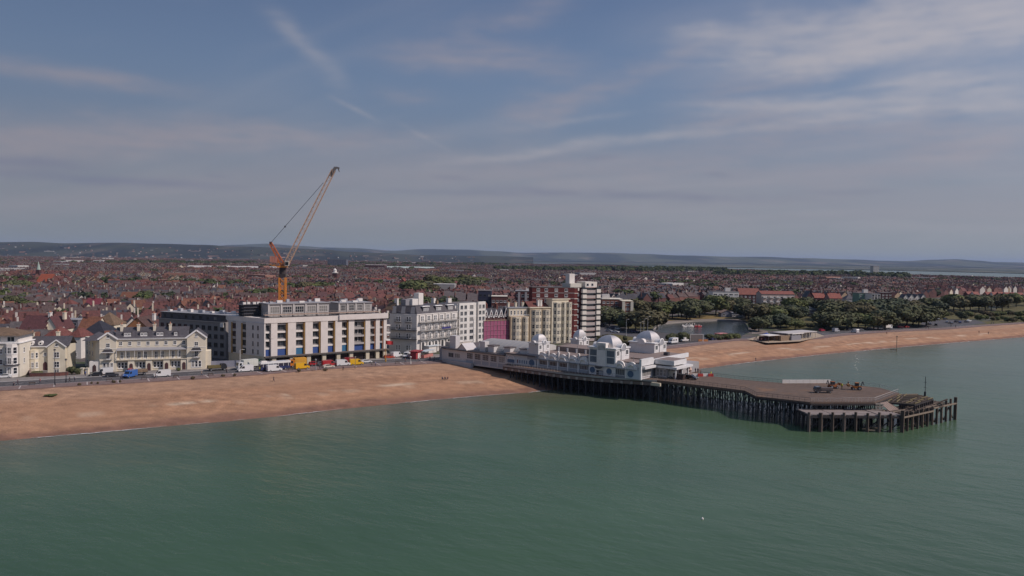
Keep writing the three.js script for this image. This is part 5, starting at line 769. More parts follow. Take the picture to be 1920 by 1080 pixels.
  // ramp and pale stair frame where the deck ends
  for (let k = 0; k < 5; k++) { const q = [112.0 + k * 0.25, 13.5 + k * 1.0]; mb().bar([q[0], 6.7, -q[1]], [q[0] + 3.6, 4.3, -q[1] + 1.0], 0.85, 0.12).build('ramp_board', mat(0.27, 0.20, 0.17, { map: grimeMap }), b); }
  for (let k = 0; k < 4; k++) mb().bar([111.2, 4.4 + k * 0.7, -11.3], [113.0, 4.4 + k * 0.7, -12.4], 0.3, 0.42).build('stair_tread', paint(0.42, 0.36, 0.30), b);
  mb().bar([119.2, 6.6, -34.5], [119.2, 12.6, -34.5], 0.14).bar([119.2, 6.6, -34.5], [119.2, 8.1, -34.5], 0.5).bar([118.8, 9.3, -34.5], [119.6, 9.3, -34.5], 0.1).bar([118.8, 10.9, -34.5], [119.6, 10.9, -34.5], 0.1).build('beacon_mast', IRON, b);
  mb().bar([122.0, 4.8, -33.2], [124.8, 6.3, -36.4], 0.3).build('fallen_beam', TIMBER, b);
}
// ---------- crane behind the white block ----------
{
  const P = atDepth(530, 306), c = thing('tower_crane', 'orange luffing tower crane with a raised lattice jib, rising behind the large white block', 'crane', [P[0], 4.4, P[1]], 0.12);
  const OR = paint(0.66, 0.24, 0.04, 0.6), PALE = paint(0.60, 0.40, 0.29, 0.6), RED = paint(0.50, 0.14, 0.05, 0.6);
  const lattice = (name, a, b, w0, w1, step, m, parent, bar = 0.2) => {
    const A = new THREE.Vector3(...a), B = new THREE.Vector3(...b), d = B.clone().sub(A), L = d.length(); d.normalize();
    const s = new THREE.Vector3(0, 0, 1), t = d.clone().cross(s).normalize(), g = mb(), n = Math.round(L / step), q = (i, k) => { const w = mixv(w0, w1, i / n) / 2, e = [[1, 1], [1, -1], [-1, -1], [-1, 1]][k]; const p = A.clone().addScaledVector(d, L * i / n).addScaledVector(s, e[0] * w).addScaledVector(t, e[1] * w); return [p.x, p.y, p.z]; };
    for (let k = 0; k < 4; k++) g.bar(q(0, k), q(n, k), bar);
    for (let i = 0; i < n; i++) for (let k = 0; k < 4; k++) { const j = (k + 1) % 4; g.bar(q(i, k), q(i + 1, j), bar * 0.5); if (i % 2 === 0) g.bar(q(i, k), q(i, j), bar * 0.5); }
    return g.build(name, m, parent);
  };
  lattice('mast', [0, 0, 0], [0, 32.6, 0], 2.3, 2.3, 2.3, OR, c, 0.5); 
  mb().cbox(0, 32.6, 0, 2.4, 1.4, 2.4).cyl(0, 34, 0, 1.25, 1.25, 2.6, 12).build('slew_ring', mat(0.04, 0.03, 0.03), c);
  mb().cbox(0, 36.6, 0, 3.6, 0.6, 2.8).build('platform', OR, c); mb().cbox(1.9, 37.2, 1.5, 1.5, 2.1, 1.4).build('cab', paint(0.5, 0.45, 0.4), c); mb().cbox(2.0, 37.6, 2.26, 1.2, 1.2, 0.06).build('cab_window', GLASS, c);
  lattice('jib', [1.3, 37.6, 0], [19.6, 75.6, 0], 1.8, 1.4, 1.9, PALE, c, 0.21);
  mb().bar([18.3, 73, 0], [20.3, 76.6, 0], 1.1).bar([20.3, 76.6, 0], [21.8, 76.2, 0], 0.7).bar([21.2, 76.4, 0], [21.8, 74.9, 0], 0.35).build('jib_head', mat(0.13, 0.12, 0.12), c);
  lattice('a_frame', [0.2, 37.4, 0], [-4.6, 46, 0], 1.5, 0.9, 1.6, RED, c, 0.34); mb().cbox(-4.6, 45.6, 0, 0.9, 1.1, 0.9).build('a_frame_head', mat(0.09, 0.04, 0.03), c);
  lattice('counter_jib', [0, 37.2, 0], [-4.6, 38.6, 0], 1.8, 1.8, 1.5, OR, c, 0.2); for (let i = 0; i < 3; i++) mb().cbox(-4.3 + i * 0.95, 38.6 - i * 0.1, 0, 0.85, 2.4, 2.2).build('counterweight', paint(0.5, 0.22, 0.17), c);
  mb().bar([-4.6, 46.2, 0.3], [15.6, 70.4, 0.3], 0.07).bar([-4.6, 46.2, -0.3], [15.6, 70.4, -0.3], 0.07).build('pendant_line', IRON, c); mb().cbox(0.9, 52.4, 0, 0.5, 0.7, 0.7).build('pulley_block', IRON, c);
}

// ---------- houses of the town ----------
const WALLS = { 'red brick': [0.205, 0.095, 0.08], 'white': [0.62, 0.58, 0.54], 'cream': [0.60, 0.53, 0.42], 'dark brick': [0.13, 0.06, 0.055], 'buff': [0.34, 0.25, 0.17] };
const ROOFS = { 'red-roofed': [0.185, 0.068, 0.056], 'brown-roofed': [0.14, 0.09, 0.08], 'maroon-roofed': [0.13, 0.062, 0.06], 'grey-roofed': [0.14, 0.122, 0.12], 'orange-roofed': [0.25, 0.105, 0.062], 'slate-roofed': [0.085, 0.08, 0.092] };
const wallKeys = Object.keys(WALLS), roofKeys = Object.keys(ROOFS);
const limit = [[-400, 676], [145, 672], [295, 664], [300, 640], [430, 640], [740, 632], [1060, 612], [1085, 600], [1105, 588], [1190, 574], [1320, 566], [1430, 571], [1560, 568], [1700, 564], [1800, 553], [1920, 548], [2600, 545]];
const limitAt = (px) => { for (let k = 1; k < limit.length; k++) if (px <= limit[k][0]) { const [a, b] = [limit[k - 1], limit[k]]; return mixv(a[1], b[1], (px - a[0]) / (b[0] - a[0])); } return 545; };
const keepOut = [];      // [x, z, radius]
const clearOf = (x, z, r = 0) => !keepOut.some((k) => (k[0] - x) ** 2 + (k[1] - z) ** 2 < (k[2] + r) ** 2);
const HG = { wall: [], roof: [], chim: [] };
const gabled = (w, d, e, r) => [mb().box(-w / 2, w / 2, 0, e, -d / 2, d / 2).profile([[-d / 2, e], [d / 2, e], [0, r - 0.1]], 0, 0).geo(), null];
function houseGeos(w, d, e, r, kind) {
  const wall = mb(), roof = mb(), ch = mb();
  if (kind === 'gable') { const g = mb().profile([[-d / 2, 0], [d / 2, 0], [d / 2, e], [0, r - 0.12], [-d / 2, e]], -w / 2, w / 2).geo(); g.rotateY(Math.PI / 2); roof.gable(-w / 2, w / 2, -d / 2, d / 2, e, r, 0.15, 'x'); return [g, roof.geo(), ch.cbox(w / 2 - 0.45, r - 1.3, -0.6, 0.8, 2.5, 1.3).geo()]; }
  if (kind === 'front') { const g = mb().profile([[-w / 2, 0], [w / 2, 0], [w / 2, e], [0, r - 0.12], [-w / 2, e]], -d / 2, d / 2).geo(); roof.gable(-w / 2, w / 2, -d / 2, d / 2, e, r, 0.25, 'z'); return [g, roof.geo(), ch.cbox(-w / 2 + 0.7, e - 0.2, 0, 0.8, r - e + 1.5, 1.2).geo()]; }
  wall.box(-w / 2, w / 2, 0, e, -d / 2, d / 2); roof.hip(-w / 2, w / 2, -d / 2, d / 2, e, r, 0.35); return [wall.geo(), roof.geo(), ch.cbox(w * 0.22, r - 1.6, -0.4, 0.9, 2.6, 1.2).geo()];
}
const KINDS = [['gable', houseGeos(6.2, 9.5, 5.8, 9.3, 'gable')], ['gable', houseGeos(7.4, 10, 6.4, 10.2, 'gable')], ['front', houseGeos(7.2, 10.5, 6.0, 10.0, 'front')], ['hip', houseGeos(10.5, 10.5, 6.2, 10.3, 'hip')]];
const KW = [6.2, 7.4, 7.5, 12.5];
const ORD = ['first', 'second', 'third', 'fourth', 'fifth', 'sixth', 'seventh', 'eighth', 'ninth', 'tenth', 'eleventh', 'twelfth', 'thirteenth', 'fourteenth', 'fifteenth', 'sixteenth'];
// ---------- individually placed buildings of the town ----------
function farBuilding(name, label, category, px0, px1, pyBase, pyTop, depthM, wallM, opt = {}) {
  const A = G(px0, pyBase, 4.3), B0 = ray(px1, pyBase), t = -A[1] / -B0[2], skew = opt.skew ?? 0, B = [B0[0] * t, A[1] - skew], b = building(name, label, A, B, 4.3, category, opt.group), L = b.len;
  const H = Math.max(3, heightAt(A, px0, pyTop) - 4.3), e = opt.eave ?? (opt.roof === 'flat' || !opt.roof ? H : H * 0.62);
  keepOut.push([(A[0] + B[0]) / 2, (A[1] + B[1]) / 2 - depthM / 2, Math.max(L, depthM) * 0.55]);
  if (opt.roof === 'gx') { const g = mb().profile([[-depthM, 0], [0, 0], [0, e], [-depthM / 2, H - 0.15], [-depthM, e]], 0, L).geo(); const m = part('wall', g, wallM, b, [L, 0, 0], -Math.PI / 2); m.rotation.y = -Math.PI / 2; m.position.set(L, 0, 0); mb().gable(0, L, -depthM, 0, e, H, 0.3, 'x').build('roof', opt.roofM, b); }
  else if (opt.roof === 'gz') { mb().profile([[0, 0], [L, 0], [L, e], [L / 2, H - 0.15], [0, e]], -depthM, 0).build('wall', wallM, b); mb().gable(0, L, -depthM, 0, e, H, 0.3, 'z').build('roof', opt.roofM, b); }
  else if (opt.roof === 'hip') { mb().box(0, L, 0, e, -depthM, 0).build('wall', wallM, b); mb().hip(0, L, -depthM, 0, e, H, 0.4).build('roof', opt.roofM, b); }
  else { mb().box(0, L, 0, H, -depthM, 0).build('wall', wallM, b); mb().box(-0.2, L + 0.2, H, H + 0.35, -depthM - 0.2, 0.2).build('roof', opt.roofM ?? FLATROOF, b); }
  const [nx, ny] = opt.win ?? [0, 0], y0 = opt.y0 ?? 0.9, wh = opt.wh ?? 1.5; if (nx) for (let j = 0; j < ny; j++) for (let i = 0; i < nx; i++) win(b, L * (i + 0.5) / nx, y0 + (e - y0) * j / ny, 0, Math.min(opt.ww ?? 1.8, L / nx * 0.72), Math.min(wh, (e - y0) / ny * 0.66), { nx: 2, ny: 1, f: 0.12, frame: opt.frame ?? TRIM });
  if (opt.chim) for (const f of opt.chim) chimney(b, L * f, -depthM / 2, H - 1.5, H + 1.3, opt.chimM ?? REDBRICK);
  b.H = H; b.e = e; return b;
}
const fb = farBuilding;
// behind the left end of the sea front
fb('house', 'maroon-roofed house with tall cream gable wall behind the tan-roofed corner block', 'house', 36, 82, 656, 593.5, 11, CREAM, { roof: 'gx', roofM: MAROONTILE, win: [2, 1], y0: 4, chim: [0.96], chimM: WHITE, eave: 8.6 });
fb('house', 'cream house whose tall pale gable end faces right, behind the cream villa', 'house', 80, 108, 655, 594, 13, PALECREAM, { roof: 'gz', roofM: MAROONTILE, win: [1, 2], chim: [0.9], chimM: CREAM });
fb('house', 'grey flat-roofed house with a row of blue-grey attic windows behind the cream villa', 'house', 94, 146, 646, 600, 9, paint(0.16, 0.15, 0.18), { roofM: LEAD, win: [4, 1], y0: 8.6, wh: 1.5, frame: paint(0.36, 0.38, 0.44) });
fb('house', 'red pyramid-roofed house just behind the cream villa, left one', 'house', 84, 116, 668, 614, 9, PALECREAM, { roof: 'hip', roofM: REDTILE, win: [2, 2], eave: 8 });
fb('house', 'red pyramid-roofed white house between the cream villa and the long terrace', 'house', 128, 152, 672, 617, 9, WHITE, { roof: 'hip', roofM: REDTILE, win: [1, 1], eave: 8.4 });
fb('house', 'orange-roofed house behind the shaded end of the long terrace', 'house', 146, 180, 652, 596, 10, CREAM, { roof: 'gx', roofM: ORANGETILE, win: [2, 2], chim: [0.2] });
fb('house', 'dark slate hipped house with white trim behind the left gable of the long terrace', 'house', 152, 196, 660, 603, 12, GREYWALL, { roof: 'hip', roofM: DARKSLATE, win: [2, 2] });
fb('house', 'brown-roofed house with a bright orange gable facing right, behind the middle of the long terrace', 'house', 232, 282, 655, 595.5, 12, paint(0.42, 0.19, 0.08), { roof: 'gz', roofM: BROWNTILE, win: [3, 1], chim: [0.9], chimM: WHITE });
fb('house', 'tan-roofed house with cream walls between the orange-roofed houses', 'house', 174, 214, 645, 587, 11, CREAM, { roof: 'hip', roofM: TANTILE, win: [3, 2] });
fb('house', 'salmon-walled house with orange roof, far behind the long terrace', 'house', 224, 252, 578, 548, 10, paint(0.45, 0.19, 0.12), { roof: 'gx', roofM: ORANGETILE, win: [2, 1], y0: 4 });
fb('house', 'white gabled house with a small round gable window, left of the two white gables', 'house', 127, 134, 575, 553, 9, WHITE, { roof: 'gz', roofM: SLATE, win: [1, 1] });
fb('house', 'white gabled house right of its twin in the town behind the villa', 'house', 137, 148, 577, 553, 9, WHITE, { roof: 'gz', roofM: SLATE, win: [2, 1] });
fb('house', 'bright red hipped house among brown roofs behind the villa', 'house', 108, 138, 598, 563, 12, REDBRICK, { roof: 'hip', roofM: REDTILE, win: [2, 1] });
fb('house', 'crimson-roofed house right of the bright red hipped one', 'house', 158, 184, 597, 560, 10, REDBRICK, { roof: 'gx', roofM: mat(0.30, 0.06, 0.08, { map: roofMap }), win: [2, 1], chim: [0.5] });
fb('house', 'pale cream house with steep gable left of the salmon-walled house', 'house', 205, 222, 576, 553, 9, CREAM, { roof: 'gz', roofM: DARKSLATE, win: [1, 2] });
fb('house', 'white house with two gables above the dark grey wing', 'house', 300, 316, 574, 553, 9, WHITE, { roof: 'gz', roofM: SLATE, win: [1, 1] });
fb('house', 'twin cream gabled house left of the crane base', 'house', 411, 426, 600, 573, 10, CREAM, { roof: 'gz', roofM: REDTILE, win: [1, 1] });
fb('house', 'cream gabled house right of its twin, left of the white block roof', 'house', 428, 443, 601, 573, 10, CREAM, { roof: 'gz', roofM: REDTILE, win: [1, 1] });
fb('warehouse', 'orange brick shed with hipped roof in front of the dark grey wing', 'shed', 344, 366, 650, 608, 7, paint(0.40, 0.15, 0.08), { roof: 'hip', roofM: paint(0.36, 0.14, 0.08) });
// farther town landmarks
fb('church', 'tall steep orange-roofed church rising over the left of the town', 'church', 65, 90, 540, 514, 26, REDBRICK, { roof: 'gx', roofM: mat(0.44, 0.11, 0.05, { map: roofMap }), eave: 4.5 });
{ const b = fb('church', 'dark church with a thin pale green spire on the far left of the town', 'church', 46, 72, 526, 513.5, 14, DARKBRICK, { roof: 'gx', roofM: DARKSLATE, win: [4, 1] }); const s = mb().cbox(b.len * 0.8, 0, -7, 5, b.H + 6, 5).build('tower', DARKBRICK, b); mb().cyl(b.len * 0.8, b.H + 6, -7, 2.8, 0.1, 12, 8).build('spire', paint(0.36, 0.45, 0.40), b); }
fb('school', 'long white flat-roofed building standing alone among the roofs left of the crane', 'building', 207, 256, 541, 526.5, 14, WHITE, { win: [8, 1], y0: 3 });
fb('warehouse', 'very long pale-roofed stand on the skyline of the town left of the crane', 'warehouse', 346, 532, 505.5, 497.8, 60, GREYWALL, { roofM: paint(0.52, 0.50, 0.48), roof: 'gx', eave: 6 });
fb('tower_block', 'dark grey office block on the skyline right of the crane', 'tower block', 614, 649, 503, 486.5, 30, paint(0.12, 0.13, 0.17), { win: [8, 6], frame: DARKTRIM });
fb('warehouse', 'long pale teal-roofed warehouse on the skyline beyond the mansard hotel', 'warehouse', 720, 812, 508, 499.3, 50, GREYWALL, { roof: 'gx', roofM: paint(0.40, 0.48, 0.46) });
fb('warehouse', 'white-roofed dark shed at the left end of the teal warehouse', 'warehouse', 684, 721, 508, 496.6, 40, DARKBRICK, { roofM: WHITE });
fb('church', 'long red-roofed church beyond the right part of the white block', 'church', 690, 746, 536, 522, 20, REDBRICK, { roof: 'gx', roofM: mat(0.34, 0.085, 0.055, { map: roofMap }), win: [7, 1] });
fb('church', 'red gabled church hall with tall roof at the right of the long red-roofed church', 'church', 748, 762, 549, 523, 16, REDBRICK, { roof: 'gz', roofM: mat(0.36, 0.09, 0.06, { map: roofMap }) });
{ const A = G(628, 534, 4.3), b = thing('clock_tower', 'slim dark brick tower with a white cupola right of the crane mast', 'tower', [A[0], 4.3, A[1]]); const H = heightAt(A, 628, 512) - 4.3; mb().cbox(0, 0, 0, 6.5, H, 6.5).build('shaft', DARKBRICK, b); mb().cbox(0, H, 0, 7.4, 0.8, 7.4).build('cornice', WHITE, b); mb().cyl(0, H + 0.8, 0, 2.6, 2.4, 3.4, 8).cyl(0, H + 4.2, 0, 2.7, 0.4, 2.6, 8).build('cupola', WHITE, b); keepOut.push([A[0], A[1], 12]); }
for (let i = 0; i < 5; i++) fb('house', `white gabled house in the row right of the crane mast, ${ORD[i]} from the left`, 'house', 536 + i * 6.2, 541.6 + i * 6.2, 558, 541, 9, WHITE, { roof: 'gz', roofM: MAROONTILE, win: [1, 2], group: 'white gabled row right of the crane mast' });
for (let i = 0; i < 4; i++) fb('house', `tall pale gabled house in the gothic row beyond the white block, ${ORD[i]} from left`, 'house', 625 + i * 9, 633 + i * 9, 552, 531, 11, i < 3 ? PALECREAM : REDBRICK, { roof: 'gz', roofM: MAROONTILE, win: [2, 1], eave: 9, group: 'gothic gabled row beyond the white block' });
fb('hall', 'low white-roofed building among trees above the mansard hotel', 'building', 812, 852, 558, 533, 18, GREYWALL, { roofM: paint(0.55, 0.54, 0.53), win: [5, 2] });
for (let i = 0; i < 3; i++) fb('house', ['grey-tiled big house, left of the grey-roofed three above the white modern block', 'grey-tiled big house, middle of the grey-roofed three above the white modern block', 'grey-tiled big house, right of the grey-roofed three above the white modern block'][i], 'house', 832 + i * 22, 850 + i * 22, 588, 546 + i * 2, 13, REDBRICK, { roof: 'gx', roofM: tiles(0.19, 0.155, 0.15), win: [2, 2], chim: [0.9] });
fb('apartment_block', 'dark blue scaffolded block above the pink netting', 'building', 896, 921, 600, 545.5, 14, mat(0.035, 0.04, 0.075, { map: grimeMap }), { win: [3, 5], frame: DARKTRIM });
fb('apartment_block', 'brick and cream stepped block with a white top floor above the pink netting', 'building', 921, 950, 602, 556, 12, REDBRICK, { win: [4, 4], roofM: PALECREAM });
{ const b = fb('apartment_block', 'dark red brick flats with white stair bays behind the cream row', 'building', 966, 1030, 612, 546, 13, brick(0.17, 0.055, 0.055), { win: [7, 6], roofM: LEAD }); for (let i = 0; i < 5; i++) mb().box(b.len * (i + 0.5) / 5 - 0.7, b.len * (i + 0.5) / 5 + 0.7, 0.2, b.H - 0.5, 0.16, 0.7).build('stair_bay', paint(0.36, 0.34, 0.36), b); for (let i = 0; i < 5; i++) mb().cbox(3 + i * 4.2, b.H + 0.35, -5, 1.6, 1.1, 1.5).build('roof_plant', i % 2 ? WHITE : LEAD, b); }
{ const b = fb('apartment_block', 'pink brick flats with white bays behind the park trees, right of the tower block', 'building', 1128, 1166, 604, 561, 14, brick(0.36, 0.14, 0.09), { win: [5, 5], roofM: PALECREAM }); mb().cbox(b.len * 0.22, b.H + 0.35, -5, 5, 2.6, 4).build('roof_house', WHITE, b); const c = fb('apartment_block', 'lower pink and cream flats stepping down beside the pink brick flats', 'building', 1166, 1186, 608, 565, 14, brick(0.36, 0.15, 0.10), { win: [3, 5], roofM: CREAM }); for (const k of [0.12, 0.9]) mb().box(c.len * k - 0.9, c.len * k + 0.9, 0, c.H - 0.2, 0.16, 0.8).build('bay', PALECREAM, c); }
{ const b = fb('apartment_block', 'white modernist flats with a box on the roof above the boating lake trees', 'building', 1336, 1385, 575, 547, 14, WHITE, { win: [5, 4], ww: 3.6 }); mb().cbox(b.len * 0.62, b.H + 0.35, -6, 4.6, 3.2, 4).build('roof_house', WHITE, b); }
fb('apartment_block', 'dark brick flats with a salmon tiled roof left of the white balconied flats', 'building', 1386, 1425, 570, 541, 14, DARKBRICK, { roof: 'gx', roofM: mat(0.34, 0.12, 0.085, { map: roofMap }), win: [5, 3] });
{ const b = fb('apartment_block', 'white balconied flats with salmon roof among the trees beyond the beach cafe', 'building', 1427, 1489, 585, 546, 14, paint(0.48, 0.40, 0.36), { roof: 'gx', roofM: mat(0.36, 0.125, 0.09, { map: roofMap }), win: [9, 4], eave: 15 }); for (let i = 0; i < 5; i++) for (let k = 0; k < 4; k++) mb().box(b.len * (i + 0.5) / 5 - 1.5, b.len * (i + 0.5) / 5 + 1.5, 1.0 + k * 3.6, 2.1 + k * 3.6, 0.17, 1.2).build('balcony', WHITE, b); }
fb('house', 'big salmon-roofed gabled house beyond the park pavilion', 'house', 1526, 1548, 572, 550, 12, DARKBRICK, { roof: 'gx', roofM: mat(0.40, 0.13, 0.09, { map: roofMap }), win: [3, 2], chim: [0.95] });
fb('house', 'dark tall gabled house left of the big salmon-roofed one', 'house', 1512, 1526, 574, 546, 12, DARKBRICK, { roof: 'gz', roofM: DARKSLATE, win: [2, 3] });
fb('house', 'salmon-roofed dark-timbered house right of the big salmon-roofed one', 'house', 1555, 1578, 574, 550, 12, paint(0.3, 0.2, 0.18), { roof: 'gx', roofM: mat(0.40, 0.13, 0.09, { map: roofMap }), win: [3, 2], chim: [0.1, 0.9] });
fb('house', 'pale grey fronted house left of the white and green flats', 'house', 1586, 1602, 572, 553, 10, paint(0.5, 0.47, 0.45), { roof: 'hip', roofM: SLATE, win: [2, 2] });
{ const b = fb('apartment_block', 'white and green banded flats beyond the park trees', 'building', 1610, 1632, 578, 550, 14, paint(0.16, 0.28, 0.22), { win: [3, 5] }); mb().cbox(b.len * 0.7, b.H + 0.35, -5, 4, 3, 4).build('roof_house', WHITE, b); fb('apartment_block', 'white flats with dark window bands right of the green banded flats', 'building', 1634, 1650, 580, 551, 14, WHITE, { win: [3, 6], frame: DARKTRIM }); fb('apartment_block', 'dark flats with a white roof box, rightmost of the flats beyond the park', 'building', 1652, 1672, 572, 549, 14, DARKBRICK, { win: [3, 4] }); }
for (let i = 0; i < 4; i++) fb('house', ['white gabled house left of the row of four beyond the right park trees', 'white gabled house second in the row of four beyond the right park trees', 'white gabled house third in the row of four beyond the right park trees', 'white gabled house last in the row of four beyond the right park trees'][i], 'house', 1694 + i * 11, 1703 + i * 11, 568, 552 - (i % 2), 10, WHITE, { roof: 'gz', roofM: SLATE, win: [2, 2] });
for (let i = 0; i < 8; i++) fb('house', `salmon-roofed house in the row at the right edge, ${ORD[i]} from the left`, 'house', 1815 + i * 12 + (i > 1 ? 12 : 0), 1825 + i * 12 + (i > 1 ? 12 : 0), 560 + i * 0.6, 547 + i * 0.3, 10, i % 2 ? WHITE : REDBRICK, { roof: 'gx', roofM: mat(0.42, 0.15, 0.11, { map: roofMap }), win: [2, 1], group: 'salmon-roofed row at the right edge' });
fb('tower_block', 'pale lone tower block on the shore of the far harbour', 'tower block', 1637, 1648, 517, 499, 22, paint(0.46, 0.43, 0.42), { win: [3, 9] });
// park buildings
{ const b = fb('pavilion', 'dark green-grey hipped park pavilion among the trees', 'pavilion', 1497, 1540, 593, 574, 16, paint(0.10, 0.10, 0.11), { roof: 'hip', roofM: tiles(0.075, 0.085, 0.085), win: [5, 1] }); mb().box(1, b.len - 1, 2.6, 2.9, 0.17, 2.6).build('veranda', paint(0.2, 0.19, 0.2), b); }
fb('pavilion', 'low clubhouse with a pale grey roof left of the dark park pavilion', 'pavilion', 1442, 1466, 595, 582, 10, paint(0.4, 0.38, 0.36), { roof: 'gx', roofM: paint(0.36, 0.34, 0.35), win: [4, 1] });
fb('pavilion', 'small pale gabled clubhouse wing right of the pale grey roof', 'pavilion', 1467, 1478, 595, 583, 7, paint(0.5, 0.46, 0.43), { roof: 'gz', roofM: paint(0.42, 0.40, 0.40) });
fb('lodge', 'blue-grey lodge with a curved tan roof beyond the boating lake', 'house', 1352, 1374, 594.5, 581.5, 8, paint(0.19, 0.20, 0.26), { roof: 'gz', roofM: paint(0.32, 0.22, 0.17), win: [2, 1] });
fb('boathouse', 'low blue-grey boathouse beside the lodge', 'boathouse', 1372, 1391, 595.5, 587, 7, paint(0.17, 0.19, 0.25), { roofM: paint(0.24, 0.25, 0.29), win: [5, 1] });
fb('kiosk', 'small white kiosk right of the boathouse', 'kiosk', 1393, 1400, 596, 588.5, 4, WHITE, { roof: 'gz', roofM: WHITE });
fb('kiosk', 'pale blue tall kiosk at the right end of the boating lake', 'kiosk', 1417, 1426, 604, 592.5, 4, paint(0.30, 0.38, 0.50), { roofM: paint(0.35, 0.42, 0.52) });
{ // beach cafe
  const A = G(1443, 641.5, 4.4), B = G(1529, 634, 4.4), b = building('beach_cafe', 'low flat white-roofed beach cafe on the shingle with a shaded terrace', A, B, 4.5, 'cafe'), L = b.len;
  mb().box(L * 0.38, L, 0.1, 3.4, -11, -2.6).build('wall', paint(0.25, 0.25, 0.28), b); mb().box(L * 0.36, L + 0.6, 3.4, 3.75, -9, 0.5).build('roof', paint(0.52, 0.5, 0.49), b); mb().box(L * 0.46, L * 0.72, 3.1, 3.4, 0.1, 0.55).build('fascia', TRIM, b);
  for (let i = 0; i < 9; i++) mb().box(mixv(L * 0.4, L, i / 8) - 0.1, mixv(L * 0.4, L, i / 8) + 0.1, 0, 3.4, 0, 0.25).build('post', PALECREAM, b); for (let i = 0; i < 8; i++) win(b, mixv(L * 0.42, L * 0.98, (i + 0.5) / 8), 0.5, -2.6, 2.2, 2.2, { nx: 2 });
  mb().box(L * 0.2, L * 0.4, 0, 2.7, -6, 1).build('timber_store', BUFFBRICK, b); mb().box(L * 0.39, L * 0.6, 0.1, 2.4, 0.6, 2.0).build('grey_screen', paint(0.24, 0.24, 0.27), b); mb().box(-1, L * 0.2, 3.0, 3.3, -6, 0).build('awning', WHITE, b); for (const x of [-0.8, L * 0.1, L * 0.19]) mb().box(x - 0.08, x + 0.08, 0, 3, -0.3, -0.1).build('post', DARKTRIM, b); mb().box(-0.8, L * 0.19, 0, 2.4, -6, -5.6).build('dark_wall', DARKBRICK, b);
}
{ const A = G(1437, 637, 4.5), u = thing('parasol', 'large blue parasol on the terrace left of the beach cafe', 'parasol', [A[0], 4.55, A[1]]); mb().cyl(0, 0, 0, 0.06, 0.06, 3, 6).build('pole', LEAD, u); mb().cyl(0, 2.3, 0, 3.2, 0.1, 1.5, 8).build('canopy', mat(0.05, 0.08, 0.26), u); }
{ const A = G(1348, 636, 4.4), B = G(1362, 635, 4.4), b = building('kiosk', 'bright red kiosk on the promenade in front of the boating lake', A, B, 4.45, 'kiosk'), L = b.len; const R = paint(0.55, 0.03, 0.06, 0.6); mb().box(0, L, 0, 2.7, -3, 0).build('wall', R, b); mb().box(-0.3, L + 0.3, 2.7, 2.95, -3.3, 0.8).build('roof', paint(0.5, 0.2, 0.2), b); mb().box(L * 0.35, L * 0.55, 0.9, 2.2, 0.004, 0.06).build('hatch', GLASSPALE, b); mb().box(-0.2, L + 0.2, 2.0, 2.2, 0.061, 0.9).build('awning', R, b); }
{ const A = G(752, 674, 4.4); const b = building('kiosk', 'small maroon kiosk on the promenade near the pier entrance', G(780, 674, 4.4), G(791, 671, 4.4), 4.5, 'kiosk'), L = b.len; mb().box(0, L, 0, 2.9, -2.6, 0).build('wall', paint(0.36, 0.04, 0.05), b); mb().box(-0.3, L + 0.3, 2.9, 3.15, -3, 0.5).build('roof', paint(0.34, 0.05, 0.06), b); mb().box(L * 0.3, L * 0.6, 0.1, 2.2, 0.004, 0.06).build('door', WHITE, b); mb().box(L * 0.66, L * 0.95, 0.1, 2.2, 0.004, 0.06).build('door', WHITE, b);
  const c = building('kiosk', 'low pale awning stall with red counter beside the maroon kiosk', G(795, 672, 4.4), G(812, 668, 4.4), 4.5, 'kiosk'), M = c.len; mb().box(0, M, 0, 1.1, -2, 0).build('counter', paint(0.5, 0.2, 0.18), c); mb().box(-0.2, M + 0.2, 2.6, 2.8, -2.4, 0.8).build('awning', paint(0.5, 0.56, 0.6), c); for (const x of [0, M]) mb().box(x - 0.06, x + 0.06, 1.1, 2.6, -0.1, 0.02).build('post', LEAD, c); }
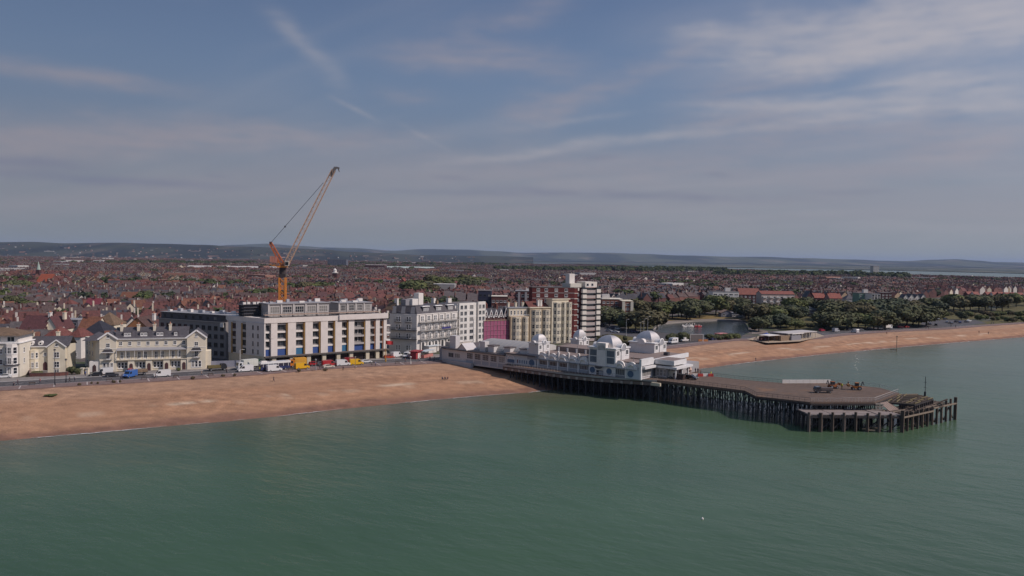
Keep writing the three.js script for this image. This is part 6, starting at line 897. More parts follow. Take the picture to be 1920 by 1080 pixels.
// ---------- trees ----------
function crownGeo(seedN, n, leaf, lumps = 9, flat = 0.85) {
  const s0 = seed; seed = seedN; const L = [[0, 0.05, 0, 0.62]]; for (let k = 0; k < lumps; k++) { const a = rr(0, 6.28), e = rr(-0.35, 1), r = rr(0.34, 0.5), o = 0.58; L.push([Math.cos(a) * o * Math.cos(e), Math.sin(e) * o * flat, Math.sin(a) * o * Math.cos(e), r]); }
  const pos = [], nor = [], col = [], uv = [], v = new THREE.Vector3(), t = new THREE.Vector3(), b = new THREE.Vector3(), nn = new THREE.Vector3();
  const inL = (p, skip) => L.some((l, k) => k !== skip && (p.x - l[0]) ** 2 + (p.y - l[1]) ** 2 + (p.z - l[2]) ** 2 < (l[3] * 0.82) ** 2);
  let guard = 0;
  for (let i = 0; i < n && guard < n * 20; guard++) {
    const k = Math.floor(rnd() * L.length), l = L[k], z = rr(-1, 1), a = rr(0, 6.28), q = Math.sqrt(1 - z * z); nn.set(q * Math.cos(a), z, q * Math.sin(a)); v.set(l[0], l[1], l[2]).addScaledVector(nn, l[3] * rr(0.84, 1.1)); if (inL(v, k)) continue; i++;
    const d = nn.clone().add(new THREE.Vector3(rr(-0.8, 0.8), rr(-0.5, 0.9), rr(-0.8, 0.8))).normalize(); t.set(rr(-1, 1), rr(-1, 1), rr(-1, 1)).cross(d).normalize(); b.copy(d).cross(t); const w = leaf * rr(0.6, 1.3), h = leaf * rr(0.6, 1.3), sh = 0.72 + 0.5 * rnd() + 0.25 * Math.sin(k * 2.3), c = [sh * (0.9 + 0.2 * rnd()), sh, sh * 0.9];
    const Q = [[-1, -0.6], [0.6, -1], [1, 0.7], [-0.5, 1]].map(([x, y]) => [v.x + t.x * x * w + b.x * y * h, v.y + t.y * x * w + b.y * y * h, v.z + t.z * x * w + b.z * y * h]);
    for (const e of [0, 1, 2, 0, 2, 3]) { pos.push(...Q[e]); nor.push(d.x, d.y, d.z); col.push(...c); uv.push(0, 0); }
  }
  // dark inner mass
  for (const l of L) { const g = new THREE.IcosahedronGeometry(l[3] * 0.84, 1), p = g.attributes.position; for (let i = 0; i < p.count; i++) { v.fromBufferAttribute(p, i); nn.copy(v).normalize(); pos.push(v.x + l[0], v.y + l[1], v.z + l[2]); nor.push(nn.x, nn.y, nn.z); col.push(1.0, 1.0, 0.95); uv.push(0, 0); } }
  seed = s0; const g = new THREE.BufferGeometry(); g.setAttribute('position', new THREE.Float32BufferAttribute(pos, 3)); g.setAttribute('normal', new THREE.Float32BufferAttribute(nor, 3)); g.setAttribute('color', new THREE.Float32BufferAttribute(col, 3)); g.setAttribute('uv', new THREE.Float32BufferAttribute(uv, 2)); return g;
}
const CROWN = [crownGeo(11, 700, 0.085), crownGeo(23, 700, 0.085, 11, 0.7), crownGeo(37, 620, 0.09, 7, 1.0), crownGeo(51, 640, 0.1, 5, 0.9), crownGeo(67, 680, 0.085, 13, 0.6)], CROWNLOW = [crownGeo(5, 170, 0.15, 6), crownGeo(6, 170, 0.15, 7, 0.7)];
const leafM = (r, g, b) => mat(r, g, b, { vertexColors: true, roughness: 0.9, side: THREE.DoubleSide });
const LEAF = { dark: leafM(0.078, 0.082, 0.038), mid: leafM(0.102, 0.112, 0.040), deep: leafM(0.056, 0.068, 0.040), warm: leafM(0.098, 0.086, 0.042), light: leafM(0.095, 0.105, 0.032), olive: leafM(0.085, 0.075, 0.034), brown: leafM(0.10, 0.075, 0.04) };
const trunkG = mb().cyl(0, 0, 0, 0.09, 0.05, 1, 7).bar([0, 0.6, 0], [0.3, 1.05, 0.1], 0.05).bar([0, 0.55, 0], [-0.28, 1.0, -0.12], 0.05).bar([0, 0.65, 0], [0.05, 1.1, -0.3], 0.045).geo(), BARK = mat(0.07, 0.052, 0.042);
function tree(P, h, w, kind, label, group, { shrub = false, name = 'tree', y = 4.3 } = {}) {
  const o = thing(shrub ? 'shrub' : name, label, shrub ? 'shrub' : 'tree', [P[0], y, P[1]], rr(0, 6.28), group); keepOut.push([P[0], P[1], w * 0.45]);
  const cb = shrub ? -0.1 * h : h * 0.08, ch = h - cb; if (!shrub) { const t = part('trunk', trunkG, BARK, o); const s = h * 0.5; t.scale.set(s * 0.8, s, s * 0.8); } else { const t = part('stems', trunkG, BARK, o); t.scale.setScalar(h * 0.4); }
  const c = part('crown', pick(CROWN), LEAF[kind === 'dark' && !shrub ? pick(['dark', 'dark', 'deep', 'warm', 'mid']) : kind === 'mid' && !shrub ? pick(['mid', 'mid', 'dark', 'light', 'warm']) : kind], o, [0, cb + ch * 0.5, 0]); c.scale.set(w / 2 * rr(0.92, 1.18), ch / 2 * rr(1.0, 1.2), w / 2 * rr(0.92, 1.18)); return o;
}
function cluster(list, kind, label, group, opt) {
  const order = list.map((q) => q[0]).sort((a, b) => a - b), k = opt?.shrub ? 1 : 1.08;
  for (const [px, py0, hp0, wp] of list) { const py = py0 + (opt?.shrub ? 0 : 1.5), hp = hp0 * k, P = G(px, py, 4.3), m = -P[1] / FOCAL; tree(P, hp * m, (wp ? wp * (k * 1.1) : hp * 1.4) * m, Array.isArray(kind) ? pick(kind) : kind, list.length > 1 ? `${label}, ${ORD[order.indexOf(px)]} from left` : label, group, opt); }
}
function spread(x0, x1, y0, y1, n, h0, h1) { const r = []; for (let i = 0; i < n; i++) { const t = n > 1 ? (i + rr(-0.25, 0.25)) / (n - 1) : 0.5, e = rnd(); r.push([mixv(x0, x1, t), mixv(y0, y1, e), rr(h0, h1) * (0.85 + 0.3 * e)]); } return r.sort((a, b) => a[1] - b[1]); }
cluster(spread(1124, 1175, 598, 612, 9, 26, 34), ['dark', 'dark', 'mid'], 'dense dark park tree beside the tower block', 'park trees beside the tower block');
cluster([[1192, 618, 40, 46], [1213, 622, 41, 54], [1232, 617, 34, 36], [1178, 616, 30, 34]], 'dark', 'big dark round tree at the left bank of the boating lake', 'big trees at the left bank of the lake');
cluster([[1172, 618, 22, 22]], 'light', 'small bright green tree in front of the big dark park trees');
cluster(spread(1196, 1312, 592, 598, 15, 26, 34), ['dark', 'dark', 'mid'], 'dense dark tree in the belt behind the boating lake', 'tree belt behind the boating lake');
cluster(spread(1300, 1352, 583, 592, 6, 24, 32), ['mid', 'dark'], 'mid green tree before the white modernist flats', 'trees before the white modernist flats');
cluster(spread(1352, 1392, 574, 584, 6, 20, 26), ['dark', 'mid'], 'tree behind the boathouse lodge', 'trees behind the boathouse lodge');
cluster(spread(1396, 1490, 592, 604, 15, 24, 34), ['mid', 'dark', 'dark', 'olive'], 'park tree between the boathouse and the clubhouse', 'trees between boathouse and clubhouse');
cluster(spread(1424, 1490, 610, 620, 9, 18, 26), ['dark', 'dark', 'mid'], 'dark bushy tree behind the beach cafe', 'bushy trees behind the beach cafe');
cluster(spread(1486, 1512, 584, 592, 4, 24, 34), ['mid', 'dark'], 'tall tree standing left of the dark park pavilion', 'tall trees left of the park pavilion');
cluster(spread(1545, 1650, 590, 603, 11, 28, 38), ['dark', 'mid', 'dark'], 'large dark tree in the back rank of the park wood', 'back rank of the park wood');
cluster(spread(1548, 1660, 612, 619, 10, 30, 36), ['dark', 'mid', 'dark'], 'large dark tree in the front rank of the wood by the promenade', 'front rank of the park wood');
cluster(spread(1665, 1735, 606, 614, 7, 30, 42), ['dark', 'dark', 'mid'], 'wide dark tree at the right end of the park wood', 'trees at the right end of the park wood');
cluster(spread(1650, 1760, 585, 592, 6, 24, 30), ['dark', 'mid', 'dark'], 'dark tree behind the right end of the park wood', 'trees behind the right end of the wood');
cluster(spread(1775, 1880, 578, 584, 10, 22, 32), ['dark', 'dark', 'mid', 'olive'], 'dark tree on the rise behind the car park', 'trees on the rise behind the car park');
cluster(spread(1880, 1930, 570, 577, 5, 20, 26), ['dark', 'mid'], 'dark tree at the right edge above the grassy mound', 'trees at the right edge');
cluster(spread(1760, 1920, 590, 600, 16, 9, 14), ['mid', 'olive', 'light', 'brown', 'dark'], 'low scrubby bush on the slope above the car park', 'scrub above the car park', { shrub: true });
cluster(spread(1850, 1925, 598, 606, 9, 7, 10), ['light', 'light', 'olive'], 'low bright green bush on the grassy mound at the right edge', 'bushes on the grassy mound', { shrub: true });
cluster([[1261, 640, 16, 26], [1280, 640, 17, 22], [1292, 639, 14, 18]], 'dark', 'dark bush on the near bank at the left of the lake', 'left lakeside bushes', { shrub: true });
cluster([[1331, 638, 12, 20], [1345, 637.5, 13, 22], [1362, 636.5, 12, 22], [1376, 635, 11, 22]], ['dark', 'mid'], 'dark bush on the near bank at the right of the lake', 'right lakeside bushes', { shrub: true });
cluster([[1240, 644, 8, 26], [1222, 643, 6, 24], [1180, 646, 7, 30], [1210, 640, 7, 20], [1155, 640, 8, 22], [1125, 640, 12, 24], [1140, 637, 12, 22]], ['olive', 'brown', 'olive'], 'low brownish shrub in the gardens behind the pier domes', 'garden shrubs behind the pier', { shrub: true });
cluster([[1172, 641, 14, 8]], 'dark', 'narrow dark cypress in the gardens behind the pier domes');
cluster(spread(1500, 1545, 611, 616, 6, 9, 12), 'dark', 'round dark bush along the lawn before the park pavilion', 'lawn edge bushes', { shrub: true });
cluster([[1415, 619, 10, 14]], 'dark', 'dark bush by the path at the right end of the lake', undefined, { shrub: true });
cluster([[976, 654, 12, 16], [995, 656, 10, 12]], 'dark', 'dark bush in front of the cream bay-fronted row', 'bushes before the cream row', { shrub: true });
cluster([[72, 703.5, 9, 15], [66, 702.5, 8, 12]], 'mid', 'green bush in the front garden of the cream villa', 'villa garden bushes', { shrub: true });
cluster([[134, 703, 17, 18], [146, 703, 13, 16]], 'dark', 'big dark bush right of the cream villa', 'bushes right of the villa', { shrub: true });
cluster([[335, 696.5, 8, 8]], 'mid', 'small bush in front of the right end of the long terrace', undefined, { shrub: true });
cluster([[268, 571, 27, 34]], 'dark', 'round dark tree beside the salmon-walled house'); cluster([[200, 573, 13, 22]], 'light', 'light green tree left of the pale cream house'); cluster([[262, 602, 14, 26]], 'light', 'bright tree in a back garden beyond the middle of the long terrace');
cluster(spread(2, 70, 545, 549, 10, 18, 22), ['mid', 'light', 'mid'], 'green tree in the long belt before the orange-roofed church', 'belt before the orange church');
cluster(spread(0, 24, 576, 582, 3, 20, 26), 'mid', 'tree at the far left edge of the town', 'trees at the far left edge'); cluster(spread(28, 80, 584, 594, 6, 20, 28), ['mid', 'dark'], 'dark tree between brick gables behind the corner block', 'trees behind the corner block');
cluster(spread(125, 160, 612, 618, 3, 12, 16), 'mid', 'low tree behind the grey attic house', 'trees behind the attic house');
cluster(spread(570, 616, 550, 556, 6, 20, 26), ['dark', 'dark', 'mid'], 'big dark tree clump right of the crane mast', 'dark clump right of the crane'); cluster([[432, 570, 15, 22], [441, 572, 14, 18]], 'mid', 'tree in front of the twin cream gables left of the crane', 'trees by the twin cream gables');
cluster(spread(768, 818, 548, 560, 9, 24, 32), ['dark', 'mid', 'dark'], 'dark tree in the churchyard wood above the mansard hotel', 'churchyard wood'); cluster(spread(812, 905, 534, 548, 12, 18, 26), ['mid', 'light', 'mid'], 'bright green tree in the gardens above the white modern block', 'garden trees above the white block'); cluster([[920, 572, 12, 16], [880, 590, 18, 22], [892, 590, 14, 16]], 'mid', 'tree beside the dark blue scaffolded block', 'trees by the scaffolded block');
cluster(spread(630, 690, 530, 534, 7, 7, 10), 'light', 'small light green tree in the row behind the gothic gables', 'trees behind the gothic gables');
{ // far belts of wood, too many to count
  const q = new THREE.Quaternion(), up = new THREE.Vector3(0, 1, 0), mtx = new THREE.Matrix4(), col = new THREE.Color(), P = [];
  const belt = (x0, x1, y0, y1, n, h0, h1) => { for (let i = 0; i < n; i++) { const px = rr(x0, x1), p = G(px, rr(y0, y1), 4.3); if (!inside(landEdge, p[0], p[1])) continue; P.push([p[0], p[1], rr(h0, h1)]); } };
  belt(200, 480, 495, 499, 260, 12, 19); belt(480, 900, 503, 506, 170, 9, 16); belt(-20, 200, 494, 497, 60, 9, 15); belt(640, 960, 497, 501, 150, 12, 20); belt(930, 1150, 508, 512, 200, 13, 21); belt(1120, 1360, 508, 515, 280, 14, 24); belt(1340, 1620, 517, 523, 210, 12, 22); belt(1600, 1700, 521, 527, 120, 10, 22); belt(1690, 1940, 529, 535, 230, 7, 14); belt(1230, 1480, 535, 545, 60, 9, 15); belt(820, 900, 515, 520, 20, 10, 14); belt(160, 240, 500, 506, 20, 8, 12); belt(1440, 1520, 540, 548, 30, 9, 14); belt(1800, 1900, 540, 548, 20, 8, 13); belt(1650, 1760, 545, 558, 20, 8, 13);
  const g = new THREE.Group(); g.name = 'distant_trees'; scene.add(g); tag(g, 'dark tree belts and scattered trees among the far roofs and along the harbour shore', 'trees', null, 'stuff');
  for (let i = 0; i < 90; i++) { const d = 560 + 3300 * Math.pow(rnd(), 1.3), c0 = atDepth(rr(-20, 1940), d), n = 4 + Math.floor(rnd() * 12), sp = rr(10, 30); for (let k = 0; k < n; k++) { const x = c0[0] + rr(-sp * 1.6, sp * 1.6), z = c0[1] + rr(-sp, sp), [px, py] = project(x, 4.3, z); if (py < limitAt(px) && inside(landEdge, x, z)) P.push([x, z, rr(10, 15)]); } }
  for (let i = 0; i < 3000; i++) { const d = 430 + 3900 * Math.pow(rnd(), 1.25), px = rr(-40, 1960), p = atDepth(px, d), [, py] = project(p[0], 4.3, p[1]); if (py > limitAt(px) || !inside(landEdge, p[0], p[1])) continue; P.push([p[0], p[1], rr(6, 11)]); }
  const M = new THREE.MeshStandardMaterial({ vertexColors: true, roughness: 0.9, side: THREE.DoubleSide });
  CROWNLOW.forEach((geo, n) => { const L = P.filter((_, i) => i % 2 === n), m = new THREE.InstancedMesh(geo, M, L.length); m.name = 'tree_crowns'; g.add(m); L.forEach(([x, z, h], i) => { mtx.compose(new THREE.Vector3(x, 4 + h * 0.5, z), q.setFromAxisAngle(up, rnd() * 6), new THREE.Vector3(h * rr(0.5, 0.75), h * 0.55, h * rr(0.5, 0.75))); m.setMatrixAt(i, mtx); const k = rr(0.75, 1.35); m.setColorAt(i, col.setRGB(0.048 * k, 0.060 * k, 0.024)); }); });
}
// ---------- the streets of the town, filled house by house ----------
{
  const near = [], far = [], blocks = [];
  const whereOf = (px, d) => { const w = px < 62 ? 'behind the tan-roofed block' : px < 145 ? 'behind the cream villa' : px < 225 ? "behind the terrace's left half" : px < 300 ? "behind the terrace's right half" : px < 425 ? 'beyond the dark grey wing' : px < 525 ? "behind the white block's left half" : px < 620 ? 'beyond the crane' : px < 735 ? "behind the white block's right end" : px < 860 ? 'beyond the mansard hotel' : px < 960 ? 'beyond the pink netting' : px < 1080 ? 'beyond the cream row' : px < 1240 ? 'right of the tower block' : px < 1420 ? 'beyond the boating lake' : px < 1640 ? 'beyond the park pavilion' : 'beyond the right park trees'; return w; };
  const C = 96;
  for (let cz = -280; cz > -4700; cz -= C) for (let cx = Math.floor(-(0.74 * -cz + 160) / C) * C; cx < 0.74 * -cz + 160; cx += C) {
    const j = rnd(), ang = (N3(cx / 420 + 0.3, cz / 420, 1.5) > 0 ? -0.52 : 1.05) + rr(-0.16, 0.16) + (j < 0.12 ? Math.PI / 2 : 0), pal = N3(cx / 260, cz / 260, 8), ca = Math.cos(ang), sa = Math.sin(ang), dist = Math.hypot(cx, cz);
    let off = -C * 0.5, alt = 0;
    while (off < C * 0.5) {
      const sp = alt++ % 2 ? 18 : 13; let s = -C * 0.52; const rowKind = rnd() < 0.68 ? (rnd() < 0.6 ? 0 : 1) : rnd() < 0.5 ? 2 : 3, rowRoof = pal > 0.12 ? pick(['red-roofed', 'red-roofed', 'orange-roofed', 'brown-roofed']) : pal < -0.12 ? pick(['grey-roofed', 'brown-roofed', 'slate-roofed', 'maroon-roofed']) : pick(['brown-roofed', 'maroon-roofed', 'brown-roofed', 'grey-roofed', 'red-roofed']), rowWall = pick(['red brick', 'red brick', 'white', 'dark brick', 'dark brick', 'buff', 'red brick', 'cream', 'red brick', 'dark brick']);
      while (s < C * 0.48) {
        const K = rowKind, w = KW[K]; const x = cx + ca * (s + w / 2) - sa * off, z = cz + sa * (s + w / 2) + ca * off; s += w + (rnd() < 0.05 ? rr(4, 12) : K === 3 ? rr(0.5, 3) : 0.02);
        if (rnd() < 0.06 || -z < 280) continue; const [px, py] = project(x, 4.3, z); if (px < -160 || px > 2080 || py > limitAt(px) || !inside(landEdge, x, z) || !clearOf(x, z, 6)) continue;
        if (-z > 700 && N3(x / 300, z / 300, 5) > 0.34) continue;
        const h = { x, z, px, turn: -ang + (rnd() < 0.5 ? Math.PI : 0), K, roof: rnd() < 0.78 ? rowRoof : pick(roofKeys), wall: rnd() < 0.7 ? rowWall : pick(wallKeys), s: rr(0.92, 1.1), d: -z }; if (h.roof === 'orange-roofed' && rnd() < 0.5) h.roof = 'red-roofed';
        (px > -20 && px < 1940 ? near : far).push(h);
      }
      off += sp;
    }
  }
  near.sort((a, b) => a.d - b.d); const solo = near.slice(0, 285), rest = [...near.slice(285), ...far];
  const wm = Object.fromEntries(wallKeys.map((k) => [k, (k.includes('brick') || k === 'buff' ? brick : paint)(...WALLS[k])])), rm = Object.fromEntries(roofKeys.map((k) => [k, tiles(...ROOFS[k])]));
  const winG = winGeo(1.1, 1.4, 2, 2, 0.11);
  const labelOf = (h) => `${h.roof} ${{ gable: 'terraced', front: 'gable-fronted', hip: 'hipped' }[KINDS[h.K][0]]} ${h.wall} house, ${h.d < 330 ? 'front streets ' : h.d < 390 ? 'second streets ' : h.d < 460 ? 'third streets ' : 'farther streets '}${whereOf(h.px, h.d)}`;
  const same = new Map(); for (const h of solo.slice().sort((a, b) => a.px - b.px)) { const l = labelOf(h); if (!same.has(l)) same.set(l, []); same.get(l).push(h); }
  for (const h of solo) {
    const [kind, [gw, gr, gc]] = KINDS[h.K], kt = { gable: 'terraced', front: 'gable-fronted', hip: 'hipped' }[kind], row = h.d < 330 ? 'front streets ' : h.d < 390 ? 'second streets ' : h.d < 460 ? 'third streets ' : 'farther streets ';
    const l0 = labelOf(h), sib = same.get(l0), label = sib.length > 1 ? `${l0}, ${ORD[sib.indexOf(h)] ?? 'last'} from left` : l0;
    const o = thing('house', label, 'house', [h.x, 4.3, h.z], h.turn, `${h.roof} ${kt} ${h.wall} houses ${row}${whereOf(h.px, h.d)}`); o.scale.setScalar(h.s);
    part('wall', gw, wm[h.wall], o); part('roof', gr, rm[h.roof], o); const c = part('chimney', gc, h.wall === 'white' || h.wall === 'cream' ? wm[h.wall] : wm['dark brick'], o);
    const hw = KW[h.K] / 2, hd = kind === 'gable' ? (h.K ? 5 : 4.75) : 5.25; for (const [zz, ry] of [[hd, 0], [-hd, Math.PI]]) for (const y of [1, 3.8]) for (const xx of kind === 'hip' ? [-3, 3] : [-1.5, 1.5]) { const m = part('window', winG[0], TRIM, o, [xx, y, zz], ry); part('pane', winG[1], GLASS, m); }
  }
  // the many houses farther off, as one
  const g = new THREE.Group(); g.name = 'distant_houses'; scene.add(g); tag(g, 'thousands of red and brown roofed terraced houses filling the town to the skyline', 'houses', null, 'stuff');
  const q = new THREE.Quaternion(), up = new THREE.Vector3(0, 1, 0), col = new THREE.Color(), mtx = new THREE.Matrix4();
  const WMAT = new THREE.MeshStandardMaterial({ roughness: 0.9, map: grimeMap }), RMAT = new THREE.MeshStandardMaterial({ roughness: 0.85, map: roofMap });
  KINDS.forEach(([kind, gs], K) => {
    const list = rest.filter((h) => h.K === K); if (!list.length) return;
    const I = gs.map((geo, n) => { const m = new THREE.InstancedMesh(geo, n === 1 ? RMAT : WMAT, list.length); m.name = ['walls', 'roofs', 'chimneys'][n]; m.castShadow = m.receiveShadow = true; g.add(m); return m; });
    list.forEach((h, i) => { q.setFromAxisAngle(up, h.turn); mtx.compose(new THREE.Vector3(h.x, 4.3, h.z), q, new THREE.Vector3(h.s, h.s * rr(0.92, 1.08), h.s)); I.forEach((m) => m.setMatrixAt(i, mtx)); const W = WALLS[h.wall], R = ROOFS[h.roof], k = rr(0.75, 1.25), l = rr(0.8, 1.15); I[0].setColorAt(i, col.setRGB(W[0] * l, W[1] * l, W[2] * l)); I[1].setColorAt(i, col.setRGB(R[0] * k, R[1] * k, R[2] * k)); const c = h.d > 800 ? 0.42 : l > 1.08 ? 0.9 : 0.5; I[2].setColorAt(i, col.setRGB(W[0] * c, W[1] * c, W[2] * c)); });
  });
  console.log('houses', solo.length, rest.length, 'last solo depth', solo[solo.length - 1]?.d);
  // small white and grey specks of building on the slopes beyond
  const wall = mb().box(-0.5, 0.5, 0, 1, -0.5, 0.5).geo(), n = 560, m = new THREE.InstancedMesh(wall, WMAT, n); m.name = 'hillside_buildings'; tag(m, 'scattered pale and brick buildings on the plain and slopes below the hills', 'buildings', null, 'stuff'); scene.add(m);
  for (let i = 0; i < n; i++) { const town = i >= 480, d = town ? rr(900, 4300) : rr(4700, 6900), px = town ? rr(-40, 1900) : rr(-60, 900), P = atDepth(px, d), [, py] = project(P[0], 4.3, P[1]), y = town ? 4.3 : nearHills.heightOf(px, d) ?? 4.3; if (town && (!inside(landEdge, P[0], P[1]) || py > limitAt(px) - 12)) { mtx.makeScale(0.001, 0.001, 0.001); m.setMatrixAt(i, mtx); m.setColorAt(i, col.setRGB(0.3, 0.3, 0.3)); continue; } const big = rnd() < 0.1; mtx.compose(new THREE.Vector3(P[0], y - 4, P[1]), q.setFromAxisAngle(up, rnd() * 3), new THREE.Vector3(town ? rr(22, 60) : big ? rr(40, 90) : rr(8, 22), town ? rr(14, 18) : big ? rr(9, 12) : rr(8, 12), town ? rr(14, 24) : big ? 30 : 12)); m.setMatrixAt(i, mtx); const w = rnd(); i >= 480 ? (w < 0.5 ? col.setRGB(0.5, 0.49, 0.48) : w < 0.75 ? col.setRGB(0.3, 0.3, 0.31) : col.setRGB(0.32, 0.17, 0.13)) : w < 0.09 ? col.setRGB(0.42, 0.41, 0.4) : w < 0.5 ? col.setRGB(0.3, 0.19, 0.16) : col.setRGB(0.2, 0.17, 0.16); m.setColorAt(i, col); }
}

// ---------- vehicles ----------
const TYRE = mat(0.018, 0.018, 0.02, { roughness: 0.9 }), RIM = mat(0.35, 0.35, 0.36, { metalness: 0.6, roughness: 0.4 }), LAMPGLASS = mat(0.7, 0.68, 0.62, { roughness: 0.2 }), TAIL = mat(0.35, 0.02, 0.02, { roughness: 0.3 });
const carPaint = (r, g, b) => mat(r, g, b, { phys: true, roughness: 0.35, clearcoat: 0.7, clearcoatRoughness: 0.15 });
const wheelCache = new Map();
function wheel(o, x, z, r = 0.32, w = 0.22) { const k = r + ',' + w; if (!wheelCache.has(k)) { const a = new THREE.CylinderGeometry(r, r, w, 14), b = new THREE.CylinderGeometry(r * 0.58, r * 0.58, w + 0.03, 10); a.rotateX(Math.PI / 2); b.rotateX(Math.PI / 2); wheelCache.set(k, [a, b]); } const [a, b] = wheelCache.get(k), m = part('wheel', a, TYRE, o, [x, r, z]); part('rim', b, RIM, m); }
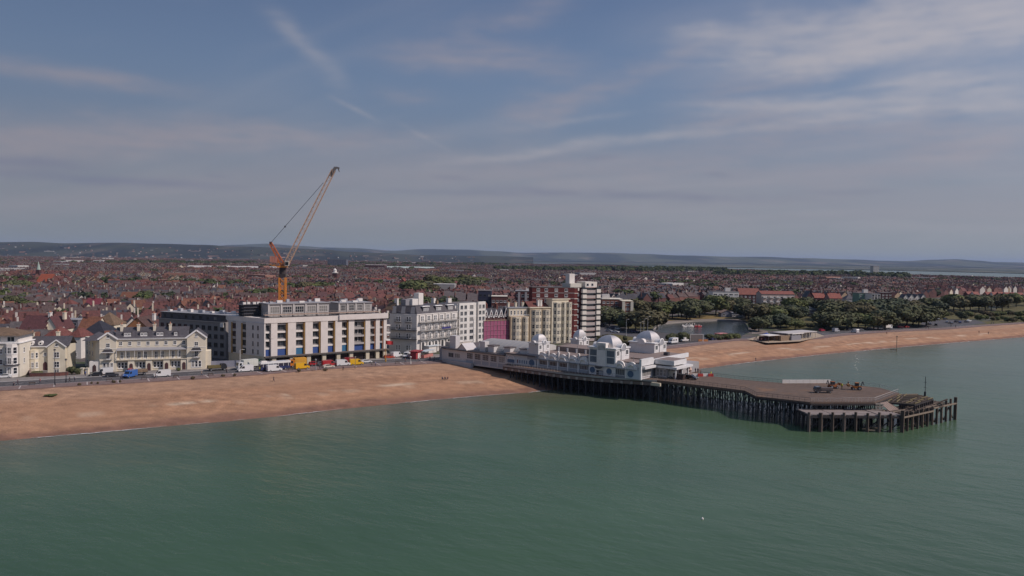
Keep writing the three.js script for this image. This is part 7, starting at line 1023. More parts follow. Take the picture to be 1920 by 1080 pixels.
const DRIVE = {
  car(o, m, est) { const W = 0.86; mb().profile([[-2.1, 0.35], [2.1, 0.35], [2.15, 0.62], [2.0, 0.8], [1.05, 0.95], [-2.1, 1.0], [-2.18, 0.7]], -W, W).build('body', m, o);
    const roof = est ? [[1.05, 0.95], [0.35, 1.46], [-1.9, 1.47], [-2.1, 1.0]] : [[1.05, 0.95], [0.35, 1.44], [-1.0, 1.44], [-1.9, 1.0]]; mb().profile(roof, -W + 0.1, W - 0.1).build('cabin', m, o);
    mb().quad([0.98, 1.0, 0.64], [0.98, 1.0, -0.64], [0.42, 1.41, -0.6], [0.42, 1.41, 0.6]).build('windscreen', GLASS, o, [0.02, 0.015, 0]); for (const k of [-1, 1]) { const e = est ? -1.85 : -1.5; mb().profile([[0.9, 1.0], [0.36, 1.38], [est ? -1.8 : -0.98, 1.38], [e, 1.02]], k > 0 ? W - 0.1 : -W + 0.07, k > 0 ? W - 0.07 : -W + 0.1).build('side_window', GLASS, o); mb().cbox(2.1, 0.6, k * 0.6, 0.1, 0.14, 0.34).build('headlight', LAMPGLASS, o); mb().cbox(-2.14, 0.7, k * 0.68, 0.08, 0.16, 0.24).build('tail_light', TAIL, o); }
    for (const x of [-1.3, 1.32]) for (const z of [-0.78, 0.78]) wheel(o, x, z); },
  van(o, m) { const W = 0.98; mb().profile([[-2.6, 0.4], [2.6, 0.4], [2.65, 0.9], [2.45, 1.15], [1.75, 1.35], [1.25, 2.2], [1.0, 2.38], [-2.5, 2.42], [-2.62, 2.2]], -W, W).build('body', m, o); mb().quad([1.74, 1.4, 0.8], [1.74, 1.4, -0.8], [1.28, 2.16, -0.76], [1.28, 2.16, 0.76]).build('windscreen', GLASS, o, [0.03, 0.012, 0]);
    for (const k of [-1, 1]) { const z = k > 0 ? [W + 0.002, W + 0.03] : [-W - 0.03, -W - 0.002]; mb().profile([[1.6, 1.35], [1.2, 2.08], [0.5, 2.1], [0.5, 1.35]], ...z).build('side_window', GLASS, o); mb().cbox(2.58, 0.85, k * 0.72, 0.12, 0.25, 0.34).build('headlight', LAMPGLASS, o); mb().cbox(-2.62, 0.9, k * 0.88, 0.08, 0.4, 0.16).build('tail_light', TAIL, o); } mb().box(2.5, 2.7, 0.36, 0.62, -W + 0.03, W - 0.03).build('bumper', TYRE, o); for (const x of [-1.6, 1.75]) for (const z of [-0.86, 0.86]) wheel(o, x, z, 0.36, 0.25); },
  lorry(o, m, body, L = 7.5, H = 3.5) { const W = 1.2; mb().profile([[L / 2 - 1.9, 0.6], [L / 2, 0.6], [L / 2, 1.6], [L / 2 - 0.25, 2.75], [L / 2 - 1.9, 2.8]], -W, W).build('cab', m, o); mb().box(-L / 2, L / 2 - 2.0, 1.05, H, -W - 0.05, W + 0.05).build('box_body', body, o); mb().box(-L / 2, L / 2 - 0.2, 0.6, 1.04, -0.5, 0.5).build('chassis', TYRE, o); mb().quad([L / 2 + 0.01, 1.62, 1], [L / 2 + 0.01, 1.62, -1], [L / 2 - 0.22, 2.65, -1], [L / 2 - 0.22, 2.65, 1]).build('windscreen', GLASS, o, [0.02, 0, 0]); for (const k of [-1, 1]) { mb().box(L / 2 - 1.3, L / 2 - 0.45, 1.6, 2.5, k > 0 ? W + 0.002 : -W - 0.03, k > 0 ? W + 0.03 : -W - 0.002).build('side_window', GLASS, o); mb().cbox(L / 2 + 0.02, 0.85, k * 0.9, 0.08, 0.25, 0.35).build('headlight', LAMPGLASS, o); } for (const x of [-L / 2 + 1.3, L / 2 - 1.1]) for (const z of [-1.05, 1.05]) wheel(o, x, z, 0.46, 0.3); },
  coach(o, m, low) { const W = 1.25, L = 5.4; mb().box(-L, L, 0.5, 1.5, -W, W).build('lower_body', low, o); mb().box(-L, L, 1.5, 2.6, -W + 0.04, W - 0.04).build('window_band', mat(0.03, 0.03, 0.05, { roughness: 0.15 }), o); mb().box(-L - 0.05, L + 0.05, 2.6, 3.3, -W, W).build('roof', m, o); for (let i = 0; i < 6; i++) for (const k of [-1, 1]) mb().cbox(-4.6 + i * 1.85, 1.5, k * (W - 0.02), 0.14, 1.1, 0.05).build('pillar', m, o); mb().box(-L + 0.4, -L + 2.4, 3.3, 3.6, -0.7, 0.7).build('roof_unit', WHITE, o); mb().quad([L + 0.01, 1.3, 1.1], [L + 0.01, 1.3, -1.1], [L + 0.01, 2.6, -1.1], [L + 0.01, 2.6, 1.1]).build('windscreen', GLASS, o); for (const x of [-3.4, 3.6]) for (const z of [-1.1, 1.1]) wheel(o, x, z, 0.48, 0.3); },
  flatbed(o, m, load) { const W = 1.15; mb().profile([[1.3, 0.6], [3.2, 0.6], [3.2, 1.5], [2.8, 2.3], [1.4, 2.35]], -W, W).build('cab', m, o); mb().box(-3.3, 1.2, 0.85, 1.05, -W, W).build('bed', TYRE, o); mb().box(-3.2, 1.1, 1.05, 1.9, -W + 0.1, W - 0.1).build('load', load, o); mb().box(1.2, 1.32, 1.05, 2.4, -W, W).build('headboard', DARKTRIM, o); for (const k of [-1, 1]) { mb().box(1.75, 2.7, 1.5, 2.15, k > 0 ? W + 0.002 : -W - 0.03, k > 0 ? W + 0.03 : -W - 0.002).build('side_window', GLASS, o); mb().cbox(3.2, 0.8, k * 0.8, 0.08, 0.22, 0.3).build('headlight', LAMPGLASS, o); } mb().quad([3.2, 1.52, 1], [3.2, 1.52, -1], [2.83, 2.25, -1], [2.83, 2.25, 1]).build('windscreen', GLASS, o, [0.02, 0.01, 0]); for (const x of [-2.2, 2.3]) for (const z of [-0.98, 0.98]) wheel(o, x, z, 0.42, 0.28); },
  loader(o, m) { mb().box(-1.7, 1.2, 0.7, 1.5, -0.8, 0.8).build('body', m, o); mb().box(-0.9, 0.4, 1.5, 2.7, -0.65, 0.65).build('cab', DARKTRIM, o); mb().box(-0.95, 0.45, 2.7, 2.8, -0.75, 0.75).build('cab_roof', m, o); for (const k of [-1, 1]) mb().box(-0.7, 0.25, 1.7, 2.6, k > 0 ? 0.652 : -0.68, k > 0 ? 0.68 : -0.652).build('cab_window', GLASS, o); for (const k of [-0.5, 0.5]) mb().bar([0.6, 1.4, k], [2.6, 1.9, k], 0.16).build('arm', m, o); mb().profile([[2.4, 1.3], [3.2, 1.3], [3.4, 2.1], [2.6, 2.2]], -0.95, 0.95).build('bucket', paint(0.25, 0.12, 0.04), o); mb().bar([-1.7, 1.4, 0], [-2.4, 3.3, 0], 0.28).bar([-2.4, 3.3, 0], [-2.9, 1.8, 0], 0.22).build('boom', DARKTRIM, o); for (const [x, r] of [[-1.1, 0.72], [1.2, 0.5]]) for (const z of [-0.85, 0.85]) wheel(o, x, z, r, 0.4); },
  camper(o, m) { mb().profile([[-2.9, 0.5], [2.9, 0.5], [2.95, 1.1], [1.9, 1.6], [2.3, 2.1], [1.9, 2.9], [-2.8, 2.9], [-2.95, 1.2]], -1.1, 1.1).build('body', m, o); mb().quad([2.0, 1.62, 0.95], [2.0, 1.62, -0.95], [2.26, 2.05, -0.95], [2.26, 2.05, 0.95]).build('windscreen', GLASS, o, [0.06, 0, 0]); for (const k of [-1, 1]) for (const x of [-1.6, 0.4]) mb().box(x, x + 1.1, 1.5, 2.2, k > 0 ? 1.102 : -1.13, k > 0 ? 1.13 : -1.102).build('side_window', GLASS, o); for (const x of [-1.7, 1.9]) for (const z of [-0.95, 0.95]) wheel(o, x, z, 0.38, 0.26); },
};
const roadTurn = (P) => { const i = nearestOn(coastLine, P)[2], a = coastLine[Math.max(0, i - 3)], b = coastLine[Math.min(coastLine.length - 1, i + 4)]; return Math.atan2(-(b[1] - a[1]), b[0] - a[0]); };
function vehicle(kind, px, py, label, category, args, { y = 4.39, turn, flip = false, dt = 0, group, size = 1 } = {}) { const P = G(px, py, y), o = thing({ car: 'parked_car', van: 'parked_van', lorry: 'box_lorry', coach: 'coach', flatbed: 'flatbed_lorry', loader: 'loader', camper: 'camper_van' }[kind], label, category, [P[0], y, P[1]], (turn ?? roadTurn(P)) + (flip ? Math.PI : 0) + dt, group); DRIVE[kind](o, ...args); o.scale.setScalar(size); return o; }
const cW = carPaint(0.66, 0.65, 0.63), cK = carPaint(0.02, 0.02, 0.024), cG = carPaint(0.10, 0.105, 0.115), cR = carPaint(0.38, 0.02, 0.025), cB = carPaint(0.04, 0.12, 0.36), cY = carPaint(0.68, 0.36, 0.008), cO = carPaint(0.55, 0.17, 0.02), cS = carPaint(0.36, 0.36, 0.37), cN = carPaint(0.02, 0.03, 0.10), cC = carPaint(0.55, 0.50, 0.42);
vehicle('car', 8, 709, 'white car at the left edge of the road', 'car', [cW, false], { flip: true });
vehicle('car', 179, 705.5, 'small dark hatchback parked before the left gable of the long terrace', 'car', [cK, true], { flip: true });
vehicle('van', 196, 702.5, 'white van parked on the pavement behind two dark cars', 'van', [cW], { y: 4.5, flip: true });
vehicle('car', 210, 706, 'dark estate car parked right of the small dark hatchback', 'car', [carPaint(0.035, 0.036, 0.045), true], {});
vehicle('van', 244, 707.5, 'bright blue van parked before the long terrace', 'van', [cB], { flip: true, dt: 0.9 });
vehicle('flatbed', 257, 703, 'small red flatbed behind the bright blue van', 'lorry', [cR, BUFFBRICK], { flip: true, y: 4.45 });
vehicle('van', 304, 706.5, 'white van driving left along the road below the long terrace', 'van', [cW], { flip: true });
vehicle('flatbed', 407, 694.5, 'long dark lorry with a yellow load in the shade of the dark wing', 'lorry', [cK, paint(0.14, 0.11, 0.04)], {});
vehicle('lorry', 463, 692, 'white box lorry parked at the left corner of the white block', 'lorry', [cW, paint(0.62, 0.63, 0.58)], { flip: true, dt: 0.15 });
vehicle('van', 460, 697, 'white van in front of the white box lorry', 'van', [cW], { flip: true });
vehicle('coach', 515, 694, 'white and navy coach parked before the white block', 'coach', [cW, cN], {});
vehicle('van', 514, 696.5, 'white van standing in front of the navy coach', 'van', [cW], {});
vehicle('lorry', 557, 687.5, 'orange yellow box lorry behind the bright yellow van', 'lorry', [cO, paint(0.60, 0.30, 0.03), 6.5, 3.3], { flip: true });
vehicle('van', 566, 692, 'bright yellow van, the left and bigger of the two yellow vans', 'van', [cY], {});
vehicle('car', 590, 685, 'dark red car between the yellow van and the red vans', 'car', [cR, true], {});
vehicle('car', 604, 684.5, 'grey car parked between the dark red car and the red van', 'car', [cG, false], {});
vehicle('van', 617, 687, 'red van left of the white van before the white block', 'van', [cR], {});
vehicle('car', 616, 690, 'pale cream low car in front of the red van', 'car', [cC, false], {});
vehicle('van', 643, 686, 'white van between the red van and the right yellow van', 'van', [cW], {});
vehicle('van', 658, 681.5, 'dark red van behind the right yellow van', 'van', [carPaint(0.25, 0.02, 0.03)], {});
vehicle('van', 668, 684.5, 'yellow van, the right and smaller of the two yellow vans', 'van', [carPaint(0.66, 0.38, 0.01)], {});
vehicle('car', 687, 680.5, 'white car right of the right yellow van', 'car', [cW, false], {});
vehicle('car', 730, 672, 'orange red car near the yellow flagpole', 'car', [carPaint(0.5, 0.07, 0.03), true], {});
vehicle('van', 743, 670, 'white van in the side street left of the mansard hotel', 'van', [cW], { dt: 0.5 });
vehicle('van', 764, 670.5, 'white van at the corner before the mansard hotel', 'van', [cW], { dt: 0.8, flip: true });
vehicle('lorry', 482, 687, 'dark green skip lorry between the white lorry and the coach', 'lorry', [cK, paint(0.03, 0.10, 0.06), 5.5, 2.8], { dt: 1.2 });
vehicle('van', 1252, 707.5, 'cream van on the pier beside the pavilion end', 'van', [cC], { y: 7, turn: PIER_TURN, flip: true });
{ const P = G(1274, 711, 7), o = thing('skip_container', 'dark brown open skip on the pier beside the cream van', 'skip', [P[0], 7, P[1]], PIER_TURN); mb().profile([[-1.5, 0.1], [1.5, 0.1], [1.9, 1.7], [-1.9, 1.7]], -0.9, 0.9).build('body', mat(0.05, 0.03, 0.028, { roughness: 0.9 }), o); mb().box(-1.95, 1.95, 1.7, 1.8, -0.95, 0.95).build('rim', TYRE, o); }
vehicle('car', 1296, 711, 'dark car with a bright lamp on the pier right of the skip', 'car', [cK, true], { y: 7, turn: PIER_TURN });
vehicle('flatbed', 1543, 736.5, 'dark pickup lorry on the wide pier head', 'lorry', [carPaint(0.035, 0.033, 0.036), paint(0.10, 0.08, 0.08)], { y: 7, turn: 0.05, flip: true, size: 0.82 });
vehicle('loader', 1562, 728.5, 'orange loader behind the dark pickup on the pier head', 'digger', [paint(0.30, 0.09, 0.02)], { y: 7, turn: 0.2, size: 0.8 });
vehicle('loader', 1605, 731, 'orange yellow loader with raised boom, right one on the pier head', 'digger', [paint(0.38, 0.13, 0.02)], { y: 7, turn: Math.PI - 0.15, size: 0.8 });
{ const P = G(1292, 704, 7), o = thing('cement_mixer', 'pale cement mixer beside the arched door of the pavilion end', 'mixer', [P[0], 7, P[1]], 0.4); mb().cyl(0, 1.2, 0, 0.5, 1.0, 0.8, 10).cyl(0, 2.0, 0, 1.0, 0.5, 1.0, 10).build('drum', paint(0.62, 0.45, 0.38), o); mb().box(-1.2, 1.2, 0.5, 0.8, -0.6, 0.6).bar([-0.7, 0.8, 0], [-0.7, 1.8, 0], 0.2).bar([0.7, 0.8, 0], [0.7, 1.8, 0], 0.2).build('frame', paint(0.4, 0.3, 0.26), o); for (const x of [-0.8, 0.8]) for (const z of [-0.6, 0.6]) wheel(o, x, z, 0.3, 0.16); }
{ const P = G(1316, 705.5, 7), o = thing('road_barrier', 'red and white barriers stacked on the pier beyond the pavilion', 'barrier', [P[0], 7, P[1]], 0.1); for (let i = 0; i < 4; i++) mb().profile([[-0.9, 0], [0.9, 0], [0.85, 0.9], [-0.85, 0.9]], -0.2, 0.2).build('barrier', i % 2 ? paint(0.5, 0.05, 0.04) : WHITE, o, [-2.4 + i * 1.8, 0, (i % 2) * 0.3]); }
vehicle('camper', 1262, 644, 'white camper van at the top of the beach right of the pier domes', 'camper van', [cW], { flip: true, y: 4.5 });
{ const P = G(1284, 641, 4.5), o = thing('boat_trailer', 'small white boat on a trailer right of the camper van', 'boat', [P[0], 4.5, P[1]], 0.4); mb().profile([[-2, 0.6], [1.6, 0.6], [2.2, 1.3], [-2, 1.3]], -0.75, 0.75).build('hull', WHITE, o); mb().box(-0.6, 0.6, 1.3, 2.3, -0.5, 0.5).build('cabin', WHITE, o); mb().box(-2, 2.6, 0.4, 0.55, -0.1, 0.1).build('trailer', LEAD, o); for (const z of [-0.7, 0.7]) wheel(o, -0.3, z, 0.3, 0.16); }
vehicle('car', 1337, 637.5, 'dark blue car left of the red kiosk', 'car', [cN, true], { y: 4.5 });
vehicle('car', 1330, 637, 'silver car at the left of the dark blue car near the red kiosk', 'car', [cS, false], { y: 4.5 });
{ const P = G(1318, 640, 4.5), o = thing('orange_barrier', 'stack of orange barriers on the promenade left of the red kiosk', 'barrier', [P[0], 4.5, P[1]], 0.2); for (let i = 0; i < 3; i++) mb().profile([[-1, 0], [1, 0], [0.9, 1], [-0.9, 1]], -0.2, 0.2).build('barrier', paint(0.5, 0.2, 0.07), o, [-1.6 + i * 1.7, 0, 0]); }
{ const P = G(1306, 640, 4.5), o = thing('goal_frame', 'white posted frame screen on the promenade below the lake', 'frame', [P[0], 4.5, P[1]], 0.1); mb().bar([-3.4, 0, 0], [-3.4, 3.6, 0], 0.18).bar([3.4, 0, 0], [3.4, 3.6, 0], 0.3).bar([-3.4, 3.6, 0], [3.4, 3.6, 0], 0.18).build('frame', WHITE, o); mb().box(-3.3, 3.25, 0.4, 3.5, -0.05, 0.02).build('screen', paint(0.20, 0.17, 0.16), o); }
vehicle('car', 1541, 621, 'red car parked at the end of the beach cafe', 'car', [carPaint(0.45, 0.02, 0.05), true]);
vehicle('van', 1567, 622.5, 'grey van by the park lawn, left of the white box van', 'van', [cS]);
vehicle('van', 1603, 624, 'white box van at the top of the beach below the park wood', 'van', [cW], { dt: 1.2 });
vehicle('car', 1592, 619.5, 'dark car left of the white box van', 'car', [cK, true]); vehicle('car', 1614, 620, 'dark grey car right of the white box van', 'car', [cG, true]);
vehicle('car', 1630, 617, 'silver white car on the road under the trees', 'car', [cS, false]); vehicle('lorry', 1664, 617, 'white box lorry on the road below the park wood', 'lorry', [cW, WHITE, 6.5, 3]);
vehicle('car', 1689, 615, 'red car right of the white box lorry, left of its pair', 'car', [cR, true]); vehicle('car', 1700, 614.5, 'red car, right of its pair below the park wood', 'car', [carPaint(0.46, 0.03, 0.02), false]);
const lot = [[1745, 601, cG, 'dark grey'], [1752, 600.5, cN, 'navy'], [1758, 600, cW, 'white'], [1773, 599.5, cK, 'black'], [1776, 605, cS, 'silver'], [1783, 607, cG, 'dark grey'], [1794, 604.5, cK, 'black'], [1800, 606, cN, 'navy'], [1812, 604.5, cG, 'dark grey'], [1817, 603, cW, 'white'], [1755, 610.5, cK, 'black'], [1742, 609, cK, 'black']];
lot.forEach(([x, y, c, n], i) => vehicle('car', x, y, `${n} car in the seafront car park, ${['leftmost of the back row', 'second from the left in the back row', 'third from the left in the back row', 'rightmost of the back row', 'first of the middle row', 'second of the middle row', 'third of the middle row', 'fourth of the middle row', 'beside the last white car', 'rightmost in the middle row', 'nearest the beach, right one', 'nearest the beach, left one'][i]}`, 'car', [c, i % 2 === 0], { dt: i % 3 * 0.4 }));
[[1124, 608, cG], [1129, 610, cN], [1135, 612, cK], [1141, 613.5, cG], [1150, 615.5, cN], [1160, 617, cW], [1168, 619, cK], [1178, 621, cG], [1190, 622.5, cN]].forEach(([x, y, c], i) => vehicle('car', x, y + 1, ['dark', 'navy', 'black', 'dark grey', 'navy blue', 'white', 'black', 'dark grey', 'navy'][i] + ` car in the parked line along the park road, ${['first', 'second', 'third', 'fourth', 'fifth', 'sixth', 'seventh', 'eighth', 'last'][i]} from the tower block`, 'car', [c, i % 2 > 0], { turn: -0.75, y: 4.34 }));
vehicle('car', 1142, 622, 'silver car on the park road near the tower block', 'car', [cS, false], { turn: -0.6, y: 4.34 }); vehicle('car', 1154, 624, 'white car on the park road behind the near dome', 'car', [cW, false], { turn: -0.5, y: 4.34 });

// ---------- street and beach furniture ----------
function lamp(px, pyBase, pyTop, label, y, head, m = IRON, group) { const P = G(px, pyBase, y), h = heightAt(P, px, pyTop) - y, o = thing('lamp_post', label, 'lamp post', [P[0], y, P[1]], 0, group); mb().cyl(0, 0, 0, 0.14, 0.07, h, 8).cyl(0, 0, 0, 0.22, 0.2, 0.9, 8).build('pole', m, o); if (head === 'lantern') { mb().cyl(0, h, 0, 0.18, 0.34, 0.55, 6).build('lantern', mat(0.25, 0.25, 0.24, { roughness: 0.3 }), o); mb().cyl(0, h + 0.55, 0, 0.42, 0.03, 0.3, 6).build('cap', m, o); } else { mb().bar([0, h, 0], [0.9, h + 0.15, 0], 0.08).build('arm', m, o); mb().cbox(1.1, h + 0.08, 0, 0.9, 0.16, 0.34).build('lamp_head', WHITE, o); } return o; }
lamp(103, 722, 659, 'tall dark lamp post on the promenade left of the villa bushes', 4.5, 'lantern'); lamp(124, 717, 677, 'dark lantern post by the road before the cream villa', 4.5, 'lantern');
lamp(450, 688, 656, 'thin white pole at the hoarding by the dark wing', 4.5, 'arm', WHITE); lamp(506, 695, 636, 'thin dark lamp post before the left corner of the white block', 4.5, 'arm'); lamp(592, 694, 677, 'white topped low lamp post between the yellow and red vans', 4.5, 'lantern', LEAD); lamp(666, 691, 672, 'short lamp post on the promenade before the right yellow van', 4.5, 'lantern', PALETIMBER); lamp(770, 682, 672, 'pale bollard lamp on the promenade near the maroon kiosk', 4.5, 'lantern', WHITE);
const TL = paint(0.42, 0.44, 0.46); [[1124, 628, 591, 'first'], [1135, 612, 579, 'back left'], [1174, 630, 599, 'second'], [1201, 632, 604, 'third'], [1207, 627, 598, 'fourth'], [1214, 632, 594, 'fifth and tallest']].forEach(([x, a, b, n]) => lamp(x, a, b, `tall grey street lamp before the dark park trees, ${n} from the left`, 4.34, 'arm', TL));
{ const P = G(723, 678, 4.5), o = thing('flagpole', 'yellow flagpole with a red flag at the right corner of the white block', 'flagpole', [P[0], 4.5, P[1]]), h = heightAt(P, 723, 638) - 4.5; mb().cyl(0, 0, 0, 0.12, 0.07, h, 8).cyl(0, 0, 0, 0.3, 0.3, 1.2, 8).build('pole', paint(0.48, 0.28, 0.05), o); const f = mb(), n = 8; for (let i = 0; i < n; i++) { const q = (t, y) => [t * 2.9, y - 0.3 * t, 0.25 * Math.sin(t * 6)]; f.quad(q(i / n, h - 1.5), q((i + 1) / n, h - 1.5), q((i + 1) / n, h - 0.1), q(i / n, h - 0.1)); } f.build('flag', mat(0.5, 0.04, 0.04, { side: THREE.DoubleSide }), o); }
{ const P = G(1681, 656, 0.8), o = thing('groyne_marker', 'tall thin timber marker post at the water edge right of the pier', 'post', [P[0], 0, P[1]]), h = heightAt(P, 1681, 632); mb().bar([0, -1, 0], [0, h, 0], 0.24).build('post', PALETIMBER, o); mb().cbox(0, h, 0, 0.7, 0.6, 0.3).build('top_mark', PALETIMBER, o); mb().bar([-3.5, 1.0, 0.4], [0.2, 0.7, -0.3], 0.35).build('beam', DARKTIMBER, o); }
for (const [x, y, a, n] of [[1284, 613.5, 0.3, 'white swan pedal boat, leftmost on the boating lake'], [1289, 613.2, -0.4, 'white swan pedal boat, second on the boating lake'], [1294, 613.4, 0.1, 'white swan pedal boat, tallest in the middle of the lake'], [1299, 613.2, 0.5, 'white swan pedal boat beside the red ones'], [1306, 613.3, 0, 'red pedal boat, left of its pair on the lake'], [1311, 613.3, 0.4, 'red pedal boat, right of its pair on the lake']]) {
  const P = G(x, y, 3.6), red = n.startsWith('red'), m = red ? paint(0.5, 0.05, 0.06) : WHITE, o = thing('pedal_boat', n, 'pedal boat', [P[0], 3.6, P[1]], a); mb().profile([[-1.4, 0.1], [1.1, 0.1], [1.7, 0.7], [1.2, 0.8], [-1.5, 0.9]], -0.75, 0.75).build('hull', m, o); if (red) { mb().box(-0.9, 0.2, 0.8, 1.5, -0.5, 0.5).build('seat', paint(0.55, 0.35, 0.3), o); mb().profile([[1.1, 0.7], [1.7, 0.7], [1.5, 1.2]], -0.4, 0.4).build('bow', WHITE, o); } else { const c = new THREE.CatmullRomCurve3([[1.2, 0.6, 0], [1.55, 1.3, 0], [1.15, 1.9, 0], [1.3, 2.35, 0], [1.75, 2.3, 0]].map((q) => new THREE.Vector3(...q))); part('neck', new THREE.TubeGeometry(c, 14, 0.17, 7), m, o); mb().cyl(1.8, 2.2, 0, 0.12, 0.02, 0.3, 6).build('beak', paint(0.6, 0.25, 0.03), o); mb().profile([[-1.5, 0.8], [-0.1, 0.8], [-1.2, 1.7], [-1.7, 1.4]], -0.7, -0.5).profile([[-1.5, 0.8], [-0.1, 0.8], [-1.2, 1.7], [-1.7, 1.4]], 0.5, 0.7).build('wings', m, o); }
}
{ const P = G(1317, 974, 0), o = thing('buoy', 'tiny white buoy alone on the open water below the pier', 'buoy', [P[0], 0, P[1]]); mb().cyl(0, -0.2, 0, 0.22, 0.22, 0.4, 10).cyl(0, 0.2, 0, 0.22, 0.08, 0.2, 10).build('float', WHITE, o); }
for (const [x, y, w, n] of [[95, 738, 22, 'patch of dark green weed lying alone on the upper beach at the left'], [149, 722.5, 6, 'dark low plant at the beach top below the villa, first from the left'], [172, 720, 4, 'dark low plant at the beach top, second from the left'], [183, 720, 5, 'dark low plant at the beach top, third from the left'], [213, 718, 7, 'dark low plant at the beach top, fourth from the left'], [225, 717, 6, 'dark low plant at the beach top, fifth from the left'], [362, 710, 9, 'low plant at the beach top below the right gable of the terrace'], [418, 706, 8, 'low plant at the beach top left of the coach'], [440, 705, 7, 'dark low plant at the beach top below the white lorry'], [560, 697, 8, 'dark low plant at the beach top below the yellow van'], [610, 694.5, 9, 'dark low plant at the beach top below the red van']]) { const P = G(x, y, 4.45), m = -P[1] / FOCAL; tree(P, w > 15 ? 0.7 : 1.0, w * m, w > 15 ? 'light' : 'brown', n, undefined, { shrub: true, name: 'shrub', y: w > 15 ? 3.75 : 4.3 }); }

for (const [x, y, n] of [[60, 722, 'first'], [205, 715, 'second'], [270, 711.5, 'third'], [330, 708.5, 'fourth'], [395, 704.5, 'fifth'], [545, 694, 'sixth'], [700, 684, 'seventh'], [745, 682, 'last']]) { const P = G(x, y, 4.5), o = thing('park_bench', `dark promenade bench facing the sea, ${n} of eight from the left`, 'bench', [P[0], 4.5, P[1]], roadTurn(P), 'benches along the promenade'); for (let k = 0; k < 3; k++) mb().box(-0.9, 0.9, 0.42, 0.46, -0.2 + k * 0.15, -0.08 + k * 0.15).build('slat', TIMBER, o); for (let k = 0; k < 2; k++) mb().box(-0.9, 0.9, 0.6 + k * 0.17, 0.73 + k * 0.17, -0.27, -0.23).build('back_slat', TIMBER, o); for (const e of [-0.75, 0.75]) mb().box(e - 0.04, e + 0.04, 0, 0.9, -0.3, -0.22).box(e - 0.04, e + 0.04, 0, 0.42, 0.16, 0.22).build('leg', IRON, o); }
// ---------- people ----------
const BONES = (pose) => {
  const J = { stand: { hip: 0.92, spine: [0, 1.42, 0], legs: [[0.1, 0.5, 0.01, 0.11, 0.06, -0.02], [-0.1, 0.5, 0.01, -0.11, 0.06, -0.02]], arms: [[0.24, 1.12, 0.0, 0.26, 0.86, 0.08], [-0.24, 1.12, 0.0, -0.26, 0.86, 0.08]] }, walk: { hip: 0.9, spine: [0, 1.4, 0.05], legs: [[0.1, 0.5, 0.2, 0.1, 0.07, 0.28], [-0.1, 0.48, 0.04, -0.1, 0.12, -0.36]], arms: [[0.23, 1.12, -0.14, 0.24, 0.9, -0.06], [-0.23, 1.12, 0.1, -0.24, 0.92, 0.28]] }, sit: { hip: 0.16, spine: [0, 0.66, -0.1], legs: [[0.13, 0.46, 0.38, 0.14, 0.07, 0.6], [-0.13, 0.44, 0.36, -0.16, 0.07, 0.62]], arms: [[0.26, 0.4, 0.04, 0.18, 0.42, 0.3], [-0.26, 0.38, -0.1, -0.3, 0.12, -0.16]] } }[pose];
  const [sx, sy, sz] = J.spine, h = J.hip, B = [];
  B.push([[0, h, 0], [sx, sy - 0.06, sz], 0.15, 0.17, 'top'], [[-0.13, sy - 0.03, sz], [0.13, sy - 0.03, sz], 0.085, 0.085, 'top'], [[-0.07, h, 0], [0.07, h, 0], 0.13, 0.13, 'legs']);
  for (const [kx, ky, kz, fx, fy, fz] of J.legs) B.push([[Math.sign(kx) * 0.09, h - 0.02, 0], [kx, ky, kz], 0.09, 0.062, 'legs'], [[kx, ky, kz], [fx, fy, fz], 0.06, 0.042, 'legs'], [[fx, fy - 0.02, fz - 0.03], [fx * 1.1, fy - 0.03, fz + 0.17], 0.045, 0.035, 'shoe']);
  for (const [ex, ey, ez, wx, wy, wz] of J.arms) B.push([[Math.sign(ex) * 0.19, sy - 0.03, sz], [ex, ey, ez], 0.055, 0.042, 'top'], [[ex, ey, ez], [wx, wy, wz], 0.04, 0.03, 'skin'], [[wx, wy, wz], [wx, wy - 0.1, wz + 0.03], 0.035, 0.025, 'skin']);
  B.push([[sx, sy, sz], [sx, sy + 0.14, sz + 0.02], 0.055, 0.05, 'skin'], [[sx, sy + 0.2, sz + 0.02], [sx, sy + 0.25, sz + 0.015], 0.088, 0.098, 'skin'], [[sx, sy + 0.26, sz - 0.012], [sx, sy + 0.3, sz - 0.01], 0.095, 0.09, 'hair'], [[sx, sy + 0.2, sz + 0.11], [sx, sy + 0.23, sz + 0.105], 0.018, 0.014, 'skin']);
  return B;
};
const bodyCache = {};
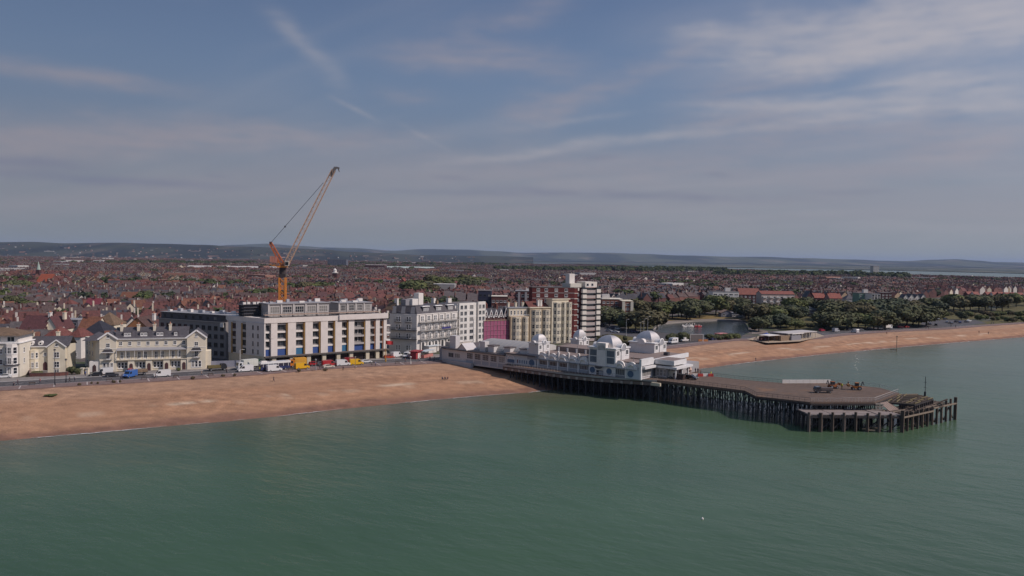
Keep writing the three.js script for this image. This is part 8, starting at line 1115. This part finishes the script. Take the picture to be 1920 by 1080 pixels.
function bodyOf(pose) {
  if (bodyCache[pose]) return bodyCache[pose];
  const B = BONES(pose), n = 64, mc = new MarchingCubes(n, new THREE.MeshBasicMaterial(), false, false, 60000), span = 1.0, v = new THREE.Vector3(), cy = pose === 'sit' ? 0.55 : 0.9;
  const dist = (p, b) => { const [a, c, r0, r1] = b, dx = c[0] - a[0], dy = c[1] - a[1], dz = c[2] - a[2], t = Math.min(1, Math.max(0, ((p[0] - a[0]) * dx + (p[1] - a[1]) * dy + (p[2] - a[2]) * dz) / (dx * dx + dy * dy + dz * dz))); return Math.hypot(p[0] - a[0] - dx * t, p[1] - a[1] - dy * t, p[2] - a[2] - dz * t) - mixv(r0, r1, t); };
  const half = n / 2;
  for (let k = 0; k < n; k++) for (let j = 0; j < n; j++) for (let i = 0; i < n; i++) { const p = [(i - half) / half * span, (j - half) / half * span + cy, (k - half) / half * span]; let s = 0; for (const b of B) s += Math.exp(-dist(p, b) * 42); mc.field[i + j * n + k * n * n] = Math.log(Math.max(1e-9, s)) / 42; }
  mc.isolation = 0; mc.update(); const c = mc.count ?? mc.geometry.drawRange.count, pos = Array.from(mc.positionArray.slice(0, c * 3)), nor = Array.from(mc.normalArray.slice(0, c * 3)), kind = [];
  for (let i = 0; i < c; i++) { pos[i * 3] *= span; pos[i * 3 + 1] = pos[i * 3 + 1] * span + cy; pos[i * 3 + 2] *= span; const p = [pos[i * 3], pos[i * 3 + 1], pos[i * 3 + 2]]; let best = 1e9, w = ''; for (const b of B) { const d = dist(p, b); if (d < best) { best = d; w = b[4]; } } kind.push(w); }
  return (bodyCache[pose] = { pos, nor, kind });
}
function person(px, py, y, pose, turn, top, legs, label, group) {
  const P = G(px, py, y), b = bodyOf(pose), g = new THREE.BufferGeometry(), col = []; const C = { top, legs, skin: [0.42, 0.25, 0.18], hair: pick([[0.03, 0.02, 0.015], [0.12, 0.07, 0.04], [0.05, 0.03, 0.02]]), shoe: [0.04, 0.035, 0.035] };
  for (const k of b.kind) col.push(...C[k]); g.setAttribute('position', new THREE.Float32BufferAttribute(b.pos, 3)); g.setAttribute('normal', new THREE.Float32BufferAttribute(b.nor, 3)); g.setAttribute('color', new THREE.Float32BufferAttribute(col, 3));
  const o = thing('person', label, 'person', [P[0], y, P[1]], turn, group); part('body', g, mat(1, 1, 1, { vertexColors: true, roughness: 0.9 }), o); return o;
}
function groundY(px, py) { let y = 4.3; const P0 = G(px, py, 2.5); for (let k = 0; k < 6; k++) { const P = G(px, py, y), ds = nearestOn(shoreFine, P)[0], dt = nearestOn(topFine, P)[0], t = ds / (ds + dt); y = t < 0.33 ? mixv(0, 2.35, t / 0.33) : mixv(2.35, 4.3, (t - 0.33) / 0.67); } return y; }
const onBeach = (px, py, ...a) => person(px, py, groundY(px, py) + 0.02, ...a);
onBeach(829.5, 711, 'sit', 0.6, [0.06, 0.06, 0.10], [0.04, 0.04, 0.06], 'person in dark clothes sitting on the shingle, leftmost of three left of the pier'); onBeach(834.5, 711, 'sit', 0.2, [0.05, 0.04, 0.05], [0.06, 0.06, 0.08], 'person in black sitting on the shingle, middle of three left of the pier'); onBeach(839.5, 711, 'sit', -0.5, [0.16, 0.05, 0.05], [0.05, 0.05, 0.07], 'person in dark red sitting on the shingle, right of three left of the pier');
onBeach(513, 715.5, 'walk', 1.2, [0.03, 0.03, 0.04], [0.03, 0.03, 0.05], 'person in black walking alone on the upper beach below the coach'); onBeach(643.5, 694.8, 'walk', -1.0, [0.04, 0.03, 0.04], [0.04, 0.04, 0.05], 'person in dark clothes at the beach top below the white van');
onBeach(1417, 677, 'stand', 0.4, [0.03, 0.03, 0.05], [0.05, 0.05, 0.07], 'person in dark clothes standing near the waterline right of the pier'); onBeach(1835.5, 625, 'walk', 1.4, [0.08, 0.04, 0.04], [0.03, 0.03, 0.04], 'person in brown walking on the right beach, left of two'); onBeach(1853, 627, 'stand', 0, [0.12, 0.05, 0.03], [0.05, 0.04, 0.04], 'person in a rust top standing on the right beach, right of two'); onBeach(1662.5, 627, 'walk', 1.3, [0.2, 0.06, 0.03], [0.05, 0.04, 0.05], 'person in an orange brown top walking below the white box lorry');
person(160, 705, 4.5, 'stand', 0, [0.05, 0.10, 0.25], [0.04, 0.05, 0.10], 'person in blue standing at the cream gate piers'); person(26, 723, 4.5, 'sit', 0.3, [0.03, 0.03, 0.05], [0.03, 0.03, 0.04], 'person in black sitting on the promenade edge at the far left'); person(33, 722, 4.5, 'walk', 1.5, [0.04, 0.03, 0.05], [0.03, 0.03, 0.05], 'person in dark clothes walking on the promenade at the far left'); person(131, 716.5, 4.5, 'walk', -1.4, [0.05, 0.05, 0.06], [0.03, 0.03, 0.04], 'person in grey walking by the lantern post before the villa');
person(1333, 705.5, 7.0, 'stand', 0.5, [0.45, 0.5, 0.04], [0.05, 0.05, 0.08], 'worker in a yellow vest standing on the far side of the pier beyond the pavilion'); person(1578.5, 729, 7.0, 'stand', -0.6, [0.5, 0.52, 0.03], [0.12, 0.11, 0.03], 'worker in a yellow vest between the two loaders on the pier head'); person(1590.5, 725.5, 7.0, 'stand', 0.2, [0.02, 0.02, 0.03], [0.02, 0.02, 0.03], 'person in black standing beyond the yellow vest on the pier head'); person(1304, 699, 7.0, 'stand', 0.2, [0.03, 0.03, 0.05], [0.03, 0.03, 0.04], 'person in black beyond the pavilion end, left of two'); person(1308.5, 699, 7.0, 'stand', -0.3, [0.06, 0.03, 0.04], [0.03, 0.03, 0.05], 'person in dark clothes beyond the pavilion end, right of two');
person(786, 678, 4.5, 'walk', 1.0, [0.3, 0.28, 0.3], [0.05, 0.05, 0.1], 'person in a pale top walking below the maroon kiosk'); person(806, 676, 4.5, 'stand', 0, [0.3, 0.05, 0.05], [0.08, 0.05, 0.06], 'person in a red top by the awning stall'); person(814, 676.5, 4.5, 'walk', 2, [0.05, 0.05, 0.08], [0.05, 0.05, 0.06], 'person in dark blue right of the awning stall'); person(425, 700, 4.5, 'stand', 0, [0.05, 0.05, 0.06], [0.04, 0.04, 0.05], 'person in dark clothes on the pavement left of the white lorry'); person(487, 696.5, 4.45, 'stand', 0.4, [0.4, 0.42, 0.05], [0.05, 0.06, 0.06], 'worker in a yellow vest beside the navy coach');
[[1736, 616, 'walk', [0.15, 0.06, 0.08], 'in a plum top'], [1741, 618, 'stand', [0.05, 0.05, 0.06], 'in black'], [1783, 613, 'walk', [0.06, 0.05, 0.08], 'in navy'], [1792, 614, 'stand', [0.1, 0.08, 0.07], 'in brown'], [1859, 608, 'walk', [0.05, 0.05, 0.07], 'in dark blue'], [1863, 608, 'walk', [0.3, 0.28, 0.27], 'in a pale top']].forEach(([x, y, p, c, n], i) => person(x, y, 4.5, p, i, c, [0.05, 0.05, 0.07], `person ${n} on the right promenade, ${['first', 'second', 'third', 'fourth', 'fifth', 'last'][i]} from the left`));
for (let i = 0; i < 10; i++) person(1414 + i * 2.3, 640 - (i % 3) * 2, 4.62, i % 2 ? 'stand' : 'walk', i, pick([[0.05, 0.05, 0.1], [0.2, 0.08, 0.1], [0.06, 0.05, 0.05], [0.25, 0.22, 0.22], [0.05, 0.06, 0.14]]), [0.06, 0.06, 0.1], `person among the crowd left of the beach cafe, ${ORD[i]} from the left`, 'crowd on the cafe terrace');

[[75, 719.5, 'walk', 1.4, [0.3, 0.1, 0.1], 'in a red top left of the tall lamp post'], [140, 714, 'stand', 0, [0.3, 0.3, 0.32], 'in a pale top right of the lantern post'], [228, 712.5, 'walk', -1.4, [0.06, 0.07, 0.12], 'in navy below the blue van'], [291, 710, 'walk', 1.4, [0.1, 0.09, 0.09], 'in grey below the white van'], [378, 705, 'walk', 1.3, [0.25, 0.2, 0.15], 'in a tan coat below the end of the terrace'], [600, 692.5, 'walk', -1.3, [0.05, 0.05, 0.06], 'in black below the red vans'], [704, 686, 'stand', 0.5, [0.2, 0.22, 0.3], 'in pale blue near the right yellow van'], [760, 680, 'walk', 1.2, [0.12, 0.05, 0.06], 'in maroon left of the maroon kiosk']].forEach(([x, y, p, t, c, n]) => person(x, y, 4.5, p, t, c, [0.05, 0.05, 0.08], `person ${n} on the promenade`));
scene.traverse((o) => { if (o.isMesh) { o.castShadow = true; o.receiveShadow = true; } });
renderer.render(scene, camera);
